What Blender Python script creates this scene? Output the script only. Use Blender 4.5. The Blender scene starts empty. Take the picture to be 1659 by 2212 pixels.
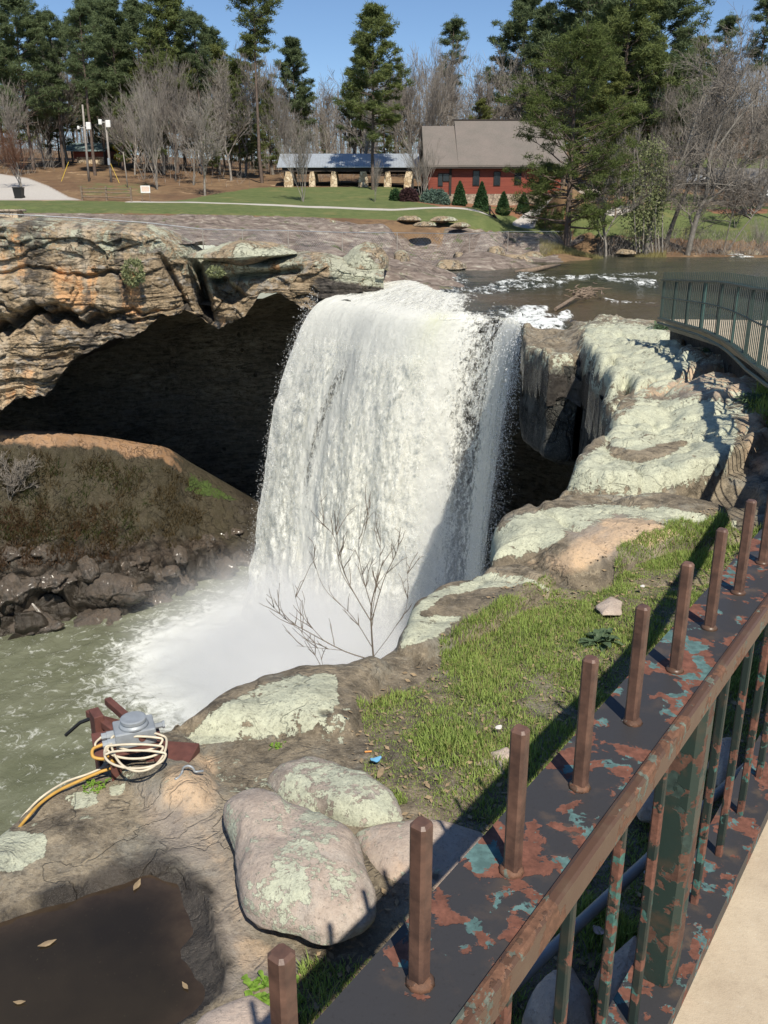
import bpy, bmesh, math, random
import numpy as np
from mathutils import Vector, Matrix
random.seed(7); RNG = np.random.default_rng(7)
SC = bpy.context.scene
# ---------------------------------------------------------------- camera, sky, sun, exposure
F, CX, CY, TH = 1912.0, 829.5, 1106.0, math.radians(18.9)      # focal length and picture centre in traced pixels (1659 x 2212)
CT, ST = math.cos(TH), math.sin(TH)
cd = bpy.data.cameras.new('camera'); cam = bpy.data.objects.new('camera', cd); SC.collection.objects.link(cam)
cd.sensor_fit = 'VERTICAL'; cd.sensor_height = 36; cd.sensor_width = 27; cd.lens = 36 * F / 2212
cd.clip_start = .05; cd.clip_end = 3000
cam.rotation_euler = (math.pi / 2 - TH, 0, 0); SC.camera = cam
SUN_AZ, SUN_EL = math.radians(17.0), math.radians(50.0)
SV = Vector((math.sin(SUN_AZ) * math.cos(SUN_EL), -math.cos(SUN_AZ) * math.cos(SUN_EL), math.sin(SUN_EL)))
w = bpy.data.worlds.new('World'); SC.world = w; w.use_nodes = True
wn = w.node_tree.nodes; sky = wn.new('ShaderNodeTexSky'); sky.sky_type = 'NISHITA'; sky.sun_disc = False
sky.sun_elevation = SUN_EL; sky.sun_rotation = math.pi - SUN_AZ; sky.altitude = 1500; sky.air_density = 1.0; sky.dust_density = .0; sky.ozone_density = 5.0
w.node_tree.links.new(sky.outputs[0], wn['Background'].inputs[0]); wn['Background'].inputs[1].default_value = 0.095
sd_ = bpy.data.lights.new('sun', 'SUN'); sd_.energy = 4.7; sd_.angle = math.radians(.5); sd_.color = (1, .93, .80)
so = bpy.data.objects.new('sun', sd_); so.rotation_euler = SV.to_track_quat('Z', 'Y').to_euler(); SC.collection.objects.link(so)
SC.view_settings.view_transform = 'Standard'; SC.view_settings.look = 'None'; SC.view_settings.gamma = 1; SC.view_settings.exposure = 0.28
SC.cycles.volume_bounces = 3; SC.cycles.transparent_max_bounces = 24; SC.cycles.max_bounces = 8; SC.cycles.caustics_reflective = False
SC.cycles.volume_step_rate = 2.0

# ---------------------------------------------------------------- helpers
def ray(x, y):
    u = (x - CX) / F; v = (CY - y) / F
    return np.array([u, CT + v * ST, -ST + v * CT])
def atY(x, y, Y): r = ray(x, y); return r * (Y / r[1])
def atZ(x, y, Z): r = ray(x, y); return r * (Z / r[2])
def proj(P):
    P = np.asarray(P, float); d = np.maximum(P[..., 1] * CT - P[..., 2] * ST, .05); up = P[..., 1] * ST + P[..., 2] * CT
    return CX + F * P[..., 0] / d, CY - F * up / d
def _h(i, j, k, s):
    n = (i * 73856093) ^ (j * 19349663) ^ (k * 83492791) ^ (s * 2654435761)
    n = (n ^ (n >> 13)) & 0xffffffff; n = (n * 1274126177) & 0xffffffff; n = n ^ (n >> 16)
    return (n & 0xffffff) / float(0xffffff)
def vnoise(p, s=0):
    i = np.floor(p).astype(np.int64); f = p - i; f = f * f * (3 - 2 * f); r = 0
    for a in (0, 1):
        for b in (0, 1):
            for c in (0, 1):
                r = r + _h(i[:, 0] + a, i[:, 1] + b, i[:, 2] + c, s) * (f[:, 0] if a else 1 - f[:, 0]) * (f[:, 1] if b else 1 - f[:, 1]) * (f[:, 2] if c else 1 - f[:, 2])
    return r * 2 - 1
def fbm(p, o=4, s=0, sc=1.0, g=.5):
    p = np.asarray(p, float) * sc; r = 0; a = 1; t = 0
    for k in range(o): r = r + a * vnoise(p, s + k * 17); t += a; a *= g; p = p * 2.03 + 11.3
    return r / t
def worley(p, s=0, sc=1.0):
    p = np.asarray(p, float) * sc; i = np.floor(p).astype(np.int64); f1 = np.full(len(p), 9.); f2 = f1.copy(); idv = f1 * 0
    for a in (-1, 0, 1):
        for b in (-1, 0, 1):
            for c in (-1, 0, 1):
                q = i + np.array([a, b, c]); h = _h(q[:, 0], q[:, 1], q[:, 2], s)
                o = np.stack([h, _h(q[:, 0], q[:, 1], q[:, 2], s + 1), _h(q[:, 0], q[:, 1], q[:, 2], s + 2)], 1)
                d = np.linalg.norm(q + o - p, axis=1); m = d < f1
                f2 = np.where(m, f1, np.minimum(f2, d)); f1 = np.where(m, d, f1); idv = np.where(m, h, idv)
    return f1, f2, idv
def p3(x, y, z=0): return np.stack([x, y, np.zeros_like(x) + z], 1)
def sstep(a, b, x): t = np.clip((x - a) / (b - a), 0, 1); return t * t * (3 - 2 * t)
def sdist(x, y, poly):                      # signed distance, positive inside
    poly = np.asarray(poly, float); d = np.full(x.shape, 1e9); ins = np.zeros(x.shape, bool); n = len(poly)
    for k in range(n):
        ax, ay = poly[k]; bx, by = poly[(k + 1) % n]; ex, ey = bx - ax, by - ay
        t = np.clip(((x - ax) * ex + (y - ay) * ey) / (ex * ex + ey * ey + 1e-12), 0, 1)
        d = np.minimum(d, (x - ax - t * ex) ** 2 + (y - ay - t * ey) ** 2)
        c = ((ay > y) != (by > y)) & (x < ex * (y - ay) / (ey if ey else 1e-12) + ax); ins ^= c
    return np.where(ins, 1, -1) * np.sqrt(d)
def pmask(P, poly, soft=8.0):               # mask of a traced outline on a surface's points
    x, y = proj(P); return sstep(-soft, soft, sdist(x, y, poly))
C = SC.collection
def tag(o, label=None, cat=None, group=None, kind=None):
    if label: o['label'] = label
    if cat: o['category'] = cat
    if group: o['group'] = group
    if kind: o['kind'] = kind
    return o
def empty(name, loc=(0, 0, 0), label=None, cat=None, group=None):
    o = bpy.data.objects.new(name, None); o.empty_display_size = .1; o.location = Vector([float(c) for c in loc]); C.objects.link(o); return tag(o, label, cat, group)
def mk(name, V, Fc, m, parent=None, smooth=False, mask=None, uv=None):
    V = np.asarray(V, np.float32); me = bpy.data.meshes.new(name)
    if isinstance(Fc, np.ndarray):
        k = Fc.shape[1]; me.vertices.add(len(V)); me.vertices.foreach_set('co', V.ravel())
        me.loops.add(Fc.size); me.loops.foreach_set('vertex_index', Fc.astype(np.int32).ravel())
        me.polygons.add(len(Fc)); me.polygons.foreach_set('loop_start', np.arange(0, Fc.size, k, dtype=np.int32))
        me.update(calc_edges=True)
    else: me.from_pydata(V.tolist(), [], [tuple(int(i) for i in f) for f in Fc])
    if smooth: me.polygons.foreach_set('use_smooth', [True] * len(me.polygons))
    if mask is not None:
        a = me.color_attributes.new('mask', 'FLOAT_COLOR', 'POINT'); a.data.foreach_set('color', np.asarray(mask, np.float32).ravel())
    if uv is not None:
        l = me.uv_layers.new(name='UVMap'); idx = np.empty(len(me.loops), np.int32); me.loops.foreach_get('vertex_index', idx)
        l.data.foreach_set('uv', np.asarray(uv, np.float32)[idx].ravel())
    me.materials.append(m); me.update()
    o = bpy.data.objects.new(name, me); C.objects.link(o)
    if parent is not None: o.parent = parent
    return o
def grid_faces(nr, nc, keep=None):
    r, c = np.meshgrid(np.arange(nr - 1), np.arange(nc - 1), indexing='ij'); a = (r * nc + c).ravel()
    f = np.stack([a, a + 1, a + nc + 1, a + nc], 1)
    if keep is not None: f = f[keep[f].all(1)]
    return f
class MB:
    def __init__(s): s.V = []; s.F = []; s.n = 0
    def add(s, V, Fc):
        V = np.asarray(V, float); s.V.append(V); s.F += [tuple(int(i) + s.n for i in f) for f in Fc]; s.n += len(V); return s
    def box(s, c, size, rot=None, bev=0.0):
        hx, hy, hz = [q / 2 for q in size]; R = np.array(rot) if rot is not None else np.eye(3)
        if bev <= 0:
            v = np.array([[a * hx, b * hy, d * hz] for a in (-1, 1) for b in (-1, 1) for d in (-1, 1)])
            f = [(0, 1, 3, 2), (4, 6, 7, 5), (0, 4, 5, 1), (2, 3, 7, 6), (0, 2, 6, 4), (1, 5, 7, 3)]
            return s.add(v @ R.T + np.asarray(c, float), f)
        bm = bmesh.new(); bmesh.ops.create_cube(bm, size=1); bmesh.ops.scale(bm, vec=size, verts=bm.verts)
        bmesh.ops.bevel(bm, geom=bm.edges[:], offset=bev, segments=2, affect='EDGES', profile=.5)
        bm.verts.index_update(); v = np.array([list(q.co) for q in bm.verts]); f = [[q.index for q in p.verts] for p in bm.faces]; bm.free()
        return s.add(v @ R.T + np.asarray(c, float), f)
    def tube(s, pts, rad, n=8, cap=True):
        pts = np.asarray(pts, float); rad = np.broadcast_to(np.asarray(rad, float), (len(pts),)); V = []
        T = np.gradient(pts, axis=0); T /= np.linalg.norm(T, axis=1)[:, None] + 1e-9
        up = np.array([0, 0, 1.]) if abs(T[0][2]) < .9 else np.array([1., 0, 0]); a = np.cross(T[0], up)
        for k in range(len(pts)):
            a = a - T[k] * np.dot(a, T[k]); a /= np.linalg.norm(a) + 1e-9; b = np.cross(T[k], a)
            for j in range(n): q = 2 * math.pi * j / n; V.append(pts[k] + rad[k] * (math.cos(q) * a + math.sin(q) * b))
        f = [(k * n + j, k * n + (j + 1) % n, (k + 1) * n + (j + 1) % n, (k + 1) * n + j) for k in range(len(pts) - 1) for j in range(n)]
        if cap: f += [tuple(range(n))[::-1], tuple((len(pts) - 1) * n + j for j in range(n))]
        return s.add(V, f)
    def prism(s, poly, z0, z1):             # poly in XY
        n = len(poly); V = [(p[0], p[1], z0) for p in poly] + [(p[0], p[1], z1) for p in poly]
        return s.add(V, [tuple(range(n))[::-1], tuple(range(n, 2 * n))] + [(k, (k + 1) % n, n + (k + 1) % n, n + k) for k in range(n)])
    def build(s, name, m, parent=None, smooth=False, off=None):
        V = np.concatenate(s.V)
        if off is not None: V = V - np.asarray(off, float)
        return mk(name, V, s.F, m, parent, smooth)
def rotz(a): c, s = math.cos(a), math.sin(a); return np.array([[c, -s, 0], [s, c, 0], [0, 0, 1.]])
def spline(pts, n):                          # Catmull-Rom through points
    pts = np.asarray(pts, float); P = np.vstack([2 * pts[0] - pts[1], pts, 2 * pts[-1] - pts[-2]]); out = []
    m = len(pts) - 1
    for q in np.linspace(0, m - 1e-6, n):
        k = int(q); t = q - k; a, b, c, d = P[k:k + 4]
        out.append(.5 * ((2 * b) + (c - a) * t + (2 * a - 5 * b + 4 * c - d) * t * t + (3 * b - a - 3 * c + d) * t ** 3))
    return np.array(out)

# ---------------------------------------------------------------- materials
class NM:
    def __init__(s, name):
        s.m = bpy.data.materials.new(name); s.m.use_nodes = True; s.t = s.m.node_tree; s.b = s.t.nodes['Principled BSDF']; s.out = s.t.nodes['Material Output']; s._tc = None
    def N(s, t, **k):
        n = s.t.nodes.new(t)
        for a, v in k.items(): setattr(n, a, v)
        return n
    def L(s, a, b): s.t.links.new(a, b)
    def S(s, sock, v):
        if isinstance(v, bpy.types.NodeSocket): s.L(v, sock)
        elif isinstance(v, (tuple, list)) and len(v) == 3 and sock.type == 'RGBA': sock.default_value = (*v, 1)
        else: sock.default_value = v
    def co(s, kind='Object', scale=(1, 1, 1)):
        if s._tc is None: s._tc = s.N('ShaderNodeTexCoord')
        if scale == (1, 1, 1): return s._tc.outputs[kind]
        mp = s.N('ShaderNodeMapping'); mp.inputs['Scale'].default_value = scale; s.L(s._tc.outputs[kind], mp.inputs[0]); return mp.outputs[0]
    def noise(s, sc, det=4, rough=.55, dist=0, v=None):
        n = s.N('ShaderNodeTexNoise'); n.inputs['Scale'].default_value = sc; n.inputs['Detail'].default_value = det; n.inputs['Roughness'].default_value = rough; n.inputs['Distortion'].default_value = dist
        s.L(v if v is not None else s.co(), n.inputs['Vector']); return n.outputs[0]
    def vor(s, sc, feat='F1', v=None, out=0):
        n = s.N('ShaderNodeTexVoronoi', feature=feat); n.inputs['Scale'].default_value = sc; s.L(v if v is not None else s.co(), n.inputs['Vector']); return n.outputs[out]
    def ramp(s, f, stops):
        n = s.N('ShaderNodeValToRGB'); e = n.color_ramp.elements
        while len(e) < len(stops): e.new(.5)
        for q, (p, c) in zip(e, stops): q.position = p; q.color = (*c, 1) if isinstance(c, tuple) else (c, c, c, 1)
        s.L(f, n.inputs[0]); return n.outputs[0]
    def mix(s, f, a, b, mode='MIX'):
        n = s.N('ShaderNodeMix', data_type='RGBA', blend_type=mode); s.S(n.inputs[0], f); s.S(n.inputs[6], a); s.S(n.inputs[7], b); return n.outputs[2]
    def ma(s, op, a, b=0.0, clamp=False):
        n = s.N('ShaderNodeMath', operation=op, use_clamp=clamp); s.S(n.inputs[0], a); s.S(n.inputs[1], b); return n.outputs[0]
    def thr(s, f, lo, hi):
        n = s.N('ShaderNodeMapRange', clamp=True); s.S(n.inputs[0], f); n.inputs[1].default_value = lo; n.inputs[2].default_value = hi; return n.outputs[0]
    def masks(s):
        a = s.N('ShaderNodeAttribute', attribute_name='mask'); sp = s.N('ShaderNodeSeparateColor'); s.L(a.outputs[0], sp.inputs[0]); return sp.outputs[0], sp.outputs[1], sp.outputs[2], a.outputs['Alpha']
    def bump(s, h, st=.5, d=.02, prev=None):
        n = s.N('ShaderNodeBump'); n.inputs['Strength'].default_value = st; n.inputs['Distance'].default_value = d; s.L(h, n.inputs['Height'])
        if prev is not None: s.L(prev, n.inputs['Normal'])
        return n.outputs[0]
    def fin(s, col, rough=.8, nrm=None, metal=0, spec=None):
        s.S(s.b.inputs['Base Color'], col); s.S(s.b.inputs['Roughness'], rough); s.b.inputs['Metallic'].default_value = metal
        if nrm is not None: s.L(nrm, s.b.inputs['Normal'])
        if spec is not None: s.b.inputs['Specular IOR Level'].default_value = spec
        return s.m
def simple(name, c, rough=.7, var=.25, sc=8, bump=0, metal=0, c2=None):
    k = NM(name); n = k.noise(sc, 5, .6); d = c2 or tuple(q * (1 - var) for q in c)
    nr = k.bump(k.noise(sc * 4, 4), .5, bump) if bump else None
    return k.fin(k.ramp(n, [(.3, d), (.7, tuple(min(1, q * (1 + var * .6)) for q in c))]), rough, nr, metal)
def rockmat(name, sc=1.0, c1=(.16, .125, .10), c2=(.30, .24, .19), lich=(.50, .55, .41), org=(.62, .36, .19), dark=(.035, .03, .025), aux=(.42, .36, .31), bd=.03, strat=1.0, wetr=.25, crack=0., grey=(.215, .20, .18)):
    # mask: R lichen, G orange stain, B darker tone (wet, soil, recesses; shade painted into undercuts), A auxiliary colour
    k = NM(name); R, G, B, A = k.masks(); v = k.co('Object', (1, 1, strat))
    big = k.noise(.9 * sc, 5, .6, .4, v); mid = k.noise(5 * sc, 6, .68, .3, v); fine = k.noise(38 * sc, 6, .78, 0, v)
    base = k.mix(k.thr(big, .35, .65), c1, c2)
    base = k.mix(k.thr(k.noise(1.7 * sc, 5, .65, .8, v), .52, .60), base, grey)
    base = k.mix(k.thr(mid, .46, .66), base, tuple(q * .50 for q in c1))
    n14 = k.noise(13 * sc, 7, .8, .2); base = k.mix(k.ma('MULTIPLY', k.thr(n14, .54, .62), .5), base, tuple(q * .42 for q in c1)); base = k.mix(k.ma('MULTIPLY', k.thr(n14, .46, .38), .45), base, tuple(min(.9, q * 1.35) for q in c2))
    # auxiliary pale / pink rock
    base = k.mix(k.ma('MULTIPLY', A, k.thr(k.ma('ADD', mid, k.ma('MULTIPLY', fine, .5)), .45, .95)), base, aux)
    base = k.mix(k.ma('MULTIPLY', A, .55), base, aux)
    og = k.thr(k.ma('ADD', G, k.ma('MULTIPLY', k.ma('SUBTRACT', k.noise(2.3 * sc, 5, .65, .5, v), .5), 1.7)), .35, .75)
    base = k.mix(k.ma('MULTIPLY', og, .85), base, k.mix(k.thr(mid, .35, .7), org, tuple(q * .7 + .08 for q in org)))
    # crusty lichen with broken rims
    ln = k.ma('ADD', k.ma('MULTIPLY', k.noise(3.2 * sc, 8, .72, .6), .62), k.ma('MULTIPLY', k.noise(17 * sc, 4, .7, .4), .38))
    lf = k.ma('ADD', k.ma('SUBTRACT', R, .5), k.ma('MULTIPLY', k.ma('SUBTRACT', ln, .5), 3.8))
    lm = k.ma('MULTIPLY', k.thr(lf, 0.0, .07), k.thr(R, .02, .1))
    lc = k.mix(k.thr(k.noise(11 * sc, 7, .75), .32, .68), tuple(q * .70 for q in lich), tuple(min(1, q * 1.12) for q in lich))
    lc = k.mix(k.thr(k.noise(60 * sc, 3, .8), .56, .70), lc, tuple(q * .45 for q in lich))
    base = k.mix(k.ma('MULTIPLY', lm, .93), base, lc)
    pit = k.ma('MULTIPLY', k.ma('SUBTRACT', 1.0, k.thr(k.ma('ADD', k.vor(2.6 * sc, 'F1'), k.ma('MULTIPLY', k.noise(12 * sc, 3), .12)), .13, .19)), k.thr(k.noise(.7 * sc, 2), .50, .56)); base = k.mix(k.ma('MULTIPLY', pit, .85), base, tuple(q * .3 for q in c1))
    sp = k.ma('MULTIPLY', k.thr(fine, .53, .66), .6); base = k.mix(sp, base, tuple(q * .4 for q in c1))
    sp2 = k.ma('MULTIPLY', k.thr(k.noise(85 * sc, 4, .8), .44, .34), .4); base = k.mix(sp2, base, (.46, .42, .36))
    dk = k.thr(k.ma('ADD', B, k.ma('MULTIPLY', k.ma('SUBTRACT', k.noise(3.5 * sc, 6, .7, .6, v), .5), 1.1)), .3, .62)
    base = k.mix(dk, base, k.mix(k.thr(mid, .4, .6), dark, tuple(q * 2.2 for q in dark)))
    rg = k.ma('SUBTRACT', .9, k.ma('MULTIPLY', dk, .9 - wetr))
    h = k.ma('ADD', k.ma('MULTIPLY', mid, 1.0), k.ma('ADD', k.ma('MULTIPLY', fine, .35), k.ma('SUBTRACT', k.ma('MULTIPLY', lm, .18), k.ma('MULTIPLY', pit, .8))))
    if crack:
        nz = k.N('ShaderNodeTexNoise'); nz.inputs['Scale'].default_value = 1.3 * sc; nz.inputs['Detail'].default_value = 6; k.L(v, nz.inputs[0]); wv = k.mix(.45 / max(sc, .4) if sc > 1 else .75, v, nz.outputs[1], 'ADD')
        def rid(scl, w_, vv): return k.ma('SUBTRACT', 1.0, k.thr(k.ma('ABSOLUTE', k.ma('SUBTRACT', k.noise(scl, 4, .55, .6, vv), .5)), 0, w_))
        cr = k.ma('MULTIPLY', k.ma('MULTIPLY', rid(1.3 * sc, .012, v), k.thr(k.noise(.8 * sc, 2), .42, .55)), crack); cr2 = k.ma('MULTIPLY', k.ma('MULTIPLY', rid(3.2 * sc, .016, v), k.thr(big, .45, .55)), crack * .8); cr3 = k.ma('MULTIPLY', k.ma('MULTIPLY', rid(2.2 * sc, .014, k.co('Object', (1, 1, .45))), k.thr(mid, .48, .6)), crack * .7); cr = k.ma('MAXIMUM', k.ma('MAXIMUM', cr, cr2), cr3)
        base = k.mix(k.ma('MULTIPLY', cr, .8), base, tuple(q * .25 for q in c1)); h = k.ma('SUBTRACT', h, k.ma('MULTIPLY', cr, .9))
    nb = k.bump(h, .9, bd)
    return k.fin(base, rg, nb, 0, .35)
def flakemat(name, base=(.042, .041, .043), rust=(.25, .085, .05), teal=(.10, .30, .30), amt=.0, sc=16.0, grime=(.09, .06, .04), rough=.42):
    k = NM(name); a = k.noise(sc * .45, 3, .5, .35); b = k.noise(sc, 5, .62, .25); c = k.noise(sc * .8, 5, .6, .3, k.co('Object', (1.3, 1, 1)))
    n1 = k.ma('ADD', k.ma('MULTIPLY', a, .6), k.ma('MULTIPLY', b, .4))
    fl = k.thr(n1, .535 - amt, .545 - amt)
    rc = k.ramp(k.noise(sc * 2.2, 5, .7), [(.35, tuple(q * .6 for q in rust)), (.55, rust), (.75, tuple(min(1, q * 1.5) for q in rust))])
    tc = k.mix(k.thr(k.noise(sc * 3, 4), .4, .65), tuple(q * .6 for q in teal), teal)
    inner = k.mix(k.thr(c, .55, .565), rc, tc)
    bc = k.mix(k.thr(k.noise(sc * .7, 4, .6), .5, .7), base, grime); bc = k.mix(k.thr(k.noise(sc * .3, 3), .42, .6), base, bc)
    col = k.mix(fl, bc, inner); col = k.mix(k.ma('MULTIPLY', k.thr(k.noise(sc * 9, 4, .8), .58, .7), .5), col, (.02, .018, .015))
    h = k.ma('SUBTRACT', k.ma('MULTIPLY', k.noise(sc * 6, 4), .3), fl)
    return k.fin(col, k.ma('ADD', rough, k.ma('MULTIPLY', fl, .35)), k.bump(h, .6, .0012), 0, .4)
def foliage(name, c1, c2, sc=.6, rough=.7, tr=.4):
    k = NM(name); n = k.noise(sc, 4, .6); n2 = k.noise(sc * 9, 2)
    col = k.mix(k.thr(n, .35, .65), c1, c2); col = k.mix(k.thr(n2, .3, .7), col, tuple(q * 1.35 for q in c2)); k.S(k.b.inputs['Base Color'], col); k.b.inputs['Roughness'].default_value = rough; k.b.inputs['Specular IOR Level'].default_value = .15
    t = k.N('ShaderNodeBsdfTranslucent'); k.S(t.inputs[0], col); mx = k.N('ShaderNodeMixShader'); mx.inputs[0].default_value = tr
    k.L(k.b.outputs[0], mx.inputs[1]); k.L(t.outputs[0], mx.inputs[2]); k.L(mx.outputs[0], k.out.inputs[0]); return k.m
M = {}
M['ledge'] = rockmat('ledge rock', 1.0, (.17, .14, .10), (.35, .29, .205), (.60, .62, .47), (.68, .48, .30), grey=(.26, .24, .195), bd=.04, crack=.32)
M['boulder'] = rockmat('boulder rock', 2.0, (.27, .24, .205), (.47, .41, .345), (.54, .57, .44), (.64, .43, .28), aux=(.62, .49, .41), bd=.018, grey=(.37, .355, .32))
M['cliff'] = rockmat('cliff rock', .45, (.26, .195, .12), (.52, .39, .25), (.53, .54, .41), (.70, .37, .15), (.05, .043, .036), aux=(.58, .49, .37), bd=.14, strat=2.2, wetr=.6, crack=1.0, grey=(.34, .31, .27))
M['darkcliff'] = rockmat('shaded gorge rock', .3, (.035, .034, .030), (.085, .082, .070), (.26, .29, .24), bd=.2, wetr=.5, crack=.6, grey=(.10, .10, .09))  # base colour darkened to carry the shade of these faces
M['cave'] = rockmat('cave rock', .25, (.20, .17, .125), (.42, .36, .27), bd=.3, strat=4, crack=.6, grey=(.3, .27, .22))
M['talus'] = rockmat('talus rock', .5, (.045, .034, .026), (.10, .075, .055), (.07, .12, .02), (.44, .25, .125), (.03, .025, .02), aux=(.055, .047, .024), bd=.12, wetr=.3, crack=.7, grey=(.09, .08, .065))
M['wet'] = rockmat('wet boulder', .6, (.035, .027, .021), (.10, .07, .047), bd=.10, wetr=.2, crack=.5, grey=(.06, .055, .05))
M['wet'].node_tree.nodes['Principled BSDF'].inputs['Coat Weight'].default_value = .25; M['wet'].node_tree.nodes['Principled BSDF'].inputs['Coat Roughness'].default_value = .15
M['plate'] = flakemat('flaking rail plate', amt=.013, sc=23, rust=(.175, .072, .048), teal=(.11, .205, .20), grime=(.12, .085, .06), rough=.5)
M['edge'] = flakemat('worn rail lip', base=(.10, .055, .035), rust=(.17, .085, .05), teal=(.17, .19, .15), amt=.0, sc=34, grime=(.12, .08, .05), rough=.38)
M['picket'] = simple('rust brown paint', (.15, .08, .055), .48, .35, 30, .0010, 0, (.05, .03, .024))
M['bal'] = flakemat('flaking baluster paint', base=(.018, .03, .026), rust=(.17, .075, .05), teal=(.07, .17, .14), amt=.03, sc=26, rough=.5)
M['post'] = flakemat('green post paint', base=(.026, .044, .036), rust=(.12, .06, .04), teal=(.045, .075, .062), amt=.02, sc=21)
M['iron'] = simple('dark green iron', (.030, .052, .045), .5, .3, 12)
M['teal_iron'] = simple('teal iron', (.05, .11, .10), .5, .3, 9)
k = NM('concrete'); n = k.noise(3, 6, .65); f = k.noise(60, 5, .8)
col = k.ramp(n, [(.3, (.40, .32, .23)), (.6, (.54, .45, .33)), (.8, (.60, .52, .40))]); col = k.mix(k.ma('MULTIPLY', k.thr(f, .55, .75), .45), col, (.22, .17, .12)); col = k.mix(k.ma('MULTIPLY', k.thr(f, .42, .3), .4), col, (.60, .55, .46))
M['concrete'] = k.fin(col, .9, k.bump(f, .5, .004))
M['bark'] = simple('grey bark', (.17, .145, .125), .9, .4, 3, .03); M['palebark'] = simple('pale bark', (.30, .27, .235), .9, .4, 2, .02); M['pinebark'] = simple('pine bark', (.13, .095, .075), .9, .4, 3, .03)
M['twig'] = simple('twig brown', (.25, .22, .19), .9, .3, 2); M['sapling'] = simple('sapling bark', (.16, .125, .095), .7, .3, 20)
M['pine'] = foliage('pine needles', (.07, .095, .04), (.155, .185, .065), .35); M['pine2'] = foliage('blue green pine needles', (.062, .09, .048), (.13, .165, .078), .3)
M['pine3'] = foliage('yellow green pine needles', (.085, .105, .038), (.19, .21, .07), .5)
M['bankpine'] = foliage('river bank pine needles', (.05, .068, .026), (.115, .145, .045), .5); M['shrub'] = foliage('conifer shrub leaves', (.02, .05, .02), (.05, .10, .04), 2); M['bluesh'] = foliage('blue juniper leaves', (.06, .10, .08), (.13, .19, .15), 2); M['purple'] = foliage('purple shrub leaves', (.045, .022, .025), (.09, .05, .05), 2)
M['bark'] = simple('grey bark', (.20, .18, .155), .9, .4, 3, .03); M['white_fl'] = foliage('white blossom', (.42, .46, .33), (.66, .68, .52), 1); M['budleaf'] = foliage('pale spring leaves', (.13, .15, .07), (.25, .27, .14), 1); M['redbud'] = foliage('russet twigs', (.14, .07, .045), (.22, .12, .08), 1)
M['grass'] = foliage('grass blades', (.13, .20, .045), (.27, .35, .095), 2.5, .6, .35); M['drygrass'] = foliage('dry grass', (.20, .18, .08), (.33, .29, .13), 3, .7)
M['weed'] = foliage('weed leaf', (.06, .10, .05), (.11, .16, .09), 9, .5); M['brush'] = foliage('slope brush', (.045, .042, .018), (.085, .062, .032), .7); M['clover'] = foliage('clover leaf', (.10, .19, .03), (.22, .36, .06), 6)
M['tin'] = simple('galvanised tin', (.42, .46, .50), .45, .15, 3, 0, .3); M['bluetin'] = simple('blue green tin', (.20, .27, .27), .5, .2, 2)
M['white'] = simple('white paint', (.75, .75, .73), .5, .1, 3); M['black'] = simple('black plastic', (.012, .012, .012), .5, .2, 4)
M['wood'] = simple('weathered rail', (.20, .15, .11), .85, .35, 6, .005); M['darkwood'] = simple('dark timber', (.035, .026, .022), .85, .3, 3); M['orangewood'] = simple('orange cut timber', (.46, .26, .13), .8, .3, 6)
M['polewood'] = simple('pole timber', (.30, .27, .24), .85, .25, 3); M['drift'] = simple('driftwood', (.21, .155, .11), .85, .4, 4, .01)
k = NM('shingles'); br = k.N('ShaderNodeTexBrick'); br.inputs['Scale'].default_value = 1; br.inputs['Brick Width'].default_value = .9; br.inputs['Row Height'].default_value = .28; br.inputs['Mortar Size'].default_value = .02
k.L(k.co('Object'), br.inputs[0]); k.S(br.inputs[1], (.20, .165, .14)); k.S(br.inputs[2], (.155, .128, .11)); k.S(br.inputs[3], (.10, .085, .075))
M['shingle'] = k.fin(k.mix(k.thr(k.noise(1.5, 5, .7), .35, .7), br.outputs[0], (.19, .16, .14)), .95, k.bump(br.outputs[1], .4, .02))
k = NM('red siding'); wv = k.N('ShaderNodeTexWave', bands_direction='Z', wave_profile='SAW'); wv.inputs['Scale'].default_value = 1.6; k.L(k.co('Object'), wv.inputs[0])
M['siding'] = k.fin(k.mix(k.thr(k.noise(1.2, 5, .6, 0, k.co('Object', (.3, .3, 5))), .3, .7), (.20, .045, .03), (.30, .075, .045)), .7, k.bump(wv.outputs[1], .7, .03))
k = NM('field stone'); vc = k.vor(3.5, 'F1', None, 1); ve = k.thr(k.vor(3.5, 'DISTANCE_TO_EDGE'), 0, .07)
M['stone'] = k.fin(k.mix(ve, (.12, .10, .08), k.mix(k.ma('MULTIPLY', k.thr(vc, .2, .8), 1), (.26, .20, .15), (.46, .38, .29))), .9, k.bump(ve, .6, .04))
k = NM('cream stone'); ve = k.thr(k.vor(2.6, 'DISTANCE_TO_EDGE'), 0, .08); M['creamstone'] = k.fin(k.mix(ve, (.16, .11, .07), k.mix(k.thr(k.vor(2.6, 'F1', None, 1), .2, .8), (.42, .30, .18), (.66, .54, .38))), .9)
M['glass'] = simple('dark glass', (.02, .025, .03), .15, .2, 2); M['asphalt'] = simple('grey road', (.17, .165, .16), .9, .2, 1)
M['grey_metal'] = simple('weathered zinc', (.33, .36, .39), .5, .22, 14, .001, .25); M['steel_rust'] = simple('rusty red steel', (.13, .05, .038), .75, .35, 14, .002)
M['cable_w'] = simple('cream cable', (.62, .55, .42), .5, .2, 20); M['cable_y'] = simple('yellow cable', (.55, .32, .07), .5, .2, 20); M['pvc'] = simple('grey conduit pipe', (.27, .28, .29), .45, .15, 10)
M['blue'] = simple('blue wrapper', (.16, .40, .62), .4, .2, 40); M['orangep'] = simple('orange paper', (.70, .30, .08), .6, .1, 40); M['paper'] = simple('pale paper', (.66, .64, .60), .6, .15, 40); M['pinkp'] = simple('pink paper', (.62, .45, .45), .6, .15, 40)
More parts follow.
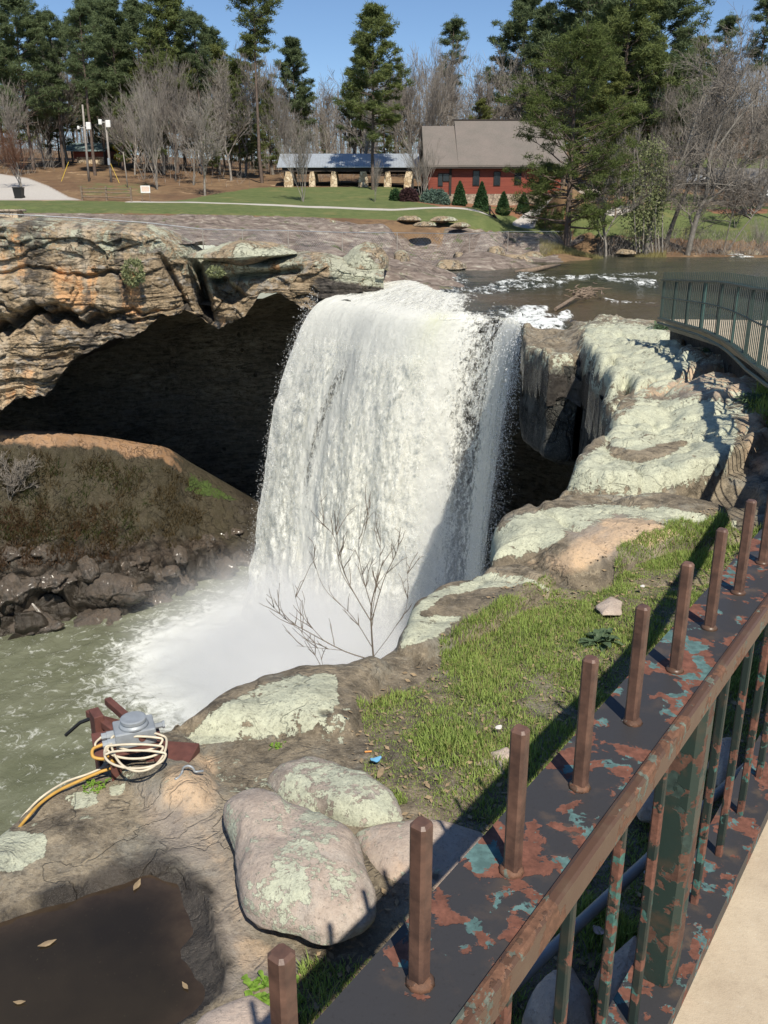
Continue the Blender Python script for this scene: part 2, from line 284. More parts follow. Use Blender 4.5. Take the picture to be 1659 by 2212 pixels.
M['leaf'] = simple('dead leaf', (.30, .22, .13), .8, .3, 30); M['yellow'] = simple('yellow paint', (.55, .38, .04), .5, .2, 4); M['redpaint'] = simple('red paint', (.42, .04, .03), .5, .2, 4)
# ================================================================ near rock ledge
ZT = np.array([[-5, -2.6], [0, -2.6], [3.5, -2.65], [5, -2.8], [7.6, -3.0], [11, -3.2], [16, -3.38], [25, -3.75], [33, -4.1], [38, -4.62], [42, -5.0], [60, -5.4]])
def z0(Y): return np.interp(Y, ZT[:, 0], ZT[:, 1])
def G(x, y):                                 # where a traced point meets the ledge surface
    r = ray(x, y); lo, hi = .5, 60.
    for _ in range(50):
        m = (lo + hi) / 2
        if r[2] / r[1] * m > z0(m): lo = m
        else: hi = m
    return (r[0] / r[1] * lo, lo)
def GP(*pts): return [G(*p) for p in pts]
EDGE_D = [(-700, 2300), (-300, 2080), (-100, 1880), (0, 1790), (60, 1742), (120, 1700), (180, 1662), (215, 1642), (300, 1605), (370, 1575), (440, 1558), (500, 1512), (560, 1482), (640, 1462), (740, 1452), (810, 1432), (858, 1392), (888, 1325), (930, 1283), (1048, 1238), (1054, 1188), (1070, 1148), (1112, 1122), (1190, 1095), (1225, 1060), (1240, 1003), (1300, 962), (1330, 908), (1366, 868), (1350, 836), (1328, 862), (1312, 852), (1288, 800), (1266, 768), (1248, 744), (1240, 760), (1190, 758), (1138, 740)]
EDGE = GP(*EDGE_D)
LAND = EDGE + [(6.6, 44), (30, 46), (60, 50), (60, -6), (-8, -6), (-8, 1.0)]
S = dict(
 s1=GP((1052, 1222), (1060, 1165), (1112, 1125), (1200, 1103), (1300, 1095), (1450, 1100), (1590, 1130), (1600, 1175), (1500, 1195), (1400, 1215), (1340, 1250), (1230, 1250), (1150, 1222)),
 t1=GP((1050, 1222), (1150, 1226), (1240, 1250), (1340, 1252), (1300, 1285), (1200, 1275), (1130, 1248), (1055, 1240)),
 t2=GP((1110, 1120), (1190, 1095), (1230, 1066), (1300, 1082), (1420, 1078), (1560, 1052), (1640, 1060), (1640, 1110), (1500, 1100), (1300, 1092)),
 s2=GP((1228, 1056), (1242, 1003), (1302, 962), (1332, 908), (1372, 872), (1450, 860), (1580, 866), (1680, 905), (1680, 1000), (1560, 1050), (1420, 1074), (1300, 1078)),
 t3=GP((1366, 868), (1440, 850), (1560, 835), (1660, 850), (1680, 890), (1580, 860), (1450, 856), (1380, 874)),
 s3=GP((1252, 742), (1262, 712), (1330, 700), (1420, 712), (1500, 760), (1620, 790), (1640, 835), (1560, 835), (1440, 846), (1372, 856), (1350, 830), (1328, 850), (1312, 846), (1288, 800), (1268, 765)),
 s4=GP((1128, 730), (1182, 752), (1242, 757), (1252, 735), (1246, 702), (1215, 690), (1160, 690)),
 s5=GP((860, 1396), (890, 1322), (932, 1284), (1000, 1262), (1050, 1240), (1130, 1245), (1205, 1275), (1150, 1310), (1060, 1370), (980, 1400), (920, 1440), (860, 1420)),
 s6=GP((372, 1600), (440, 1556), (500, 1514), (560, 1482), (640, 1462), (740, 1454), (800, 1440), (850, 1450), (800, 1540), (770, 1600), (640, 1600), (520, 1600)),
 pud=GP((-300, 2060), (-60, 1990), (60, 1948), (150, 1915), (235, 1880), (330, 1858), (400, 1885), (452, 1945), (470, 2020), (492, 2100), (480, 2160), (400, 2230), (300, 2300), (-300, 2300)),
 rim=GP((-60, 1830), (100, 1780), (260, 1760), (400, 1800), (460, 1880), (500, 2000), (520, 2100), (500, 2200), (470, 2200), (480, 2100), (440, 1960), (390, 1880), (320, 1860), (200, 1890), (60, 1945), (-60, 1990)),
 mount=GP((205, 1650), (300, 1600), (380, 1590), (430, 1620), (470, 1700), (440, 1760), (340, 1760), (250, 1700)),
)
FCY = np.array([(3.24, 5.06), (3.95, 6.9), (4.72, 9.4), (5.34, 12.0), (5.94, 14.4), (6.42, 16.6), (6.76, 19.0), (7.22, 23.6)])
def slab(x, y, poly, h, wd, nz, warp=.25, p=.5):
    sd = sdist(x, y, poly) + nz * warp * wd; t = np.clip(sd / wd, 0, 1); return h * (1 - (1 - t) ** 2) ** p
def ledge_z(x, y):
    q = p3(x, y); z = z0(y).copy(); r = np.hypot(x, y); n1 = fbm(q, 4, 3, 1.1); n2 = fbm(q, 4, 9, .35)
    far = sstep(5, 14, y)
    z += n1 * (.035 + .05 * far) + n2 * (.05 + .12 * far)
    z += slab(x, y, S['s1'], .22, .36, n1) - slab(x, y, S['t1'], .13, .3, n1) - slab(x, y, S['t2'], .30, .35, n1)
    z += slab(x, y, S['s2'], .28, .16, n1, .5) - slab(x, y, S['t3'], .35, .5, n1) + slab(x, y, S['s3'], .30, .18, n1, .6) - slab(x, y, S['s4'], .25, .6, n1)
    z += slab(x, y, S['s5'], .12, .12, n1) + slab(x, y, S['s6'], .12, .22, n1) + slab(x, y, S['mount'], .10, .4, n1)
    z -= slab(x, y, S['pud'], .11, .26, n1, .7)
    # weathering pits and joints
    f1, f2, idv = worley(p3(x * .9 + n1 * .3, y * .6 + n2 * .4), 5, .8); jn = np.exp(-((f2 - f1) / .05) ** 2)
    z -= jn * .035 * sstep(3.5, 9, y) * 2.0
    z += (np.floor((n2 * 2 + n1) * 4) / 4 - (n2 * 2 + n1)) * .05 * far
    z += fbm(q, 5, 21, 5) * (.020 + .03 * far) + (idv - .5) * .16 * far + np.abs(fbm(q, 4, 41, 2.2)) * .05
    z += .28 * sstep(1.5, .1, np.abs(np.interp(y, FCY[:, 1], FCY[:, 0]) - x)) * sstep(8, 11, y) * sstep(24, 21, y) * (x > 0)
    bq = worley(p3(x * .55 + n2 * .6, y * .38 + n1 * .25), 77, 1.0); z += (bq[2] - .5) * .16 * sstep(9, 14, y) - np.exp(-((bq[1] - bq[0]) / .035) ** 2) * .10 * sstep(9, 13, y)
    sd = sdist(x, y, LAND) + n1 * (.04 + .22 * far)
    wd = .08 + .12 * far
    t = np.clip(sd / wd, 0, 1); z -= (1 - (1 - (1 - t) ** 2) ** .5) * (.08 + .07 * far)
    return z, sd
def LZ(x, y): z, s = ledge_z(np.atleast_1d(np.float64(x)), np.atleast_1d(np.float64(y))); return z
na, nr = 620, 700
az = np.radians(np.linspace(-38, 74, na)); rr = 1.15 * (52 / 1.15) ** (np.linspace(0, 1, nr))
RR, AA = np.meshgrid(rr, az, indexing='ij'); X = (RR * np.sin(AA)).ravel(); Y = (RR * np.cos(AA)).ravel()
Z, SDE = ledge_z(X, Y); keep = SDE > -.45; ob = keep & (SDE < 0); xo, yo = X[ob], Y[ob]; so_ = SDE[ob]
for _ in range(2):
    e_ = .03; s0_ = ledge_z(xo, yo)[1]; gx_ = (ledge_z(xo + e_, yo)[1] - s0_) / e_; gy_ = (ledge_z(xo, yo + e_)[1] - s0_) / e_; gm = gx_ ** 2 + gy_ ** 2 + .3; xo = xo - s0_ * gx_ / gm; yo = yo - s0_ * gy_ / gm
X[ob] = xo; Y[ob] = yo; Z[ob] = ledge_z(xo, yo)[0] + so_ * 3.2; P = np.stack([X, Y, Z], 1)
m_l = np.zeros(len(P)); m_o = m_l.copy(); m_d = m_l.copy(); m_a = m_l.copy()
def mx(a, P_, poly, v, soft=10): return np.maximum(a, v * pmask(P_, poly, soft))
far_l = .42 * sstep(9, 13, Y) * (1 - sstep(36, 39, Y)); m_l = far_l + .02
m_l = mx(m_l, P, [(1050, 1215), (1060, 1150), (1112, 1118), (1200, 1095), (1300, 1090), (1450, 1095), (1590, 1125), (1590, 1160), (1380, 1130), (1230, 1170), (1120, 1200)], .95)
m_l = mx(m_l, P, [(1225, 1062), (1238, 1000), (1300, 960), (1330, 905), (1372, 868), (1450, 858), (1560, 862), (1600, 930), (1560, 1030), (1400, 1070), (1290, 1070)], .88)
m_l = mx(m_l, P, [(1255, 740), (1262, 700), (1340, 695), (1430, 705), (1480, 750), (1500, 790), (1440, 835), (1380, 850), (1310, 850), (1285, 795)], .82)
m_l = mx(m_l, P, [(860, 1400), (888, 1320), (930, 1280), (1010, 1258), (1050, 1236), (1130, 1242), (1200, 1272), (1185, 1285), (1060, 1268), (960, 1290), (905, 1330), (1000, 1330), (940, 1380)], .85, 7)
m_l = mx(m_l, P, [(400, 1590), (440, 1553), (500, 1508), (560, 1478), (640, 1458), (730, 1452), (735, 1540), (660, 1590), (560, 1598), (430, 1610)], .80, 9)
m_l = mx(m_l, P, [(690, 1520), (760, 1530), (740, 1610), (690, 1600)], .62, 9)
m_l = mx(m_l, P, [(-40, 1840), (10, 1790), (100, 1800), (98, 1850), (40, 1880), (-40, 1890)], .85, 8)
m_l = mx(m_l, P, [(130, 1715), (200, 1705), (215, 1735), (160, 1750)], .8, 6); m_l = mx(m_l, P, [(235, 1700), (272, 1695), (262, 1720), (240, 1720)], .8, 5)
m_l = mx(m_l, P, [(-400, 1900), (0, 1795), (220, 1645), (480, 1600), (760, 1600), (760, 1700), (500, 1720), (300, 1760), (100, 1800), (-200, 1950)], .22, 30); m_l *= 1 - .9 * pmask(P, [(1225, 1150), (1330, 1110), (1500, 1140), (1480, 1200), (1340, 1230), (1230, 1220), (1160, 1210)], 22)
m_l *= 1 - pmask(P, [(1310, 962), (1380, 975), (1440, 955), (1500, 950), (1440, 985), (1380, 1000), (1320, 982)], 4)
for t in ('t1', 't2', 't3', 's4'): m_l *= 1 - .95 * sstep(-.1, .12, sdist(X, Y, S[t]))
m_o = mx(m_o, P, [(1210, 1200), (1260, 1150), (1330, 1112), (1420, 1120), (1520, 1150), (1480, 1190), (1380, 1210), (1330, 1235), (1230, 1235), (1140, 1215)], .85, 25)
m_o = mx(m_o, P, [(1340, 850), (1420, 815), (1500, 790), (1600, 785), (1620, 860), (1500, 850), (1400, 858)], .7, 12)
m_o = mx(m_o, P, [(1590, 870), (1680, 880), (1680, 1040), (1600, 1000)], .55, 20)
m_o = mx(m_o, P, [(345, 1660), (400, 1610), (470, 1640), (480, 1700), (470, 1750), (400, 1765), (350, 1740)], .62, 25)
m_o = mx(m_o, P, [(1380, 735), (1450, 745), (1440, 780), (1390, 770)], .35, 15)
m_o = mx(m_o, P, [(430, 1780), (520, 1860), (560, 2000), (640, 2080), (520, 2120), (470, 1960)], .42, 25); m_o = mx(m_o, P, [(200, 1700), (330, 1680), (420, 1780), (300, 1800)], .3, 25)
m_a = mx(m_a, P, [(300, 1700), (460, 1700), (520, 1900), (560, 2050), (700, 2100), (600, 2150), (480, 2150), (440, 1900), (330, 1800)], .55, 30)
m_a = mx(m_a, P, [(1230, 1150), (1330, 1110), (1500, 1140), (1470, 1190), (1300, 1230)], .8, 25)
m_a = mx(m_a, P, [(1400, 800), (1620, 780), (1640, 860), (1420, 850)], .6, 20)
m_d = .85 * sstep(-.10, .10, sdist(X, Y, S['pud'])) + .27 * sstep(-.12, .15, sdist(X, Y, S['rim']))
for t, v in (('t1', .38), ('t2', .45), ('t3', .42)): m_d = np.maximum(m_d, v * sstep(-.05, .25, sdist(X, Y, S[t])))  # darker tone inside the troughs
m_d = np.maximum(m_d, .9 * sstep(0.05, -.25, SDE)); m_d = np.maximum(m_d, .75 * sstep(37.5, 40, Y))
GRASS_D = [(775, 1610), (790, 1540), (850, 1500), (900, 1470), (960, 1440), (985, 1400), (1040, 1355), (1110, 1300), (1170, 1280), (1260, 1275), (1300, 1245), (1380, 1205), (1440, 1180), (1520, 1160), (1600, 1150), (1680, 1150), (1900, 1400), (1750, 1750), (1500, 2300), (900, 2300), (560, 2230), (620, 2060), (760, 2060), (860, 1980), (900, 1900), (850, 1740), (800, 1680)]
GRASS = GP(*GRASS_D)
m_soil = sstep(-.05, .15, sdist(X, Y, GRASS) + .25 * fbm(p3(X, Y), 3, 31, 2.5)); m_d = np.maximum(m_d, .34 * m_soil); m_l *= 1 - m_soil; m_o *= 1 - m_soil; m_a *= 1 - m_soil
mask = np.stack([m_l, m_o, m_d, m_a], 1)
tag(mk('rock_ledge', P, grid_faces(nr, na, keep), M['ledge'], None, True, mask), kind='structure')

# cliff wall of the near side, falling to the gorge
ep = np.array(EDGE); seg = np.r_[0, np.cumsum(np.linalg.norm(np.diff(ep, axis=0), axis=1))]; ns = 420; q = np.linspace(0, seg[-1], ns)
ex = np.interp(q, seg, ep[:, 0]); ey = np.interp(q, seg, ep[:, 1]); tx, ty = np.gradient(ex), np.gradient(ey); ln = np.hypot(tx, ty) + 1e-9
kk = 15; ker = np.ones(2 * kk + 1) / (2 * kk + 1); txs = np.convolve(np.pad(tx / ln, kk, 'edge'), ker, 'valid'); tys = np.convolve(np.pad(ty / ln, kk, 'edge'), ker, 'valid'); ln = np.hypot(txs, tys) + 1e-9
inx = np.interp(ey, [0, 4, 8, 13, 40], [0, .2, .75, 1, 1]); iny = np.interp(ey, [0, 4, 8, 13, 40], [-1, -.98, -.66, -.1, -.05])               # pointing into the land (right of the walking direction)
dep = np.r_[np.linspace(0, 6, 70), np.linspace(6.2, 20, 60)]; hh = np.interp(ey, [0, 8, 14, 20, 26, 33, 40], [3, 3, 2.8, 2.8, 2.6, 2.2, 2.0])
V = []
for d in dep:
    und = np.clip(d - hh, 0, 30); off = .03 + 6.5 * (1 - np.exp(-und / 2.2)) * np.clip(und * 3, 0, 1); zt = z0(ey) - .15 - .25 * sstep(8, 16, ey) - d
    V.append(np.stack([ex + inx * off, ey + iny * off, np.maximum(zt, -23.6)], 1))
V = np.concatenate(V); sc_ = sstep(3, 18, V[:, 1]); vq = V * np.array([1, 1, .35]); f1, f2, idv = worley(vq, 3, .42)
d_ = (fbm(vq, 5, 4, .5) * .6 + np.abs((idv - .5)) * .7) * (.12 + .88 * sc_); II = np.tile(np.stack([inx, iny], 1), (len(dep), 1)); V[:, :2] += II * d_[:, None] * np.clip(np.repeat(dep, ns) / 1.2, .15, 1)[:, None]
under = np.repeat(dep, ns) - np.tile(hh, len(dep)); mk_ = np.zeros((len(V), 4)); mk_[:, 0] = .10 * sstep(1.0, -1.5, under) * sstep(14, 24, V[:, 1]); mk_[:, 2] = sstep(-.8, 1.2, under) * 1.2  # below the overhang the shade is put into the colour
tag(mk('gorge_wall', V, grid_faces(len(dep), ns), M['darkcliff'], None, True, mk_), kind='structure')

# puddle
k = NM('puddle water'); R, G_, B_, A_ = k.masks(); mu = k.mix(k.thr(k.noise(1.4, 4, .6), .35, .7), (.018, .014, .009), (.034, .026, .016)); mu = k.mix(R, k.mix(k.thr(k.noise(9, 5, .7), .35, .65), (.042, .028, .019), (.075, .052, .034)), mu); mu = k.mix(k.ma('MULTIPLY', k.thr(k.noise(70, 3, .8), .66, .72), .5), mu, (.10, .085, .05))
M['puddle'] = k.fin(mu, .06, k.bump(k.noise(7, 3), .15, .004), 0, .5)
px, py = np.meshgrid(np.linspace(-3.2, .6, 90), np.linspace(.9, 4.2, 90), indexing='ij'); pz = -2.672 + 0 * px.ravel()
V = np.stack([px.ravel(), py.ravel(), pz], 1); sdp = sdist(V[:, 0], V[:, 1], S['pud'])
tag(mk('puddle', V, grid_faces(90, 90, sdp > -.22), M['puddle'], None, True, np.stack([sstep(.0, .22, sdp + .08 * fbm(V, 3, 3, 3)), 0 * sdp, 0 * sdp, 0 * sdp], 1)), kind='structure')

# ---------------------------------------------------------------- boulders
def rock(name, poly, zb, h, m, label, group=None, seed=0, lich=.3, org=.1, aux=.3, dark=0., rough=.03, rings=26, flat=.50, unw=None, cat='boulder', under=.35, par=None, facet=False):
    W = np.array([atZ(x, y, zb + h * .4)[:2] for x, y in poly]) if unw is None else np.asarray(unw, float)
    cpt = W.mean(0); n = 96; Wc = np.vstack([W, W[:1]]); s_ = np.r_[0, np.cumsum(np.linalg.norm(np.diff(Wc, axis=0), axis=1))]
    ring = np.stack([np.interp(np.linspace(0, s_[-1], n, endpoint=False), s_, Wc[:, i]) for i in (0, 1)], 1)
    for _ in range(3): ring = (np.roll(ring, 1, 0) + ring * 2 + np.roll(ring, -1, 0)) / 4
    V = []
    for t in np.linspace(-1, 1, rings * 2 - 1):          # t=-1 bottom centre, 0 widest, 1 top centre
        rr_ = (1 - abs(t) ** (2.4 if t > 0 else 1.6)) ** (1 / 2.2); zz = zb + h * under + (h * (1 - under) * (1 - rr_ ** 2.6) ** flat if t > 0 else -h * (under + .25) * (1 - rr_ ** 2))
        V.append(np.c_[cpt + (ring - cpt) * max(rr_, .004), np.full(n, zz)])
    V = np.concatenate(V); sz = max(np.ptp(W[:, 0]), np.ptp(W[:, 1])); d = V - np.array([*cpt, zb + h * .4]); d /= np.linalg.norm(d, axis=1)[:, None] + 1e-9
    V += d * (fbm(V, 4, seed, 1.3 / sz) * rough * sz * 1.6 + fbm(V, 4, seed + 5, 6 / sz) * rough * sz * .5)[:, None]
    if not facet: w1, w2, wi = worley(V, seed + 40, 1.9 / sz); V += d * ((w1 - .5) * .10 * sz * (rough / .045))[:, None]
    if facet: w1, w2, wi = worley(V, seed, 2.6 / sz); V += d * ((wi - .5) * .30 * sz)[:, None]
    V += d * ((np.abs(fbm(V, 4, seed + 8, 14 / sz)) - .2) * rough * sz * .35)[:, None]
    nrow = rings * 2 - 1; r, c = np.meshgrid(np.arange(nrow - 1), np.arange(n), indexing='ij'); a = (r * n + c).ravel(); b = (r * n + (c + 1) % n).ravel()
    Fc = np.stack([a, b, b + n, a + n], 1); mk4 = np.tile([lich, org, dark, aux], (len(V), 1)); mk4[:, 0] *= .6 + .8 * sstep(.45, .55, fbm(V, 3, seed + 9, 2 / sz) * .5 + .5)
    mk4[:, 2] += .5 * sstep(zb + h * .18, zb, V[:, 2]); off = np.array([*cpt, zb])  # darker towards the foot
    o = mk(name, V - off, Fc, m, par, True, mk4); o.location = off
    return tag(o, label, cat, group) if par is None else o
B1 = [(468, 1745), (500, 1710), (545, 1702), (590, 1722), (625, 1762), (700, 1785), (757, 1822), (790, 1870), (815, 1930), (812, 1985), (782, 2015), (732, 2035), (690, 2038), (640, 2008), (590, 1990), (535, 1962), (520, 1930), (515, 1880), (500, 1838), (475, 1795)]
rock('boulder', B1, -2.62, .26, M['boulder'], 'largest pink and grey boulder beside the dark puddle, lichen on its upper end', seed=3, lich=.42, org=.10, aux=.42, rough=.048)
B2 = [(576, 1690), (600, 1655), (650, 1646), (720, 1663), (790, 1698), (845, 1733), (860, 1770), (842, 1795), (780, 1798), (700, 1775), (650, 1763), (615, 1745), (590, 1722)]
rock('boulder', B2, -2.72, .20, M['boulder'], 'grey lichen-spotted boulder lying just behind the large pink boulder', seed=14, lich=.5, org=.02, aux=.12, rough=.05)
B3 = [(768, 1800), (830, 1788), (890, 1778), (960, 1782), (1045, 1810), (1060, 1845), (1030, 1900), (950, 1928), (880, 1908), (825, 1890), (788, 1850)]
rock('flat_rock', B3, -2.66, .10, M['boulder'], 'flat tan and orange rock half shaded by the rail, right of the pink boulder', seed=24, lich=.25, org=.38, aux=.5, rough=.03, cat='rock')
rock('flat_rock', [(380, 2260), (430, 2198), (500, 2168), (548, 2158), (600, 2190), (640, 2260), (600, 2330), (400, 2330)], -2.60, .10, M['boulder'], 'pale smooth slab at the bottom edge beside the puddle', seed=33, lich=.1, org=.0, aux=.7, rough=.02, cat='rock')
for i, (pl, zb, h, lb, lc, og, ax) in enumerate([
    ([(1130, 2215), (1140, 2165), (1185, 2120), (1240, 2110), (1285, 2190), (1290, 2260), (1180, 2280)], -2.55, .22, 'angular pale rock under the railing at the bottom edge', .1, .1, .6),
    ([(1290, 2120), (1330, 2070), (1370, 2040), (1400, 2090), (1390, 2170), (1320, 2190)], -2.55, .16, 'small cream rock under the railing beside the grey conduit pipe', .2, .1, .8),
    ([(1005, 1660), (1040, 1640), (1090, 1650), (1100, 1680), (1060, 1692), (1015, 1685)], -2.70, .06, 'flat stone in the grass left of the railing, lowest', .1, .2, .5),
    ([(1055, 1630), (1095, 1618), (1120, 1640), (1090, 1652), (1060, 1648)], -2.70, .06, 'tan stone in the grass touching the rail shadow', .05, .3, .7),
    ([(1535, 1670), (1545, 1605), (1585, 1600), (1600, 1640), (1590, 1700), (1550, 1710)], -2.60, .15, 'tan rock behind the balusters right of the green post', .1, .3, .6),
    ([(1365, 1730), (1390, 1690), (1430, 1660), (1440, 1720), (1425, 1770), (1380, 1770)], -2.60, .12, 'tan rock behind the balusters left of the green post', .1, .3, .6),
    ([(1290, 1310), (1320, 1290), (1345, 1300), (1340, 1325), (1300, 1330)], -2.85, .05, 'small broken stone in the leaf litter by the rail shadow', .1, .1, .5)]):
    rock('flat_rock' if h < .1 else 'rock', pl, zb, h, M['boulder'], lb, seed=50 + i * 7, lich=lc, org=og, aux=ax, rough=.045, rings=14, cat='rock')

# ---------------------------------------------------------------- railing curve and terrace
fd = np.array([math.sin(math.radians(35.5)), math.cos(math.radians(35.5))]); fn = np.array([fd[1], -fd[0]])
HH, PH = .75, .20                                     # eye above the rail plate, picket height
def fl(a, p): return fd * a + fn * p
c0 = [tuple(fl(a, -.504 * HH)) for a in (-1.6, 0, 1.5, 3.0, 4.6)]
fcurve = np.array(c0 + [(3.95, 6.9), (4.72, 9.4), (5.34, 12.0), (5.94, 14.4), (6.42, 16.6), (6.76, 19.0), (7.22, 23.6)])
FC = spline(fcurve, 900); fs = np.r_[0, np.cumsum(np.linalg.norm(np.diff(FC, axis=0), axis=1))]
def fpos(s): return np.array([np.interp(s, fs, FC[:, 0]), np.interp(s, fs, FC[:, 1])])
def ftan(s): a = fpos(s + .05) - fpos(s - .05); return a / (np.linalg.norm(a) + 1e-9)
def fz(y): return np.interp(y, [-2, 4, 7, 12, 14.8, 18, 23.6], [-HH, -HH, -.82, -1.03, -1.21, -1.35, -1.72])      # top of the rail plate
def fb(y): return np.interp(y, [-2, 4, 7, 12, 14, 17, 19, 23.6], [-1.58, -1.58, -1.72, -2.20, -2.33, -2.38, -2.44, -2.72])   # floor
def strip(offs, zf, s0, s1, n, closed=True):          # sweep a cross-section [(perp, dz)] along the curve
    V = []
    for s in np.linspace(s0, s1, n):
        p = fpos(s); t = ftan(s); nn = np.array([t[1], -t[0]]); z = zf(p[1])
        V += [(*(p + nn * o), z + dz) for o, dz in offs]
    m_ = len(offs); Fc = [(k * m_ + j, k * m_ + (j + 1) % m_, (k + 1) * m_ + (j + 1) % m_, (k + 1) * m_ + j) for k in range(n - 1) for j in range(m_ if closed else m_ - 1)]
    if closed: Fc += [tuple(range(m_))[::-1], tuple((n - 1) * m_ + j for j in range(m_))]
    return np.array(V), Fc
off0 = -.08 * HH                                       # pickets stand a little right of the plate's left edge
LEFT, RIGHT = (-.581 + .504) * HH, (-.425 + .504) * HH
smax = fs[-1]; s_near = float(fs[np.argmin(abs(FC[:, 1] - 4.6))]); s_far = float(fs[np.argmin(abs(FC[:, 1] - 10.2))])
V, Fc = strip([(.045, 0), (3.2, 0), (3.2, -.3), (.3, -.3), (.12, -.05), (.045, -.04)], lambda y: fb(y) - .012, 0, smax, 160)
tag(mk('terrace', V, Fc, M['concrete']), kind='structure')
V, Fc = strip([(.30, -.15), (3.1, -.15), (3.1, -2.2), (.40, -2.2)], lambda y: fb(y) - .012, 0, smax, 160); mk4 = np.tile([.1, 0, .45, 0], (len(V), 1)); tag(mk('terrace_footing', V, Fc, M['darkcliff'], None, False, mk4), kind='structure')  # dark colour paints in the shade under the terrace
def bar(mb, s, perp, zb, zt, wd, rot=0.0, ztip=True):
    p = fpos(s); t = ftan(s); nn = np.array([t[1], -t[0]]); p = p + nn * perp; a = math.atan2(t[1], t[0]) + rot; h = wd / 2; c = .18 * wd
    pr = [(-h + c, -h), (h - c, -h), (h, -h + c), (h, h - c), (h - c, h), (-h + c, h), (-h, h - c), (-h, -h + c)]
    R = np.array([[math.cos(a), -math.sin(a)], [math.sin(a), math.cos(a)]]); V = []
    lv = [(zb, 1), (zt - (c if ztip else 0), 1)] + ([(zt, .72)] if ztip else [])
    for z, k_ in lv:
        for q_ in pr: w_ = R @ (np.array(q_) * k_) + p; V.append((w_[0], w_[1], z))
    n = 8; Fc = [(r * n + j, r * n + (j + 1) % n, (r + 1) * n + (j + 1) % n, (r + 1) * n + j) for r in range(len(lv) - 1) for j in range(n)] + [tuple(range(n))[::-1], tuple((len(lv) - 1) * n + j for j in range(n))]
    return mb.add(V, Fc)
def rail_section(s0, s1, spacing, label, near):
    base = fpos(s0); off = np.array([*base, 0.])
    T = empty('iron_railing', off, label, 'railing')
    n = max(12, int((s1 - s0) * 10))
    # top plate with a turned-down lip
    V, Fc = strip([(LEFT, 0), (RIGHT - .006, 0), (RIGHT - .006, -.006), (LEFT + .004, -.006), (LEFT + .004, -.03), (LEFT, -.03)], fz, s0, s1, n); mk('top_plate', V - off, Fc, M['plate'] if near else M['iron'], T)
    V, Fc = strip([(RIGHT - .006, .004), (RIGHT - .001, .0065), (RIGHT + .008, .0065), (RIGHT + .012, .003), (RIGHT + .012, -.035), (RIGHT + .008, -.038), (RIGHT - .001, -.038), (RIGHT - .006, -.034)], fz, s0, s1, n); mk('rail_lip', V - off, Fc, M['edge'] if near else M['iron'], T)
    V, Fc = strip([(LEFT * .9, .0), (RIGHT, .0), (RIGHT, -.045), (RIGHT - .008, -.045), (RIGHT - .008, -.008), (LEFT * .9 + .008, -.008), (LEFT * .9 + .008, -.045), (LEFT * .9, -.045)], lambda y: fb(y) + .035, s0, s1, n); mk('bottom_plate', V - off, Fc, M['plate'] if near else M['iron'], T)
    k_ = 0; s = s0 + spacing * .5
    if near: s = s0 + ((1.057 * HH + 1.6 - s0) % spacing)
    while s < s1 - .01:
        y = fpos(s)[1]; zt, zb = fz(y), fb(y) + .035; wd = .0178 if near else .016
        if near:
            mb = MB(); bar(mb, s, 0, zb, zt - .006, wd, 0, False); b_ = mb.build('baluster', M['bal'], T, off=off)
            mb = MB(); bar(mb, s, random.uniform(-.002, .002), zt + .0005, zt + PH + random.uniform(-.004, .004), wd * 1.05, random.uniform(-.10, .10)); p_ = mb.build('picket', M['picket'], T, off=off)
            mb = MB(); p = fpos(s); mb.tube([(p[0], p[1], zt - .001), (p[0], p[1], zt + .004), (p[0], p[1], zt + .0075)], [.0165, .014, .010], 10); mb.build('weld', M['edge'], T, True, off)
        else:
            mb = MB(); bar(mb, s, 0, zb, zt + PH * .9, wd); mb.build('baluster', M['iron'], T, off=off)
        s += spacing; k_ += 1
    return T, off
sn0 = 1.6 + 1.51 - 2.6; SP = .2655 * HH
T, off = rail_section(.6, s_near, SP, 'near green railing with flaking paint and rust brown pickets along the terrace edge', True)
for sp_ in (1.6 + 1.51 * 1.02, 1.6 + 3.6):
    mb = MB(); y = fpos(sp_)[1]; bar(mb, sp_, .0, fb(y) + .036, fz(y) - .007, .072, 0, False); mb.build('post', M['post'], T, off=off)
rail_section(s_near + .02, s_far - .02, .2, 'middle run of the same railing where it bends away along the terrace', False)
T, off = rail_section(s_far, smax, .175, 'far curved green railing with close bars above the lichen ledges', False)
for i, s in enumerate(np.linspace(s_far + .8, smax - .03, 10)):
    y = fpos(s)[1]; mb = MB(); bar(mb, s, .03, fb(y) - .02, fz(y) - .05, .055, 0, False); mb.build('post', M['teal_iron'] if i in (4, 6) else M['iron'], T, off=off)
mb = MB(); mb.tube([(*(fpos(s) + np.array([.0, 0])), (fz(fpos(s)[1]) + fb(fpos(s)[1])) / 2 + .05) for s in np.linspace(s_far, smax, 60)], .016, 6); mb.build('middle_rail', M['iron'], T, off=off)
pipe = []
for s in np.linspace(s_far - 2, smax - .3, 60):
    p = fpos(s); t = ftan(s); pipe.append((p[0] - t[1] * .09, p[1] + t[0] * .09, fb(p[1]) - .09))
mb = MB(); mb.tube(pipe, .03, 8); tag(mb.build('conduit_pipe', M['iron'], None, True), 'dark curved pipe running along the foot of the far railing', 'pipe')
# retaining mesh panel of the far railing is left open; end post with return towards the river
mb = MB()
# grey conduit crossing below the near railing
a_ = atZ(1120, 2118, -2.42); b_ = atZ(1440, 1818, -2.42); dv = b_ - a_
mb = MB(); mb.tube([a_ - dv * 1.2, a_, b_, b_ + dv * 1.6], .021, 12); tag(mb.build('conduit_pipe', M['pvc'], None, True), 'grey plastic conduit pipe lying on stones under the near railing', 'pipe')

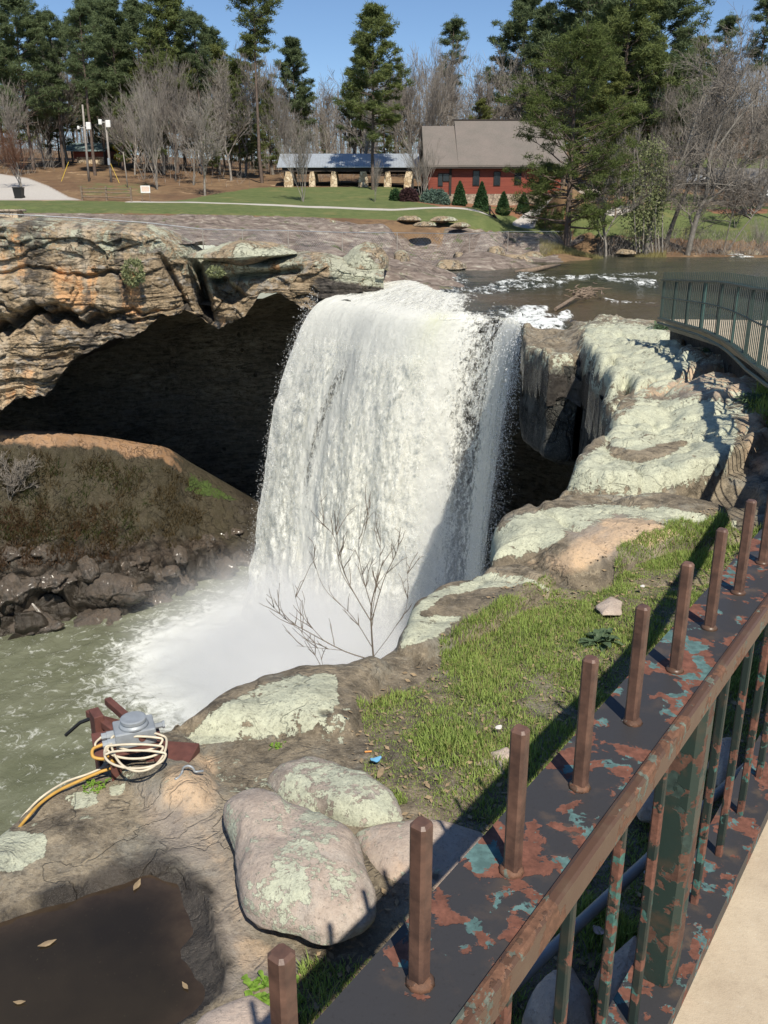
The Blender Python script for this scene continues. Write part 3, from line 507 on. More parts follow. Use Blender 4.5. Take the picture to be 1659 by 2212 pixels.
# ---------------------------------------------------------------- floodlight box, bracket, cables
bx = atZ(290, 1575, -2.42); bc = bx.copy()
u_ = np.array([.93, .37, 0]); v_ = np.array([-.37, .93, 0]); R3 = np.stack([u_, v_, [0, 0, 1]], 1)
T = empty('junction_box', (bc[0], bc[1], bc[2] - .10), 'grey metal junction box with round cap at the cliff edge', 'junction box'); off = T.location
L3 = lambda a, b, c: bc + (u_ * a + v_ * b + np.array([0, 0, c])) * .82
sB = 1.0
MB().box(L3(0, 0, -.02), (.193, .14, .085), R3, .007).build('body', M['grey_metal'], T, off=off)
MB().tube([L3(.0, 0, .03), L3(.0, 0, .045), L3(.0, 0, .052), L3(.0, 0, .060)], [.072, .067, .058, .054], 32).build('collar', M['grey_metal'], T, True, off)
MB().tube([L3(.0, 0, .058), L3(0, 0, .060), L3(.0, 0, .078), L3(0, 0, .083)], [.054, .062, .062, .054], 36).build('cap', M['grey_metal'], T, False, off)
for b_ in (-.05, .035):
    MB().tube([L3(-.115, b_, -.03), L3(-.16, b_, -.03), L3(-.161, b_, -.03), L3(-.19, b_, -.03)], [.022, .022, .018, .018], 8).build('cable_gland', M['grey_metal'], T, False, off)
MB().tube([L3(.115, .02, -.02), L3(.165, .02, -.02), L3(.166, .02, -.02), L3(.18, .02, -.02)], [.014, .014, .02, .02], 8).build('lock_handle', M['grey_metal'], T, False, off)
MB().tube([L3(.035, -.0855, -.02), L3(.035, -.089, -.02)], [.018, .017], 20).build('knockout', M['steel_rust'], T, False, off)
# rusty bracket: channel legs and arms under the box
brt = empty('steel_bracket', (bc[0], bc[1], -2.75), 'rusty red steel bracket bolted to the cliff edge under the junction box', 'bracket'); off = brt.location
A = atZ(190, 1525, -2.46); B = atZ(232, 1510, -2.46); Cc = atZ(330, 1560, -2.52)
mb = MB(); m1 = L3(-.02, 0, -.10)
mb.box((A + m1) / 2 + [0, 0, -.02], (np.linalg.norm(A - m1), .036, .04), rotz(math.atan2(*(A - m1)[[1, 0]])), .004)
mb.box((B + L3(.05, .06, -.10)) / 2 + [0, 0, .01], (np.linalg.norm(B - L3(.05, .06, -.1)), .036, .04), rotz(math.atan2(*(B - L3(.05, .06, -.1))[[1, 0]])), .004); mb.build('arm', M['steel_rust'], brt, off=off)
mb = MB(); mb.box(L3(-.06, .03, -.085), (.30, .24, .012), R3, .003); mb.build('top_plate', M['steel_rust'], brt, off=off)
mb = MB(); g = atZ(215, 1600, -2.62); mb.box((g[0], g[1], -2.66), (.05, .10, .42), R3 @ rotz(.2), .004); mb.box(L3(-.13, .05, -.22), (.05, .16, .26), R3, .004); pa_ = [atZ(196, 1543, -2.50), atZ(262, 1560, -2.50), atZ(272, 1640, -2.66), atZ(214, 1650, -2.74)]; mb.add([p for p in pa_] + [p + np.array([.0, .03, -.01]) for p in pa_], [(0, 1, 2, 3), (7, 6, 5, 4)] + [(i, (i + 1) % 4, 4 + (i + 1) % 4, 4 + i) for i in range(4)]); mb.build('leg', M['steel_rust'], brt, off=off)
mb = MB(); g = atZ(372, 1602, -2.52); mb.box((g[0], g[1], -2.60), (.22, .17, .05), R3 @ rotz(-.5), .004); mb.box(L3(.12, .0, -.15), (.05, .2, .12), R3, .003); mb.build('foot', M['steel_rust'], brt, off=off)
mb = MB(); g0 = atZ(206, 1548, -2.50); g1 = atZ(142, 1588, -2.62); mb.tube([g0, (g0 + g1) / 2 + [0, 0, .02], g1], .010, 6); mb.build('rod', M['black'], brt, off=off)
def cable(pts, rad, m, label, n=80, cat='cable', lift=.012):
    q = spline(pts, n); mb = MB(); mb.tube(q, rad, 8); return tag(mb.build('cable', m, None, True), label, cat)
gz = lambda x, y, dz: np.array([*G(x, y), 0]) + [0, 0, float(LZ(*G(x, y))[0]) + dz]
Zc = -2.47
coil = [L3(-.20, -.05, -.03), L3(-.22, -.09, -.06)]
loops = [(290, 1615, 62, 24, 0), (292, 1630, 66, 30, .3), (297, 1598, 54, 24, .5), (300, 1600, 60, 66, .9)]
pts = [L3(-.19, .035, -.03), L3(-.23, .02, -.07), L3(-.19, -.08, -.12)]
for (cx_, cy_, a_, b_, ph) in loops:
    for t in np.linspace(math.pi * 1.05, math.pi * 2.95, 11): pts.append(atZ(cx_ + a_ * math.cos(t + ph * .1), cy_ - b_ * math.sin(t + ph * .1) * (.3 if math.sin(t + ph * .1) > 0 else 1), Zc + .03 + .02 * math.sin(t)))
for (x, y) in ((248, 1640), (228, 1655), (190, 1672), (140, 1690), (90, 1722), (55, 1757), (30, 1790), (0, 1822), (-60, 1880), (-160, 1970)): pts.append(atZ(x, y, -2.60 - (.06 if x < 60 else 0)))
cable(pts, .0058, M['cable_w'], 'cream cable coiled below the junction box and trailing along the ledge edge', 420)
pts = [L3(-.19, -.05, -.03), L3(-.245, -.07, -.035), L3(-.25, -.11, -.06), L3(-.20, -.13, -.075), L3(-.16, -.10, -.09), L3(-.14, -.09, -.14)] + [atZ(x, y, -2.60 - (.06 if x < 60 else 0)) for x, y in ((262, 1625), (246, 1655), (215, 1668), (180, 1683), (130, 1706), (90, 1733), (60, 1765), (35, 1795), (5, 1828), (-60, 1890), (-160, 1980))]
cable(pts, .0078, M['cable_y'], 'yellow cable running from the junction box along the ledge edge', 260)
g = gz(411, 1715, 0); mb = MB(); mb.tube([g + [-.05, -.06, .01], g + [-.035, -.04, .006], g + [-.03, -.02, .01]] + [g + [.028 * math.cos(t), .0, .012 + .03 * math.sin(t)] for t in np.linspace(math.pi, 0, 9)] + [g + [.035, 0, .008], g + [.07, .01, .006]], .006, 6)
tag(mb.build('pipe_clamp', M['grey_metal'], None, True), 'small zinc pipe clamp fixed to the orange stained rock', 'clamp')
# litter
def scrap(name, x, y, sx, sy, m, label, cat, dz=.01, seed=0, th=.002, cur=.3):
    g = gz(x, y, dz); n = 7; U, W_ = np.meshgrid(np.linspace(-.5, .5, n), np.linspace(-.5, .5, n), indexing='ij'); r_ = random.Random(seed); a = r_.uniform(0, 3)
    xx = U.ravel() * sx * (1 - .25 * W_.ravel() ** 2 * 4); yy = W_.ravel() * sy * (1 - .5 * abs(U.ravel() * 2) ** 2); zz = cur * sx * (U.ravel() ** 2 + .5 * np.sin(W_.ravel() * 5 + a) * .2) + fbm(p3(xx / sx, yy / sy), 2, seed, 3) * sx * .08
    V = np.stack([xx * math.cos(a) - yy * math.sin(a), xx * math.sin(a) + yy * math.cos(a), zz], 1); V2 = V - [0, 0, th]; f = grid_faces(n, n)
    o = mk(name, np.r_[V, V2], np.r_[f, f[:, ::-1] + n * n], m, None, True); o.location = g; return tag(o, label, cat)
mb = MB(); g = gz(788, 1638, .012); mb.tube([g, g + [.028, .004, 0], g + [.0281, .004, 0], g + [.036, .005, 0]], [.0045, .0045, .0045, .0045], 8)
tag(mb.build('cigarette_butt', M['orangep']), 'orange cigarette butt on the rock by the grass edge', 'cigarette butt')
scrap('wrapper', 812, 1662, .06, .035, M['blue'], 'crumpled blue wrapper at the grass edge', 'wrapper', .03, 1, .002, .6); scrap('dead_leaf', 822, 1688, .03, .09, M['leaf'], 'long tan dead leaf standing below the blue wrapper', 'leaf', .02, 2)
scrap('paper_scrap', 1076, 1592, .05, .03, M['paper'], 'white paper scrap in the grass near the rail shadow', 'paper', .05, 3); scrap('paper_scrap', 1385, 1290, .05, .035, M['paper'], 'white scrap on grass left of the third picket', 'paper', .08, 4)
scrap('paper_scrap', 1684 * .83, 1915, .06, .04, M['paper'], 'white scrap under the railing near the conduit', 'paper', .06, 5); scrap('paper_scrap', 1290, 2045, .05, .04, M['pinkp'], 'pink scrap in the grass under the railing', 'paper', .06, 6)
for i, (x, y, t) in enumerate([(102, 2038, 'larger yellow leaf floating on the dark puddle'), (296, 1912, 'small pale leaf floating near the far side of the puddle'), (400, 2130, 'orange brown leaf in the puddle near the bottom'), (42, 2165, 'tiny leaf floating at the lower left of the puddle')]):
    g = atZ(x, y, -2.667); n = 9; t_ = np.linspace(0, 2 * math.pi, 14, endpoint=False); L_ = .035 if i < 2 else .022
    V = [(L_ * math.cos(q), L_ * .38 * math.sin(q) * (1.2 - abs(math.cos(q))), .002 * math.cos(2 * q) + .003) for q in t_]; mb = MB(); mb.add(V + [(a, b, c - .002) for a, b, c in V], [tuple(range(14)), tuple(range(27, 13, -1))] + [(k, (k + 1) % 14, 14 + (k + 1) % 14, 14 + k) for k in range(14)])
    o = mb.build('floating_leaf', M['leaf']); o.location = g; o.rotation_euler[2] = i * .9 + .5; tag(o, t, 'leaf')
# ---------------------------------------------------------------- grass, weeds
def blades(name, n, poly, hmin, hmax, wd, m, kind='stuff', lean=.5, seed=0, dens=None, ymax=60, zf=None):
    rg = np.random.default_rng(seed); p = np.array(poly); lo, hi = p.min(0), p.max(0); x = rg.uniform(lo[0], hi[0], n * 5); y = rg.uniform(lo[1], hi[1], n * 5)
    sd = sdist(x, y, poly) + .20 * fbm(p3(x, y), 4, 5, 2.2) - .05; dn = fbm(p3(x, y), 3, 31, 1.6) * .5 + .5; ok = (sd > 0) & (rg.random(len(x)) < sstep(.05, .42, dn) * (1 if dens is None else dens(x, y))); x, y = x[ok][:n], y[ok][:n]; n = len(x)
    z = (LZ(x, y) if zf is None else zf(x, y)) - .005; h = rg.uniform(hmin, hmax, n) * (.35 + 1.3 * sstep(.3, .75, fbm(p3(x, y), 3, 77, 3.2) * .5 + .5)); a = rg.uniform(0, 2 * math.pi, n); l = rg.uniform(.1, lean, n) * h; b = a + rg.uniform(-.5, .5, n)
    ww = wd * rg.uniform(.6, 1.3, n); base = np.stack([x, y, z], 1); sx = np.stack([-np.sin(a), np.cos(a), 0 * a], 1) * ww[:, None] / 2; tip = np.stack([np.cos(b) * l, np.sin(b) * l, h], 1); mid = np.stack([np.cos(b) * l * .35, np.sin(b) * l * .35, h * .55], 1)
    V = np.stack([base - sx, base + sx, base + mid + sx * .8, base + mid - sx * .8, base + tip], 1).reshape(-1, 3); i = np.arange(n)[:, None] * 5
    tri = np.concatenate([i + [0, 1, 2], i + [0, 2, 3], i + [3, 2, 4]], 0); return tag(mk(name, V, tri, m), kind=kind)
gd = lambda x, y: np.clip(1.25 - .08 * y, .35, 1)
blades('grass', 150000, GRASS, .012, .044, .0055, M['grass'], seed=1, lean=.9); blades('dry_grass', 18000, GRASS, .02, .05, .004, M['drygrass'], seed=2, lean=1.6)
blades('grass_tufts', 3000, GP((1050, 1560), (1190, 1480), (1400, 1360), (1560, 1180), (1660, 1150), (1800, 1400), (1560, 1700), (1300, 1900), (1120, 1780)), .05, .11, .006, M['grass'], seed=3, lean=.8)
for i, (x, y, r_, n) in enumerate([(590, 2170, 55, 500), (565, 2110, 25, 120), (640, 2035, 35, 260), (870, 1745, 40, 250), (950, 1700, 50, 300), (1000, 1690, 40, 260), (1640, 960, 40, 700), (1280, 1980, 40, 200), (1310, 2030, 60, 260), (1550, 1200, 60, 500), (720, 2060, 60, 400), (1350, 1650, 50, 260)]):
    pl = GP(*[(x + r_ * math.cos(t), y + r_ * .7 * math.sin(t)) for t in np.linspace(0, 6.2, 10)]); sc_ = 1 if y > 1100 else 2.2
    blades('grass_tuft', n, pl, .04 * sc_, .10 * sc_, .006 * sc_, M['grass'], seed=20 + i, lean=.8)
def leafy(name, x, y, n, L_, w_, m, label, cat, seed, tilt=(.2, 1.1), stalk=.0, zup=.0):
    rg = random.Random(seed); g = gz(x, y, zup); mb = MB()
    for i in range(n):
        a = rg.uniform(0, 6.28); t = rg.uniform(*tilt); l = L_ * rg.uniform(.6, 1.1); d = np.array([math.cos(a) * math.cos(t), math.sin(a) * math.cos(t), math.sin(t)]); s = np.array([-math.sin(a), math.cos(a), 0]); o_ = np.array([rg.uniform(-1, 1), rg.uniform(-1, 1), 0]) * stalk
        V = []
        for q, ww in ((0, .15), (.25, .6), (.45, .85), (.6, 1.), (.8, .75), (1, .05)):
            c = o_ + d * l * q + np.array([0, 0, -.5 * l * q * q]); wob = 1 + .35 * math.sin(q * 30 + i); V += [c - s * w_ / 2 * ww * wob + [0, 0, w_ * .2 * ww], c, c + s * w_ / 2 * ww * wob + [0, 0, w_ * .2 * ww]]
        mb.add(V, [(k * 3 + j, k * 3 + j + 1, k * 3 + j + 4, k * 3 + j + 3) for k in range(5) for j in (0, 1)])
    o = mb.build(name, m); o.location = g; return tag(o, label, cat)
leafy('broadleaf_weed', 1298, 1395, 46, .17, .045, M['weed'], 'large dark blue-green lobed weed growing in the grass by the pickets', 'weed', 3, (.1, 1.2), .05)
leafy('clover_plant', 585, 2185, 120, .07, .022, M['clover'], 'bright green leafy plant at the bottom edge beside the brown picket', 'plant', 5, (.2, 1.3), .09)
leafy('small_weed', 205, 1708, 60, .05, .012, M['clover'], 'small green weed on the lichen at the ledge edge below the cables', 'weed', 6, (.1, 1.4), .05)
leafy('small_weed', 600, 1620, 30, .04, .008, M['clover'], 'tiny green sprig on the brown rock above the grey boulder', 'weed', 7, (.3, 1.4), .03)
leafy('small_weed', 1313, 2180, 20, .05, .03, M['clover'], 'bright little clover under the railing at the bottom', 'weed', 8, (.0, .8), .02)
leafy('bush', 1640, 955, 220, .30, .05, M['weed'], 'leafy green bush at the right edge beside the far railing wall', 'bush', 9, (.2, 1.3), .25)
leafy('bush', 1440, 735, 200, .35, .06, M['weed'], 'dark green bush under the far railing by the ledge', 'bush', 10, (.2, 1.3), .35)
leafy('bush', 1545, 815, 200, .30, .05, M['weed'], 'green bush in the gap between ledge and railing wall', 'bush', 11, (.2, 1.3), .3)
# leaf litter
rg = np.random.default_rng(4); n = 2600; pp = np.array(GRASS); x = rg.uniform(pp[:, 0].min(), 4.5, n * 6); y = rg.uniform(pp[:, 1].min(), 9, n * 6); ok = sdist(x, y, GRASS) > -.1; x, y = x[ok][:n], y[ok][:n]; n = len(x); z = LZ(x, y) + .012
a = rg.uniform(0, 6.28, n); l = rg.uniform(.012, .035, n); u2 = np.stack([np.cos(a), np.sin(a), rg.uniform(-.3, .3, n)], 1) * l[:, None] * .7; v2 = np.stack([-np.sin(a), np.cos(a), rg.uniform(-.5, .5, n)], 1) * l[:, None] * .35; b = np.stack([x, y, z], 1)
V = np.stack([b - u2, b - v2, b + u2, b + v2], 1).reshape(-1, 3); tag(mk('leaf_litter', V, np.arange(n * 4).reshape(-1, 4), M['leaf']), kind='stuff')

# ---------------------------------------------------------------- bare trees (shared generator)
def bare(rg, H, r0, levels=5, spread=.55, up=.25, kids=3, l0=.42, droop=0., min_l=.25, wob=.12, trunk=.35, ratio=.68, multi=1):
    segs = []; 
    def grow(p, d, L_, r, lv):
        n = max(2, int(3 + L_ / H * 8)); q = p.copy(); dd = d.copy(); pts = [q.copy()]
        for i in range(n):
            dd = dd + np.array([rg.gauss(0, wob), rg.gauss(0, wob), rg.gauss(0, wob * .6) + up * .08 - droop * .05 * lv]); dd /= np.linalg.norm(dd); q = q + dd * L_ / n; pts.append(q.copy())
        r1 = r * (.6 if lv else .62)
        for i in range(n): segs.append((pts[i], pts[i + 1], r + (r1 - r) * i / n, r + (r1 - r) * (i + 1) / n))
        if lv >= levels or L_ < min_l: return
        nk = kids + (1 if rg.random() < .4 else 0) + (2 if lv == 0 else 0)
        for j in range(nk):
            t = rg.uniform(trunk if lv == 0 else .3, 1.0); i = min(n - 1, int(t * n)); b = pts[i] + (pts[i + 1] - pts[i]) * (t * n - i if t < 1 else 1)
            ax = np.array([rg.gauss(0, 1), rg.gauss(0, 1), rg.gauss(0, .5)]); ax -= dd * np.dot(ax, dd); ax /= np.linalg.norm(ax) + 1e-9; sp = spread * rg.uniform(.6, 1.5); nd = dd * math.cos(sp) + ax * math.sin(sp) + np.array([0, 0, up * .5]); nd /= np.linalg.norm(nd)
            grow(b, nd, L_ * ratio * rg.uniform(.6, 1.15), (r + (r1 - r) * t) * rg.uniform(.5, .72), lv + 1)
        grow(pts[-1], dd, L_ * ratio, r1 * .9, lv + 1)
    for m_ in range(multi):
        a = rg.uniform(0, 6.28); tl = 0 if multi == 1 else .22; grow(np.array([math.cos(a), math.sin(a), 0]) * (.0 if multi == 1 else r0 * 1.5) * rg.random(), np.array([math.cos(a) * tl, math.sin(a) * tl, 1]) / math.hypot(1, tl), H * l0, r0, 0)
    return segs
def segs_mesh(segs, mn=0.0, sides=3):
    A = np.array([s[0] for s in segs]); B = np.array([s[1] for s in segs]); ra = np.maximum([s[2] for s in segs], mn); rb = np.maximum([s[3] for s in segs], mn); T_ = B - A; T_ /= np.linalg.norm(T_, axis=1)[:, None] + 1e-9
    ref = np.where(abs(T_[:, 2:3]) < .9, np.array([[0, 0, 1.]]), np.array([[1., 0, 0]])); U = np.cross(T_, ref); U /= np.linalg.norm(U, axis=1)[:, None]; W_ = np.cross(T_, U); V = []
    for P_, r in ((A, ra), (B, rb)):
        for j in range(sides): q_ = 2 * math.pi * j / sides; V.append(P_ + (U * math.cos(q_) + W_ * math.sin(q_)) * r[:, None])
    V = np.stack(V, 1).reshape(-1, 3); i = np.arange(len(A))[:, None] * 2 * sides
    return V, np.concatenate([i + [j, (j + 1) % sides, sides + (j + 1) % sides, sides + j] for j in range(sides)], 0)
# sapling hanging over the gorge edge
g = np.array([*G(803, 1424), 0.]); g[2] = float(LZ(g[0], g[1])[0]) - .06
def gpt(x, y, dY=0.): return atY(x, y, g[1] + .12 + dY)
rgs = random.Random(5); segs = []
def limb(pts, r0, r1, tw=3):
    q = spline([gpt(*p) for p in pts], 14)
    for i in range(13): segs.append((q[i], q[i + 1], .42 * (r0 + (r1 - r0) * i / 13), .42 * (r0 + (r1 - r0) * (i + 1) / 13)))
    for _ in range(tw):
        i = rgs.randint(3, 12); d = q[i] - q[i - 1]; d /= np.linalg.norm(d); s = np.array([rgs.choice((-1, 1)) * rgs.uniform(.3, .8), rgs.uniform(-.6, .6), rgs.uniform(.1, .7)]); d = d + s; d /= np.linalg.norm(d); l = rgs.uniform(.08, .24); p = q[i]; n_ = 4
        for k_ in range(n_):
            d = d + np.array([rgs.gauss(0, .12), rgs.gauss(0, .12), .08]); d /= np.linalg.norm(d); p2 = p + d * l / n_; segs.append((p, p2, .0032 - .0005 * k_, .0028 - .0005 * k_)); p = p2
            if rgs.random() < .3: e = d + np.array([rgs.gauss(0, .7), 0, .3]); e /= np.linalg.norm(e); segs.append((p, p + e * l * .3, .002, .0014))
limb([(808, 1438), (803, 1370), (802, 1310), (815, 1255), (828, 1210)], .016, .007, 5); limb([(803, 1340), (830, 1250), (858, 1190), (862, 1150)], .009, .003, 6)
limb([(803, 1345), (770, 1290), (745, 1240), (722, 1160), (690, 1128)], .009, .003, 7); limb([(770, 1290), (735, 1230), (728, 1160), (722, 1110)], .006, .002, 5); limb([(802, 1310), (785, 1250), (775, 1190), (780, 1100)], .008, .002, 6)
limb([(805, 1400), (760, 1330), (700, 1270), (672, 1190)], .007, .002, 6); limb([(800, 1425), (740, 1405), (660, 1362), (620, 1340), (580, 1300)], .011, .003, 9); limb([(700, 1385), (650, 1325), (632, 1260)], .006, .002, 5)
limb([(698, 1448), (672, 1400), (640, 1350), (612, 1335)], .006, .002, 5); limb([(700, 1448), (690, 1410), (675, 1380)], .004, .002, 2); limb([(806, 1420), (850, 1360), (880, 1300), (876, 1180)], .006, .002, 6); limb([(803, 1330), (818, 1230), (822, 1160), (818, 1110)], .006, .002, 4)
limb([(775, 1190), (790, 1140), (800, 1090)], .004, .0015, 3); limb([(740, 1405), (690, 1400), (640, 1395)], .005, .002, 4)
V, Fc = segs_mesh(segs, .0012, 5); o = mk('bare_sapling', V - g, Fc, M['sapling']); o.location = g; tag(o, 'leafless sapling growing from the near ledge in front of the waterfall', 'sapling')
# ================================================================ gorge: pool, falls, caves, far cliff
ZW, ZP = -4.65, -23.0
def bump_front(P, s, sc): return fbm(P * np.array([1, 1, 2.2]), 5, s, sc)
# far cliff: rows of traced stations (x, y, Y)
colsx = np.array([-900, -420, 0, 60, 120, 170, 230, 300, 345, 400, 430, 470, 510, 560, 610, 650, 700, 760, 830.])
topy = np.array([470, 476, 490, 492, 494, 497, 503, 508, 520, 550, 572, 568, 572, 578, 572, 568, 572, 590, 602.])
boty = np.array([960, 930, 888, 866, 832, 768, 738, 716, 688, 686, 700, 702, 690, 640, 652, 664, 665, 668, 670.])
YY = np.array([40, 44, 49, 49.3, 49.6, 49.8, 50, 50.4, 51, 52, 53.2, 52.6, 52.2, 52, 51.4, 51, 50.5, 50, 49.5])
YB = YY - np.array([1.5, 1.5, 1.2, 1.1, 1.0, .7, .5, .4, .2, 0, 0, -.2, .4, .6, .8, .6, .4, .2, .1])
NCx, NT = 900, 340; cx_ = np.linspace(-900, 830, NCx); ty_ = np.interp(cx_, colsx, topy); by_ = np.interp(cx_, colsx, boty); y0_ = np.interp(cx_, colsx, YY); y1_ = np.interp(cx_, colsx, YB)
top = np.stack([atY(a, b, c) for a, b, c in zip(cx_, ty_, y0_)]); bot = np.stack([atY(a, b, c) for a, b, c in zip(cx_, by_, y1_)])
V = [top + [0, 3.0, .5], top + [0, 1.2, .28], top + [0, .45, .12]]
tt = np.linspace(0, 1, NT)
for t in tt: V.append(top * (1 - t) + bot * t)
for a, b in ((.8, .25), (2.0, .5), (4, .9), (8, 1.2), (14, .6)): V.append(bot + [0, a, b])
V = np.array(V); rows = V.shape[0]; flat = V.reshape(-1, 3)
q = flat.copy(); q[:, 0] *= .8; f1, f2, idv = worley(q * np.array([.55, .55, 1.1]) + fbm(q, 3, 3, .5)[:, None] * .5, 8, .8); st = fbm(np.stack([flat[:, 0] * .12, flat[:, 1] * .1, flat[:, 2] * 1.6], 1), 4, 6, 1.0)
st2 = fbm(np.stack([flat[:, 0] * .35, flat[:, 1] * .3, flat[:, 2] * 4.5], 1), 4, 16, 1.0)
low = np.repeat(np.r_[0, 0, .1, tt, np.ones(5)], NCx); h1, h2, idh = worley(q * np.array([1.0, .8, 1.9]) + fbm(q, 3, 33, 1.1)[:, None] * .4, 28, .95); lo2 = sstep(.5, .85, low)
disp = (idv - .5) * (.75 + .5 * low) + (idh - .5) * .38 + st * (.16 + .40 * lo2) + st2 * (.15 + .45 * lo2) + (np.floor(flat[:, 2] * 1.1 + idv * 3) % 2) * .35 * lo2 + fbm(q, 5, 2, .5) * .8 - np.exp(-((f2 - f1) / .04) ** 2) * .08 + fbm(q, 4, 52, 3.0) * .14
amp = np.repeat(np.r_[.0, .3, .7, np.ones(NT), 1, .9, .8, .6, .4], NCx); px_, py_ = proj(flat)
rec = 1.5 * sstep(-.3, 1, fbm(flat * [.5, .5, .5], 3, 12, 1)) * 0
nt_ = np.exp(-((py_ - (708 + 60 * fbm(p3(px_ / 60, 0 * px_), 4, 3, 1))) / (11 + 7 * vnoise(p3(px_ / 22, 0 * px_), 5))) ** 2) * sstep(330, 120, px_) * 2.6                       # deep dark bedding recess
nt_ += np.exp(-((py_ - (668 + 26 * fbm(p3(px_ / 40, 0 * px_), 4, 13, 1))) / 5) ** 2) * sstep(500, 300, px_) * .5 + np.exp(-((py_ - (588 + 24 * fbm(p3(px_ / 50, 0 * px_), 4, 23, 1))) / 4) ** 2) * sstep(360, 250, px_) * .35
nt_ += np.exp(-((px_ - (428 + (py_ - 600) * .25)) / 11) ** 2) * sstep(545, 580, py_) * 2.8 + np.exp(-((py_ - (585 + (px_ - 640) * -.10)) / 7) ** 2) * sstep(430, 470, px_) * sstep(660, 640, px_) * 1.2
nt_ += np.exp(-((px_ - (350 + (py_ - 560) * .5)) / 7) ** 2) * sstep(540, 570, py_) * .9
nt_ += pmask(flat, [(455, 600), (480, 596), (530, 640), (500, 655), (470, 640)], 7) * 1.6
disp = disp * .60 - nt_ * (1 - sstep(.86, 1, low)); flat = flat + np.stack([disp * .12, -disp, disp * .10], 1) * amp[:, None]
flat[:, 2] += amp * low ** 6 * fbm(np.stack([flat[:, 0], flat[:, 1] * 0, flat[:, 2] * 0], 1), 5, 44, .8) * .8
mk4 = np.zeros((len(flat), 4)); hz = (1 - low)
mk4[:, 0] = .50 * sstep(.5, .05, low) * sstep(-200, 40, px_) * (1 - .7 * sstep(150, 60, px_) * sstep(.1, .2, low)) + .34 * sstep(380, 450, px_) * sstep(660, 560, px_) * sstep(.75, .35, low) + .48 * sstep(700, 730, px_)
mk4[:, 1] = .62 * pmask(flat, [(90, 580), (180, 570), (310, 590), (330, 690), (240, 700), (130, 660)], 30) + .5 * pmask(flat, [(0, 500), (70, 500), (60, 600), (0, 620)], 20) + .4 * pmask(flat, [(0, 790), (90, 790), (130, 830), (40, 870), (0, 880)], 15) + .6 * pmask(flat, [(340, 672), (440, 678), (510, 690), (480, 706), (350, 700)], 8) + .6 * pmask(flat, [(480, 572), (640, 560), (650, 580), (520, 590)], 8)
mk4[:, 3] = .5 * sstep(0, .3, fbm(np.stack([flat[:, 0] * 1.4, flat[:, 1] * .2, flat[:, 2] * .12], 1), 3, 91, 1.)) * sstep(360, 330, px_)
stk = sstep(-.1, .25, fbm(np.stack([flat[:, 0] * 1.6, flat[:, 1] * .2, flat[:, 2] * .10], 1), 3, 191, 1.)); mk4[:, 1] = mk4[:, 1] * (.45 + .9 * stk); mk4[:, 0] *= .65 + .5 * (1 - stk)
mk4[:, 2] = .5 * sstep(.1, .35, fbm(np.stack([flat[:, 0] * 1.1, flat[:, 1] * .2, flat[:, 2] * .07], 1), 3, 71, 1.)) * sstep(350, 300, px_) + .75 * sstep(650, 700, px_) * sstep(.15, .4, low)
lowr = np.repeat(np.arange(rows) >= NT + 1, NCx); mk4[lowr] = (0, 0, .8, 0)  # cave roof rows coloured dark, shade painted into the mask
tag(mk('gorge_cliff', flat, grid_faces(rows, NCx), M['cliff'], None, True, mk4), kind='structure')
# cave behind the falls: roof, back wall, floor
brD = [(698, 648), (728, 652), (756, 657), (790, 664), (830, 674), (880, 682), (925, 687), (968, 689), (1012, 688), (1055, 689), (1090, 694), (1114, 704), (1128, 718), (1137, 735)]
brink = np.array([atZ(a, b, ZW) for a, b in brD])
lipc = [(-60, 36.5, -12), (-34, 43, -9.5)] + [tuple(bot[i] + [0, 1.5, .6]) for i in range(250, NCx - 30, 60)] + [tuple(b + np.array([.2, 2.2, -1.0])) for b in brink[2:-1]] + [(9.0, 37, -6), (10.5, 30, -7.5), (10.5, 22, -8), (9, 15, -8)]
L0 = spline(lipc, 160); bk = spline([(-62, 50), (-40, 60), (-24, 66), (-10, 69), (3, 67), (14, 60), (20, 48), (21, 34), (18, 22), (12, 12)], 160)
V = []
for t in np.linspace(0, 1, 14): V.append(np.c_[L0[:, :2] * (1 - t) + bk * t, L0[:, 2] * (1 - t) + (-9 + 0 * L0[:, 2]) * t + .9 * math.sin(t * 3.1)])
for t in np.linspace(.08, 1, 24): V.append(np.c_[bk, -9 * (1 - t) + -24 * t + 0 * bk[:, 0]])
V = np.concatenate(V); V += np.stack([fbm(V, 4, 3, .3), fbm(V, 4, 4, .3), fbm(V, 4, 5, .3)], 1) * 1.0 * np.repeat(np.clip(np.arange(38) / 4, 0, 1), 160)[:, None]
tag(mk('cave_wall', V, grid_faces(38, 160), M['cave'], None, True, np.zeros((len(V), 4))), kind='structure')
# roof slab over everything behind (blocks light, carries the river bed)
# talus slope
tpD = [(-900, 900, 46), (-300, 905, 47), (0, 940, 49.2), (120, 944, 50.4), (220, 955, 52.6), (340, 975, 55.2), (400, 1012, 57), (480, 1058, 58.5), (545, 1095, 59.5), (640, 1150, 60), (760, 1200, 60)]
wlD = [(-900, 1520), (-300, 1440), (0, 1392), (100, 1368), (200, 1352), (300, 1328), (380, 1308), (430, 1262), (545, 1236), (640, 1215), (760, 1205)]
NC2, NT2 = 520, 240; xs = np.linspace(-900, 760, NC2); tp = np.array(tpD, float); wl = np.array(wlD, float)
top = np.stack([atY(x, np.interp(x, tp[:, 0], tp[:, 1]), np.interp(x, tp[:, 0], tp[:, 2])) for x in xs]); bo = np.stack([atZ(x, np.interp(x, wl[:, 0], wl[:, 1]), ZP - .2) for x in xs]); bo[:, 1] = np.minimum(bo[:, 1], top[:, 1] - 2)
V = [top + [0, 6, -2.2], top + [0, 3, -.6], top + [0, 1.2, .02]]
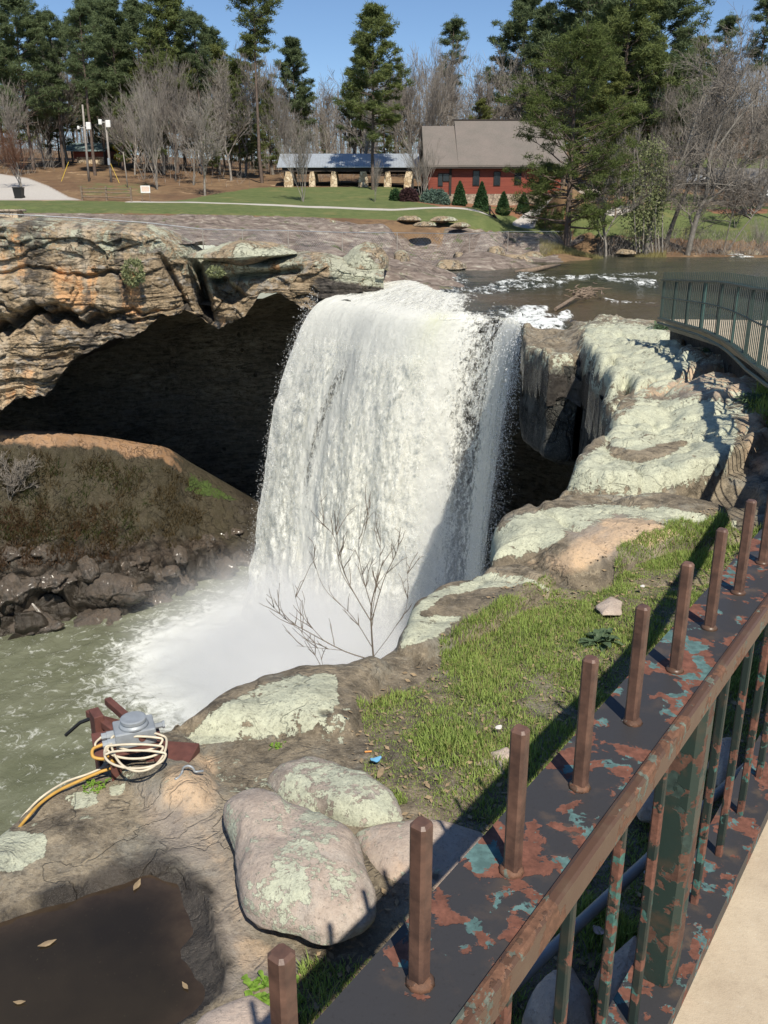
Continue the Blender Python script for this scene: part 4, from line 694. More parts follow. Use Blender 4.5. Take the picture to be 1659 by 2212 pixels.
for t in np.linspace(0, 1, NT2): V.append(top * (1 - t) + bo * t + np.array([0, -1.2, -1.0]) * math.sin(t * math.pi) * .5)
V.append(bo + [0, -1.5, -1.5]); V = np.concatenate(V); tl = np.repeat(np.r_[0, 0, 0, np.linspace(0, 1, NT2), 1], NC2)
f1, f2, idv = worley(V + fbm(V, 3, 2, .6)[:, None] * .6, 13, .55); g1, g2, idg = worley(V, 19, 1.3)
dd = ((idv - .5) * 2.4 - np.exp(-((f2 - f1) / .08) ** 2) * .6) * sstep(.35, .7, tl) + ((idg - .5) * .45 - np.exp(-((g2 - g1) / .07) ** 2) * .15) * sstep(.25, .5, tl) + fbm(V, 5, 1, .5) * .5 * (.3 + sstep(0, .2, tl))
V += np.stack([dd * .1, -dd * .6, dd * .6], 1) * (1 - .7 * sstep(.97, 1, tl))[:, None]; px_, py_ = proj(V)
mk4 = np.zeros((len(V), 4)); orange = sstep(.06, .02, tl + fbm(V, 3, 8, .8) * .03) * sstep(420, 340, px_); mk4[:, 1] = .9 * orange; mk4[:, 0] = .75 * pmask(V, [(410, 1020), (450, 1040), (510, 1080), (470, 1080), (400, 1060)], 8)
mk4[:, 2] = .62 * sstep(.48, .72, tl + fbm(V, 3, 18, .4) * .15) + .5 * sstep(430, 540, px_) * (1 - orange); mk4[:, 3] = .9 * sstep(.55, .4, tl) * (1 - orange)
tag(mk('talus_slope', V, grid_faces(NT2 + 4, NC2), M['talus'], None, True, mk4), kind='structure')
TAL = V.copy().reshape(NT2 + 4, NC2, 3)
# brush on the slope
rg = np.random.default_rng(8)
def brush(name, n, t0, t1, x0, x1, h, m, wd, seed, lean=1.2):
    rg = np.random.default_rng(seed); r = rg.uniform(t0, t1, n * 2); c = (rg.uniform(x0, x1, n * 2) + 900) / 1660; ok = (fbm(p3(c * 60, r * 14), 4, seed, 1) * .5 + .5 > .50); r, c = r[ok][:n], c[ok][:n]; n = len(r)
    P_ = TAL[(r * (NT2 - 1)).astype(int) + 3, np.clip((c * (NC2 - 1)).astype(int), 0, NC2 - 1)] + np.c_[rg.uniform(-.12, .12, (n, 2)), np.full(n, -.05)]; d = np.c_[rg.normal(0, .5, (n, 2)) * lean, np.ones(n)]; d /= np.linalg.norm(d, axis=1)[:, None]; l = rg.uniform(.4, 1, n) * h
    s = np.cross(d, rg.normal(0, 1, (n, 3))); s /= np.linalg.norm(s, axis=1)[:, None]; V = np.stack([P_ - s * wd / 2, P_ + s * wd / 2, P_ + d * l[:, None]], 1).reshape(-1, 3); return tag(mk(name, V, np.arange(n * 3).reshape(-1, 3), m), kind='stuff')
brush('slope_brush', 15000, .07, .56, -600, 440, .55, M['brush'], .05, 3); brush('slope_brush', 4500, .10, .5, -500, 330, .55, M['grass'], .04, 4).data.materials[0] = foliage('slope green', (.02, .03, .008), (.045, .06, .016), .5)
brush('slope_brush', 9000, .3, .62, -500, 260, .5, foliage('russet brush', (.045, .025, .014), (.085, .05, .027), .6), .05, 6)
# wet boulders at the water's edge
rgb = random.Random(3); spots = [(30, 1240, 50, 36), (80, 1300, 52, 45), (160, 1335, 62, 40), (215, 1350, 50, 38), (320, 1288, 74, 56), (250, 1260, 60, 40), (390, 1180, 46, 34), (465, 1230, 60, 60), (445, 1150, 34, 26), (500, 1130, 40, 26), (130, 1230, 44, 30), (190, 1200, 44, 30), (20, 1340, 40, 44), (345, 1215, 50, 34), (520, 1180, 34, 34), (290, 1190, 40, 24), (395, 1240, 40, 30), (60, 1160, 50, 26), (-90, 1350, 80, 60), (-60, 1240, 70, 50)]
for i, (x, y, rx, ry) in enumerate(spots):
    tq = np.interp(y, [np.interp(x, tp[:, 0], tp[:, 1]), np.interp(x, wl[:, 0], wl[:, 1])], [0, 1]); c = TAL[int(tq * (NT2 - 1)) + 3, int(np.clip((x + 900) / 1660, 0, 1) * (NC2 - 1))]
    sz = rx / F * 55; n = 9; ta_ = rgb.uniform(0, 3); el_ = rgb.uniform(.5, 1.0); pl = [(c[0] + a_ * math.cos(ta_) - b_ * math.sin(ta_), c[1] + .2 + a_ * math.sin(ta_) + b_ * math.cos(ta_)) for a_, b_ in [(sz * rgb.uniform(.7, 1.3) * math.cos(t), sz * el_ * rgb.uniform(.6, 1.2) * math.sin(t)) for t in np.linspace(0, 2 * math.pi, n, endpoint=False)]]; hh_ = ry / F * 55 * 1.5
    rock('wet_boulder', None, c[2] - hh_ * .72, hh_, M['wet'], 'dark wet boulder piled along the pool edge below the brushy slope' if i not in (4, 7) else ('rounded glistening boulder standing at the pool edge in the splash' if i == 4 else 'tall brown boulder nearest the falls at the pool edge'), 'wet boulders at the pool edge' if i not in (4, 7) else None, seed=100 + i * 3, lich=0, org=0, aux=.1, dark=.12, rough=.16, rings=14, flat=.8, facet=True, unw=pl, under=.4).rotation_euler = (rgb.uniform(-.35, .35), rgb.uniform(-.35, .35), 0)

# pool
k = NM('pool water'); R, G_, B_, A_ = k.masks()
n1 = k.noise(.25, 5, .6, .8); n2 = k.noise(1.1, 8, .72, 1.4); n3 = k.noise(3.5, 6, .7, .8)
col = k.mix(k.thr(n1, .35, .65), (.13, .14, .09), (.19, .20, .14)); fo = k.ma('ADD', k.ma('MULTIPLY', k.ma('SUBTRACT', n2, .5), 1.6), k.ma('ADD', k.ma('MULTIPLY', k.ma('SUBTRACT', n3, .5), .6), R))
fm = k.thr(fo, .26, .58); col = k.mix(fm, col, (.74, .76, .72)); M['pool'] = k.fin(col, k.ma('ADD', .16, k.ma('MULTIPLY', fm, .6)), k.bump(k.ma('ADD', k.noise(.9, 5, .65, .6), k.ma('MULTIPLY', n2, .8)), .7, .16), 0, .5)
nx, ny = 420, 380; gx, gy = np.meshgrid(np.linspace(-62, 12, nx), np.linspace(14, 72, ny), indexing='ij'); V = p3(gx.ravel(), gy.ravel(), ZP); base = np.array([-2.2, 43]); dist = np.hypot((V[:, 0] - base[0]) / 1.25, V[:, 1] - base[1])
V[:, 2] += fbm(V, 5, 2, .5) * .20 * (1 + 2.2 * sstep(16, 4, dist)); mk4 = np.zeros((len(V), 4)); mk4[:, 0] = .85 * sstep(12, 5, dist) + .13 * sstep(26, 12, dist) + .04
tag(mk('pool_water', V, grid_faces(nx, ny), M['pool'], None, True, mk4), kind='structure')

# river above the falls
riv = [tuple(b[:2]) for b in brink]; RB = riv + [tuple(atZ(x, y, ZW)[:2]) for x, y in ((1160, 728), (1229, 708), (1260, 700), (1430, 708))] + [(30, 36), (90, 36), (120, 60), (120, 96)] + [tuple(atZ(x, y, ZW)[:2]) for x, y in ((2000, 546), (1659, 548), (1400, 552), (1200, 556), (1060, 566), (930, 576), (850, 590), (800, 606), (785, 618), (770, 634), (700, 640), (655, 640))]
k = NM('river water'); R, G_, B_, A_ = k.masks(); v = k.co('Object'); n1 = k.noise(.22, 4, .6, .6); n2 = k.noise(1.5, 8, .76, .8, k.co('Object', (1.2, .45, 1))); n3 = k.noise(5, 5, .7)
col = k.mix(k.thr(n1, .35, .65), (.032, .036, .024), (.062, .060, .036)); col = k.mix(k.ma('MULTIPLY', G_, .85), col, k.mix(k.thr(n3, .35, .65), (.075, .05, .026), (.14, .10, .055)))
fo = k.ma('ADD', k.ma('MULTIPLY', k.ma('SUBTRACT', n2, .5), 2.0), k.ma('ADD', k.ma('MULTIPLY', k.ma('SUBTRACT', n3, .5), .7), R)); fm = k.ma('MULTIPLY', k.thr(fo, .38, .62), k.thr(R, .02, .12)); col = k.mix(fm, col, k.mix(k.thr(n3, .3, .6), (.55, .58, .56), (.80, .82, .80)))
M['river'] = k.fin(col, k.ma('ADD', .12, k.ma('MULTIPLY', fm, .6)), k.bump(k.ma('ADD', k.noise(1.6, 5, .7, .5, k.co('Object', (.7, 1.3, 1))), k.ma('MULTIPLY', n3, .3)), .75, .12), 0, .5)
nx, ny = 620, 420; gy = 32.5 + (97 - 32.5) * np.linspace(0, 1, ny) ** 1.25; gx = -6.5 + 100 * np.linspace(0, 1, nx) ** 1.5; GX, GY = np.meshgrid(gx, gy, indexing='ij'); V = p3(GX.ravel(), GY.ravel(), ZW); px_, py_ = proj(V); fm_ = np.zeros(len(V))
for poly, v_, so_ in [([(690, 655), (785, 628), (830, 596), (930, 584), (1010, 592), (1030, 640), (1000, 655), (900, 690), (760, 670), (650, 655)], .36, 14), ([(1000, 625), (1080, 612), (1130, 600), (1200, 604), (1290, 596), (1420, 590), (1420, 597), (1300, 606), (1200, 614), (1090, 622), (1020, 636)], .40, 4), ([(1290, 603), (1420, 606), (1420, 626), (1380, 620), (1300, 612)], .42, 3), ([(1030, 622), (1130, 614), (1250, 612), (1160, 626), (1040, 636)], .40, 4), ([(1090, 700), (1105, 675), (1140, 655), (1185, 664), (1190, 680), (1228, 692), (1222, 706), (1170, 726), (1130, 750), (1100, 730)], .62, 14), ([(1060, 655), (1110, 660), (1100, 700), (1040, 690)], .35, 8), ([(1180, 690), (1225, 670), (1240, 682), (1200, 700)], .6, 5), ([(1280, 640), (1340, 648), (1420, 654), (1420, 660), (1320, 654)], .4, 3), ([(1540, 548), (1600, 554), (1640, 560), (1600, 562), (1545, 554)], .5, 3), ([(930, 582), (1010, 570), (1060, 575), (990, 590)], .35, 5), ([(1120, 590), (1190, 600), (1110, 608)], .45, 4)]:
    fm_ = np.maximum(fm_, v_ * sstep(-so_, so_, sdist(px_, py_, poly)))
br_ = pmask(V, [(1000, 640), (1150, 634), (1300, 626), (1430, 640), (1430, 712), (1200, 700), (1120, 665)], 12)
sdb = sdist(V[:, 0], V[:, 1], RB); V[:, 2] += fbm(V * [.6, 1, 1], 4, 3, .9) * (.05 + .22 * sstep(.1, .6, fm_)) + .08 * sstep(.2, .6, fm_); V[:, 2] += .16 * sstep(55, 60, V[:, 1])
mk4 = np.stack([fm_, br_ * .9, 0 * fm_, 0 * fm_], 1)
tag(mk('river_water', V, grid_faces(nx, ny, sdb > np.where((V[:, 0] < 5.6) & (V[:, 1] < 52), .22, -.8)), M['river'], None, True, mk4), kind='structure')

# the waterfall
bD = [(528, 1330), (570, 1362), (610, 1395), (655, 1420), (700, 1450), (745, 1465), (790, 1474), (835, 1480), (875, 1484), (915, 1488), (945, 1492), (975, 1498), (1002, 1505), (1012, 1520)]
base_ = []
for i, (x, y) in enumerate(bD):
    b = atZ(x, y, ZP); base_.append(b)
base_ = np.array(base_); base_[:, 1] = np.minimum(base_[:, 1], brink[:, 1] - .8)
for i_ in range(8, 14): base_[i_] = (brink[i_][0] - 1.9, brink[i_][1] - 1.6, ZP)
def falls_mat(name, thr0, dens, bright=.95, tint=(1, 1, 1), edgefade=.02):
    k = NM(name); uv = k.co('UV'); sp = k.N('ShaderNodeSeparateXYZ'); k.L(uv, sp.inputs[0]); u, v = sp.outputs[0], sp.outputs[1]; R, G_, B_, A_ = k.masks()
    mp = k.N('ShaderNodeMapping'); mp.inputs['Scale'].default_value = (.8, .17, 1); mp.inputs['Location'].default_value = (thr0 * 31, thr0 * 7, 0); k.L(uv, mp.inputs[0]); sv = mp.outputs[0]
    mp2 = k.N('ShaderNodeMapping'); mp2.inputs['Scale'].default_value = (1.0, .62, 1); mp2.inputs['Location'].default_value = (thr0 * 13, 3, 0); k.L(uv, mp2.inputs[0]); cv = mp2.outputs[0]
    st = k.noise(1.6, 8, .72, .7, sv); cl = k.noise(4.2, 9, .76, .6, cv); fine = k.noise(14, 5, .8, .2, mp2.outputs[0])
    d = k.ma('ADD', k.ma('ADD', k.ma('MULTIPLY', st, .9), k.ma('MULTIPLY', cl, 1.5)), k.ma('MULTIPLY', fine, .9)); d = k.ma('ADD', k.ma('SUBTRACT', d, 1.65), k.ma('SUBTRACT', R, thr0)); al = k.thr(d, -.05, .22 / dens)
    al = k.ma('MULTIPLY', al, k.thr(u, edgefade, edgefade + .01)) if False else al
    c = k.mix(k.thr(cl, .35, .65), (.86 * bright, .86 * bright, .80 * bright), (bright, bright, bright * .93)); c = k.mix(k.ma('MULTIPLY', G_, k.thr(st, .35, .62)), c, (.66, .68, .42)); k.S(k.b.inputs['Base Color'], c); k.b.inputs['Roughness'].default_value = .75; k.b.inputs['Specular IOR Level'].default_value = .2
    h = k.ma('ADD', k.ma('MULTIPLY', cl, 1.0), k.ma('MULTIPLY', fine, .5)); k.L(k.bump(h, .55, .10), k.b.inputs['Normal'])
    tl = k.N('ShaderNodeBsdfTranslucent'); k.S(tl.inputs[0], c); m0 = k.N('ShaderNodeMixShader'); m0.inputs[0].default_value = .3; k.L(k.b.outputs[0], m0.inputs[1]); k.L(tl.outputs[0], m0.inputs[2])
    tr = k.N('ShaderNodeBsdfTransparent'); m1 = k.N('ShaderNodeMixShader'); k.L(al, m1.inputs[0]); k.L(tr.outputs[0], m1.inputs[1]); k.L(m0.outputs[0], m1.inputs[2]); k.L(m1.outputs[0], k.out.inputs[0]); return k.m
NS, NQ = 420, 420; ss = np.linspace(0, 1, NS); Bk = spline(brink, NS); Bs = spline(base_, NS)
wid = np.r_[0, np.cumsum(np.linalg.norm(np.diff(Bk, axis=0), axis=1))]
def density(sx):      # how much water there is along the brink
    return np.interp(sx, [0, .02, .10, .50, .58, .63, .70, .76, .80, .86, .90, .95, 1], [.72, .95, 1.05, 1.05, .88, .58, .42, .48, .74, .80, .58, .42, .28])
def sheet(name, off, seed, m, amp, par, dmul=1., dadd=0.):
    qs = np.r_[np.linspace(-.5, 0, 50), np.linspace(.01, 1.02, NQ)]; V = []; UV = []; Mk = []
    for q_ in qs:
        if q_ < 0: up_ = -q_ * 11; dx_ = (.75 * (1 - sstep(0, .6, ss)) + .15)[:, None]; xy = Bk[:, :2] + np.c_[dx_ * up_, np.full(NS, up_)]; zz = ZW + .02 + (.55 * sstep(0, .40, -q_) + .10 * sstep(.0, .06, -q_)) * (1 - .6 * sstep(.6, .8, ss))
        else: tq = q_ ** 1.0; xy = Bk[:, :2] + (Bs[:, :2] - Bk[:, :2]) * tq; zz = ZW - .02 + (ZP - ZW) * (.10 * tq + .90 * tq * tq) + 0 * ss
        dn_q = float(sstep(.0, .3, q_)); V.append(np.c_[xy[:, 0], xy[:, 1] + off * dn_q + (.0 if off >= 0 else 0), zz]); UV.append(np.c_[wid, np.where(q_ < 0, -q_ * 11, 0) * np.ones(NS) + (0 if q_ < 0 else -(ZP - ZW) * -1 * (.25 * q_ + .75 * q_ * q_))]); dn = density(ss)
        dn = dn - (1.2 * (1 - sstep(.05, .3, q_)) if off < 0 else 0) - (.5 * (1 - sstep(-.1, .05, q_)) if off > .8 else 0) - .42 * sstep(-.01, -.12, q_) - .8 * sstep(-.42, -.5, q_) - .62 * np.exp(-((ss - .22 - .04 * math.sin(q_ * 7)) / .035) ** 2) * sstep(.25, .4, q_) * sstep(.95, .7, q_) + .25 * sstep(.35, 1, q_) * sstep(.5, .8, dn) ; Mk.append(np.c_[dn, .55 * np.exp(-((ss - .50) / .05) ** 2) * sstep(.45, .0, q_) * sstep(-.15, 0, q_), 0 * ss, 0 * ss])
    V = np.concatenate(V); UV = np.concatenate(UV); Mk = np.concatenate(Mk); qq = np.repeat(qs, NS)
    cl = fbm(np.c_[UV[:, 0] * .9, UV[:, 1] * .28, np.full(len(V), seed)], 5, seed, .9); cl2 = fbm(np.c_[UV[:, 0] * 2.6, UV[:, 1] * 1.2, np.full(len(V), seed * 3.)], 4, seed + 3, 1.0)
    dsp = (cl * .9 + cl2 * .45) * amp * np.clip(.12 + qq * 1.6, .06, 1) * (1 + 5 * sstep(.02, -.1, qq))
    V[:, 1] -= dsp; V[:, 0] -= dsp * .25 ; V[:, 2] += np.clip(np.abs(dsp), 0, .3) * sstep(.16, -.05, qq)
    V[:, 0] += fbm(np.c_[V[:, 2] * .6, UV[:, 0] * .05, 0 * qq], 4, 5, .8) * .45 * np.clip(qq, 0, 1) * np.exp(-np.tile(ss, len(qs)) * 12)
    return mk(name, V, grid_faces(len(qs), NS), m, par, True, Mk, UV)
WF = empty('waterfall', (0, 0, 0)); tag(WF, kind='structure')
sheet('water_sheet', 0, 1, falls_mat('falls water a', .40, 1.2), .24, WF); sheet('water_sheet', .55, 2, falls_mat('falls water b', .52, 1.0), .45, WF); sheet('water_sheet', 1.1, 5, falls_mat('falls water c', .60, .8), .3, WF)
sheet('water_sheet', -.5, 9, falls_mat('falls water d', 1.08, .9), .55, WF)
# flying drops
def drops(n, s0, s1, q0, q1, spread, size, seed, bias=None):
    rg = np.random.default_rng(seed); s = rg.uniform(s0, s1, n); q_ = rg.uniform(q0, q1, n) ** .8; i = np.clip((s * (NS - 1)).astype(int), 0, NS - 1); P_ = np.c_[Bk[i, :2] + (Bs[i, :2] - Bk[i, :2]) * q_[:, None], ZW + (ZP - ZW) * (.06 * q_ + .94 * q_ * q_)]
    sg = spread * (.15 + q_); P_[:, 0] += rg.normal(0, .35, n) * sg; P_[:, 1] -= np.abs(rg.normal(0, 1, n)) * sg; P_[:, 2] += rg.normal(0, .5, n)
    sz = size * rg.uniform(.4, 1.3, n); d = rg.normal(0, 1, (n, 3)); d[:, 2] *= 2.2; d /= np.linalg.norm(d, axis=1)[:, None]; e = np.cross(d, rg.normal(0, 1, (n, 3))); e /= np.linalg.norm(e, axis=1)[:, None]
    V = np.stack([P_ - d * sz[:, None], P_ + e * sz[:, None] * .6, P_ + d * sz[:, None], P_ - e * sz[:, None] * .6], 1).reshape(-1, 3); return V
VV = np.concatenate([drops(4500, 0, .03, .05, 1, .5, .024, 1), drops(9000, .6, 1, .05, 1, .9, .026, 2), drops(3000, 0, .6, .2, 1, .8, .025, 3), drops(6000, .93, 1.0, .05, 1, 1.1, .026, 5)])
dm = foliage('spray drops', (.9, .92, .92), (.95, .95, .95), .5, .6, .5) if True else simple('spray drops', (.82, .84, .84), .5, .05, 1); o = mk('spray_drops', VV, np.arange(len(VV)).reshape(-1, 4), dm, WF); o['kind'] = 'stuff'
# mist at the foot
def mist(loc, scl, dens, nsc, seed, label=None):
    bm = bmesh.new(); bmesh.ops.create_icosphere(bm, subdivisions=3, radius=1); me = bpy.data.meshes.new('mist'); bm.to_mesh(me); bm.free(); o = bpy.data.objects.new('mist', me); C.objects.link(o); o.location = loc; o.scale = scl
    k = NM('mist volume'); k.t.nodes.remove(k.b); pv = k.N('ShaderNodeVolumePrincipled'); pv.inputs['Color'].default_value = (.97, .98, 1, 1); pv.inputs['Anisotropy'].default_value = -.1; co = k.co('Object'); ln = k.N('ShaderNodeVectorMath', operation='LENGTH'); k.L(co, ln.inputs[0])
    fall = k.thr(ln.outputs['Value'], 1.0, .15); n = k.noise(nsc, 4, .6, .6); d = k.ma('MULTIPLY', k.ma('MULTIPLY', fall, fall), k.thr(k.ma('ADD', n, k.ma('MULTIPLY', fall, .35)), .42, .85)); k.L(k.ma('MULTIPLY', d, dens), pv.inputs['Density']); k.L(pv.outputs[0], k.out.inputs['Volume']); me.materials.append(k.m); return tag(o, kind='stuff')
mist((-3.0, 38.5, -21.5), (12.0, 9.0, 7.4), 1.7, 2.6, 1)
mist((2.8, 38.5, -15.5), (4.0, 4.5, 9.0), .22, 2.0, 2)
# ================================================================ park beyond the gorge
CP = [(-600, 480, 56), (-600, 462, 72), (-600, 432, 97), (-600, 380, 125), (-600, 340, 180), (0, 482, 53), (0, 462, 72), (0, 432, 97), (0, 398, 115), (0, 355, 145), (0, 335, 185), (0, 318, 260),
 (150, 488, 54), (150, 434, 97), (150, 400, 112), (180, 353, 150), (300, 494, 57), (300, 470, 74), (300, 435, 98), (300, 402, 114), (300, 368, 140), (300, 350, 185), (300, 335, 260), (450, 505, 60), (450, 418, 112), (600, 520, 62), (600, 475, 80), (600, 443, 98), (600, 406, 119), (600, 386, 138), (600, 365, 185), (600, 350, 260),
 (720, 540, 60), (850, 550, 67), (850, 500, 79), (850, 453, 98), (850, 406, 119), (850, 382, 140), (850, 360, 190), (850, 345, 260), (980, 560, 74), (1050, 552, 77), (1050, 505, 86), (1050, 480, 92), (1050, 460, 101), (1050, 444, 111), (1050, 436, 120), (1050, 385, 150), (1050, 350, 200), (1200, 555, 86), (1200, 538, 90), (1200, 500, 97), (1200, 464, 103), (1200, 440, 114), (1200, 425, 130), (1200, 390, 155), (1200, 352, 195),
 (1400, 552, 92), (1400, 500, 101), (1400, 452, 114), (1400, 425, 130), (1400, 390, 150), (1400, 345, 185), (1400, 300, 260), (1659, 552, 92), (1659, 510, 103), (1659, 460, 115), (1659, 432, 130), (1659, 388, 150), (1659, 340, 185), (1659, 285, 260), (2300, 552, 93), (2300, 500, 104), (2300, 440, 130), (2300, 340, 185), (2300, 280, 260)]
cp = [tuple(atY(*c)) for c in CP]
for x, y in ((850, 625), (900, 605), (1000, 600), (1100, 590), (1100, 640), (1250, 580), (1400, 570), (1400, 600), (1250, 620), (1659, 575), (1659, 600), (2300, 580), (2300, 620), (1180, 572)): q = atZ(x, y, -5.9); cp.append(tuple(q))
cp += [(8, 41, -6.2), (30, 42, -6.2), (70, 40, -6.2), (-160, 420, 15), (0, 420, 13), (160, 420, 42), (-300, 200, 8), (300, 200, 26), (0, 900, 10), (-500, 900, 12), (500, 900, 50)]
cp = np.array(cp); cpn = cp[:, :2] / 100
def _ker(a, b): return np.sqrt(((a[:, None] - b[None]) ** 2).sum(-1) + 1e-4)
n = len(cp); A = np.zeros((n + 3, n + 3)); A[:n, :n] = _ker(cpn, cpn) + np.eye(n) * 2e-4; A[:n, n] = 1; A[:n, n + 1:] = cpn; A[n, :n] = 1; A[n + 1:, :n] = cpn.T
wts = np.linalg.solve(A, np.r_[cp[:, 2], 0, 0, 0])
def TZ(x, y):
    p = np.stack([np.atleast_1d(x), np.atleast_1d(y)], 1) / 100.; out = np.empty(len(p))
    for i in range(0, len(p), 60000): out[i:i + 60000] = _ker(p[i:i + 60000], cpn) @ wts[:n] + wts[n] + p[i:i + 60000] @ wts[n + 1:]
    return out
nx, ny = 620, 520; gy = 48 + 1000 * np.linspace(0, 1, ny) ** 2.6; th = np.linspace(-.85, .95, nx)
GY, TT_ = np.meshgrid(gy, th, indexing='ij'); X = (GY * TT_ * 1.0).ravel(); Y = GY.ravel(); Z = TZ(X, Y)
px_, py_ = proj(p3(X, Y, Z)); P = np.stack([X, Y, Z], 1)
nearrock = sstep(96, 80, Y) * sstep(1.0, .4, sstep(456, 450, py_)); q = p3(X, Y)
f1, f2, idv = worley(q * [.35, .8, 1], 4, .5); Z = Z + nearrock * ((idv - .5) * .5 + fbm(q, 5, 3, .5) * .5) * sstep(-5.2, -4.4, Z) + fbm(q, 4, 8, .25) * .10
P[:, 2] = Z; xcl = np.interp(X, [atY(a, b, c)[0] for a, b, c in zip(colsx, topy, YY)], YY)
keep = np.where(X < 1.0, Y > xcl + .9, Y > 50)
gr = np.maximum.reduce([pmask(P, [(-900, 433), (0, 433), (180, 434), (330, 437), (400, 432), (470, 418), (560, 405), (930, 403), (1000, 420), (1000, 436), (1200, 462), (1400, 440), (1700, 446), (2400, 446), (2400, 530), (1600, 520), (1400, 512), (1180, 506), (1060, 500), (960, 485), (840, 474), (560, 466), (300, 461), (0, 460), (-900, 460)], 5),
  pmask(P, [(1400, 352), (1520, 340), (1700, 345), (1900, 350), (1900, 372), (1659, 368), (1500, 362)], 4) * .9, pmask(P, [(150, 388), (330, 390), (330, 430), (180, 430)], 14) * .45, pmask(P, [(1390, 410), (1560, 425), (1500, 445), (1390, 440)], 8) * .8])
pa = np.zeros(len(P))
def line(pts, wd, soft=.25):
    W = np.array([atY(*p)[:2] for p in pts]); W = np.array([(a, b) for a, b in W]); d = np.full(len(P), 1e9)
    for k_ in range(len(W) - 1): (ax, ay), (bx, by) = W[k_], W[k_ + 1]; t = np.clip(((X - ax) * (bx - ax) + (Y - ay) * (by - ay)) / ((bx - ax) ** 2 + (by - ay) ** 2), 0, 1); d = np.minimum(d, np.hypot(X - ax - t * (bx - ax), Y - ay - t * (by - ay)))
    return sstep(wd + soft, wd - soft, d)
gravel = pmask(P, [(-900, 372), (0, 374), (60, 383), (105, 400), (150, 424), (190, 434), (0, 434), (-900, 434)], 4)
paving = np.maximum(line([(285, 434, 97.5), (450, 437, 97.5), (650, 445, 97.5), (850, 453, 97.5), (1050, 461, 97.5)], .75), line([(1130, 452, 106), (1220, 450, 108), (1300, 444, 112), (1380, 440, 116)], 1.1))
road = pmask(P, [(1230, 392), (1400, 362), (1560, 362), (1700, 372), (2400, 380), (2400, 410), (1659, 402), (1500, 402), (1380, 410)], 4)
mulch = np.maximum(pmask(P, [(1055, 450), (1150, 452), (1240, 458), (1230, 472), (1120, 470), (1060, 462)], 4), pmask(P, [(900, 436), (1160, 434), (1160, 448), (960, 448)], 4)); mulch = np.maximum(mulch, pmask(P, [(1520, 452), (1659, 450), (1659, 462), (1540, 462)], 4) * .8)
rk = sstep(460, 470, py_) * sstep(90, 84, Y) * (X < 16); rk = np.maximum(rk, pmask(P, [(960, 490), (1180, 500), (1300, 520), (1200, 535), (1170, 560), (950, 580)], 8)); rk *= 1 - gr
tan_ = pmask(P, [(1160, 545), (1225, 528), (1330, 535), (1430, 545), (1430, 560), (1160, 560)], 6) + pmask(P, [(1540, 500), (2400, 500), (2400, 560), (1520, 545)], 10) * .8
mk4 = np.stack([gr, np.clip(gravel * .6 + paving + 0 * road, 0, 1), rk, np.clip(mulch, 0, 1)], 1)
k = NM('park ground'); R, G_, B_, A_ = k.masks(); big = k.noise(.12, 5, .65, .5); mid = k.noise(.9, 6, .7); fine = k.noise(5, 5, .8)
straw = k.mix(k.thr(big, .35, .65), (.15, .088, .052), (.235, .155, .085)); straw = k.mix(k.thr(mid, .45, .7), straw, (.10, .065, .042)); straw = k.mix(k.thr(k.noise(.3, 5, .7), .60, .68), straw, (.36, .25, .15))
grs = k.mix(k.thr(mid, .3, .7), (.085, .115, .040), (.145, .165, .065)); grs = k.mix(k.thr(k.noise(.35, 4, .6), .55, .7), grs, (.18, .17, .07)); grs = k.mix(k.ma('MULTIPLY', k.thr(fine, .5, .7), .35), grs, (.04, .07, .02))
rn = k.noise(1.6, 8, .75, .6, k.co('Object', (.45, 1, 2))); rkc = k.ramp(rn, [(.35, (.07, .058, .05)), (.47, (.17, .135, .115)), (.56, (.25, .205, .175)), (.66, (.42, .40, .33))]); rkc = k.mix(k.thr(k.noise(.8, 4, .7), .58, .66), rkc, (.11, .12, .06))
edge = k.ma('MULTIPLY', k.ma('SUBTRACT', mid, .5), .9); c = k.mix(k.thr(k.ma('ADD', R, edge), .40, .55), straw, grs); c = k.mix(k.thr(k.ma('ADD', B_, edge), .42, .55), c, rkc)
c = k.mix(k.ma('MULTIPLY', k.thr(k.ma('ADD', A_, edge), .4, .6), .9), c, (.24, .115, .07)); c = k.mix(k.thr(G_, .35, .6), c, k.mix(k.thr(fine, .3, .7), (.40, .37, .34), (.52, .49, .45)))
M['park'] = k.fin(c, .95, k.bump(k.ma('ADD', rn, k.ma('MULTIPLY', fine, .3)), .8, .12), 0, .2)
tag(mk('park_ground', P, grid_faces(ny, nx, keep), M['park'], None, True, mk4), kind='structure')
def flat_sheet(name, pts, m, dz, kind='structure', n=40):      # road laid on the terrain
    W = np.array([atY(*p)[:2] for p in pts]); lo, hi = W.min(0), W.max(0); gx_, gy_ = np.meshgrid(np.linspace(lo[0], hi[0], n * 3), np.linspace(lo[1], hi[1], n), indexing='ij'); x, y = gx_.ravel(), gy_.ravel()
    V = p3(x, y, TZ(x, y) + dz); return tag(mk(name, V, grid_faces(n * 3, n, sdist(x, y, W) > -.1), m, None, True), kind=kind)
flat_sheet('road', [(1230, 395, 146), (1400, 366, 165), (1560, 364, 167), (1700, 372, 163), (2300, 378, 160), (2300, 410, 138), (1659, 401, 143), (1500, 402, 142), (1380, 408, 140)], M['asphalt'], .22)
def gp(x, y, Y): q = atY(x, y, Y); return np.array([q[0], q[1], float(TZ(q[0], q[1])[0])])
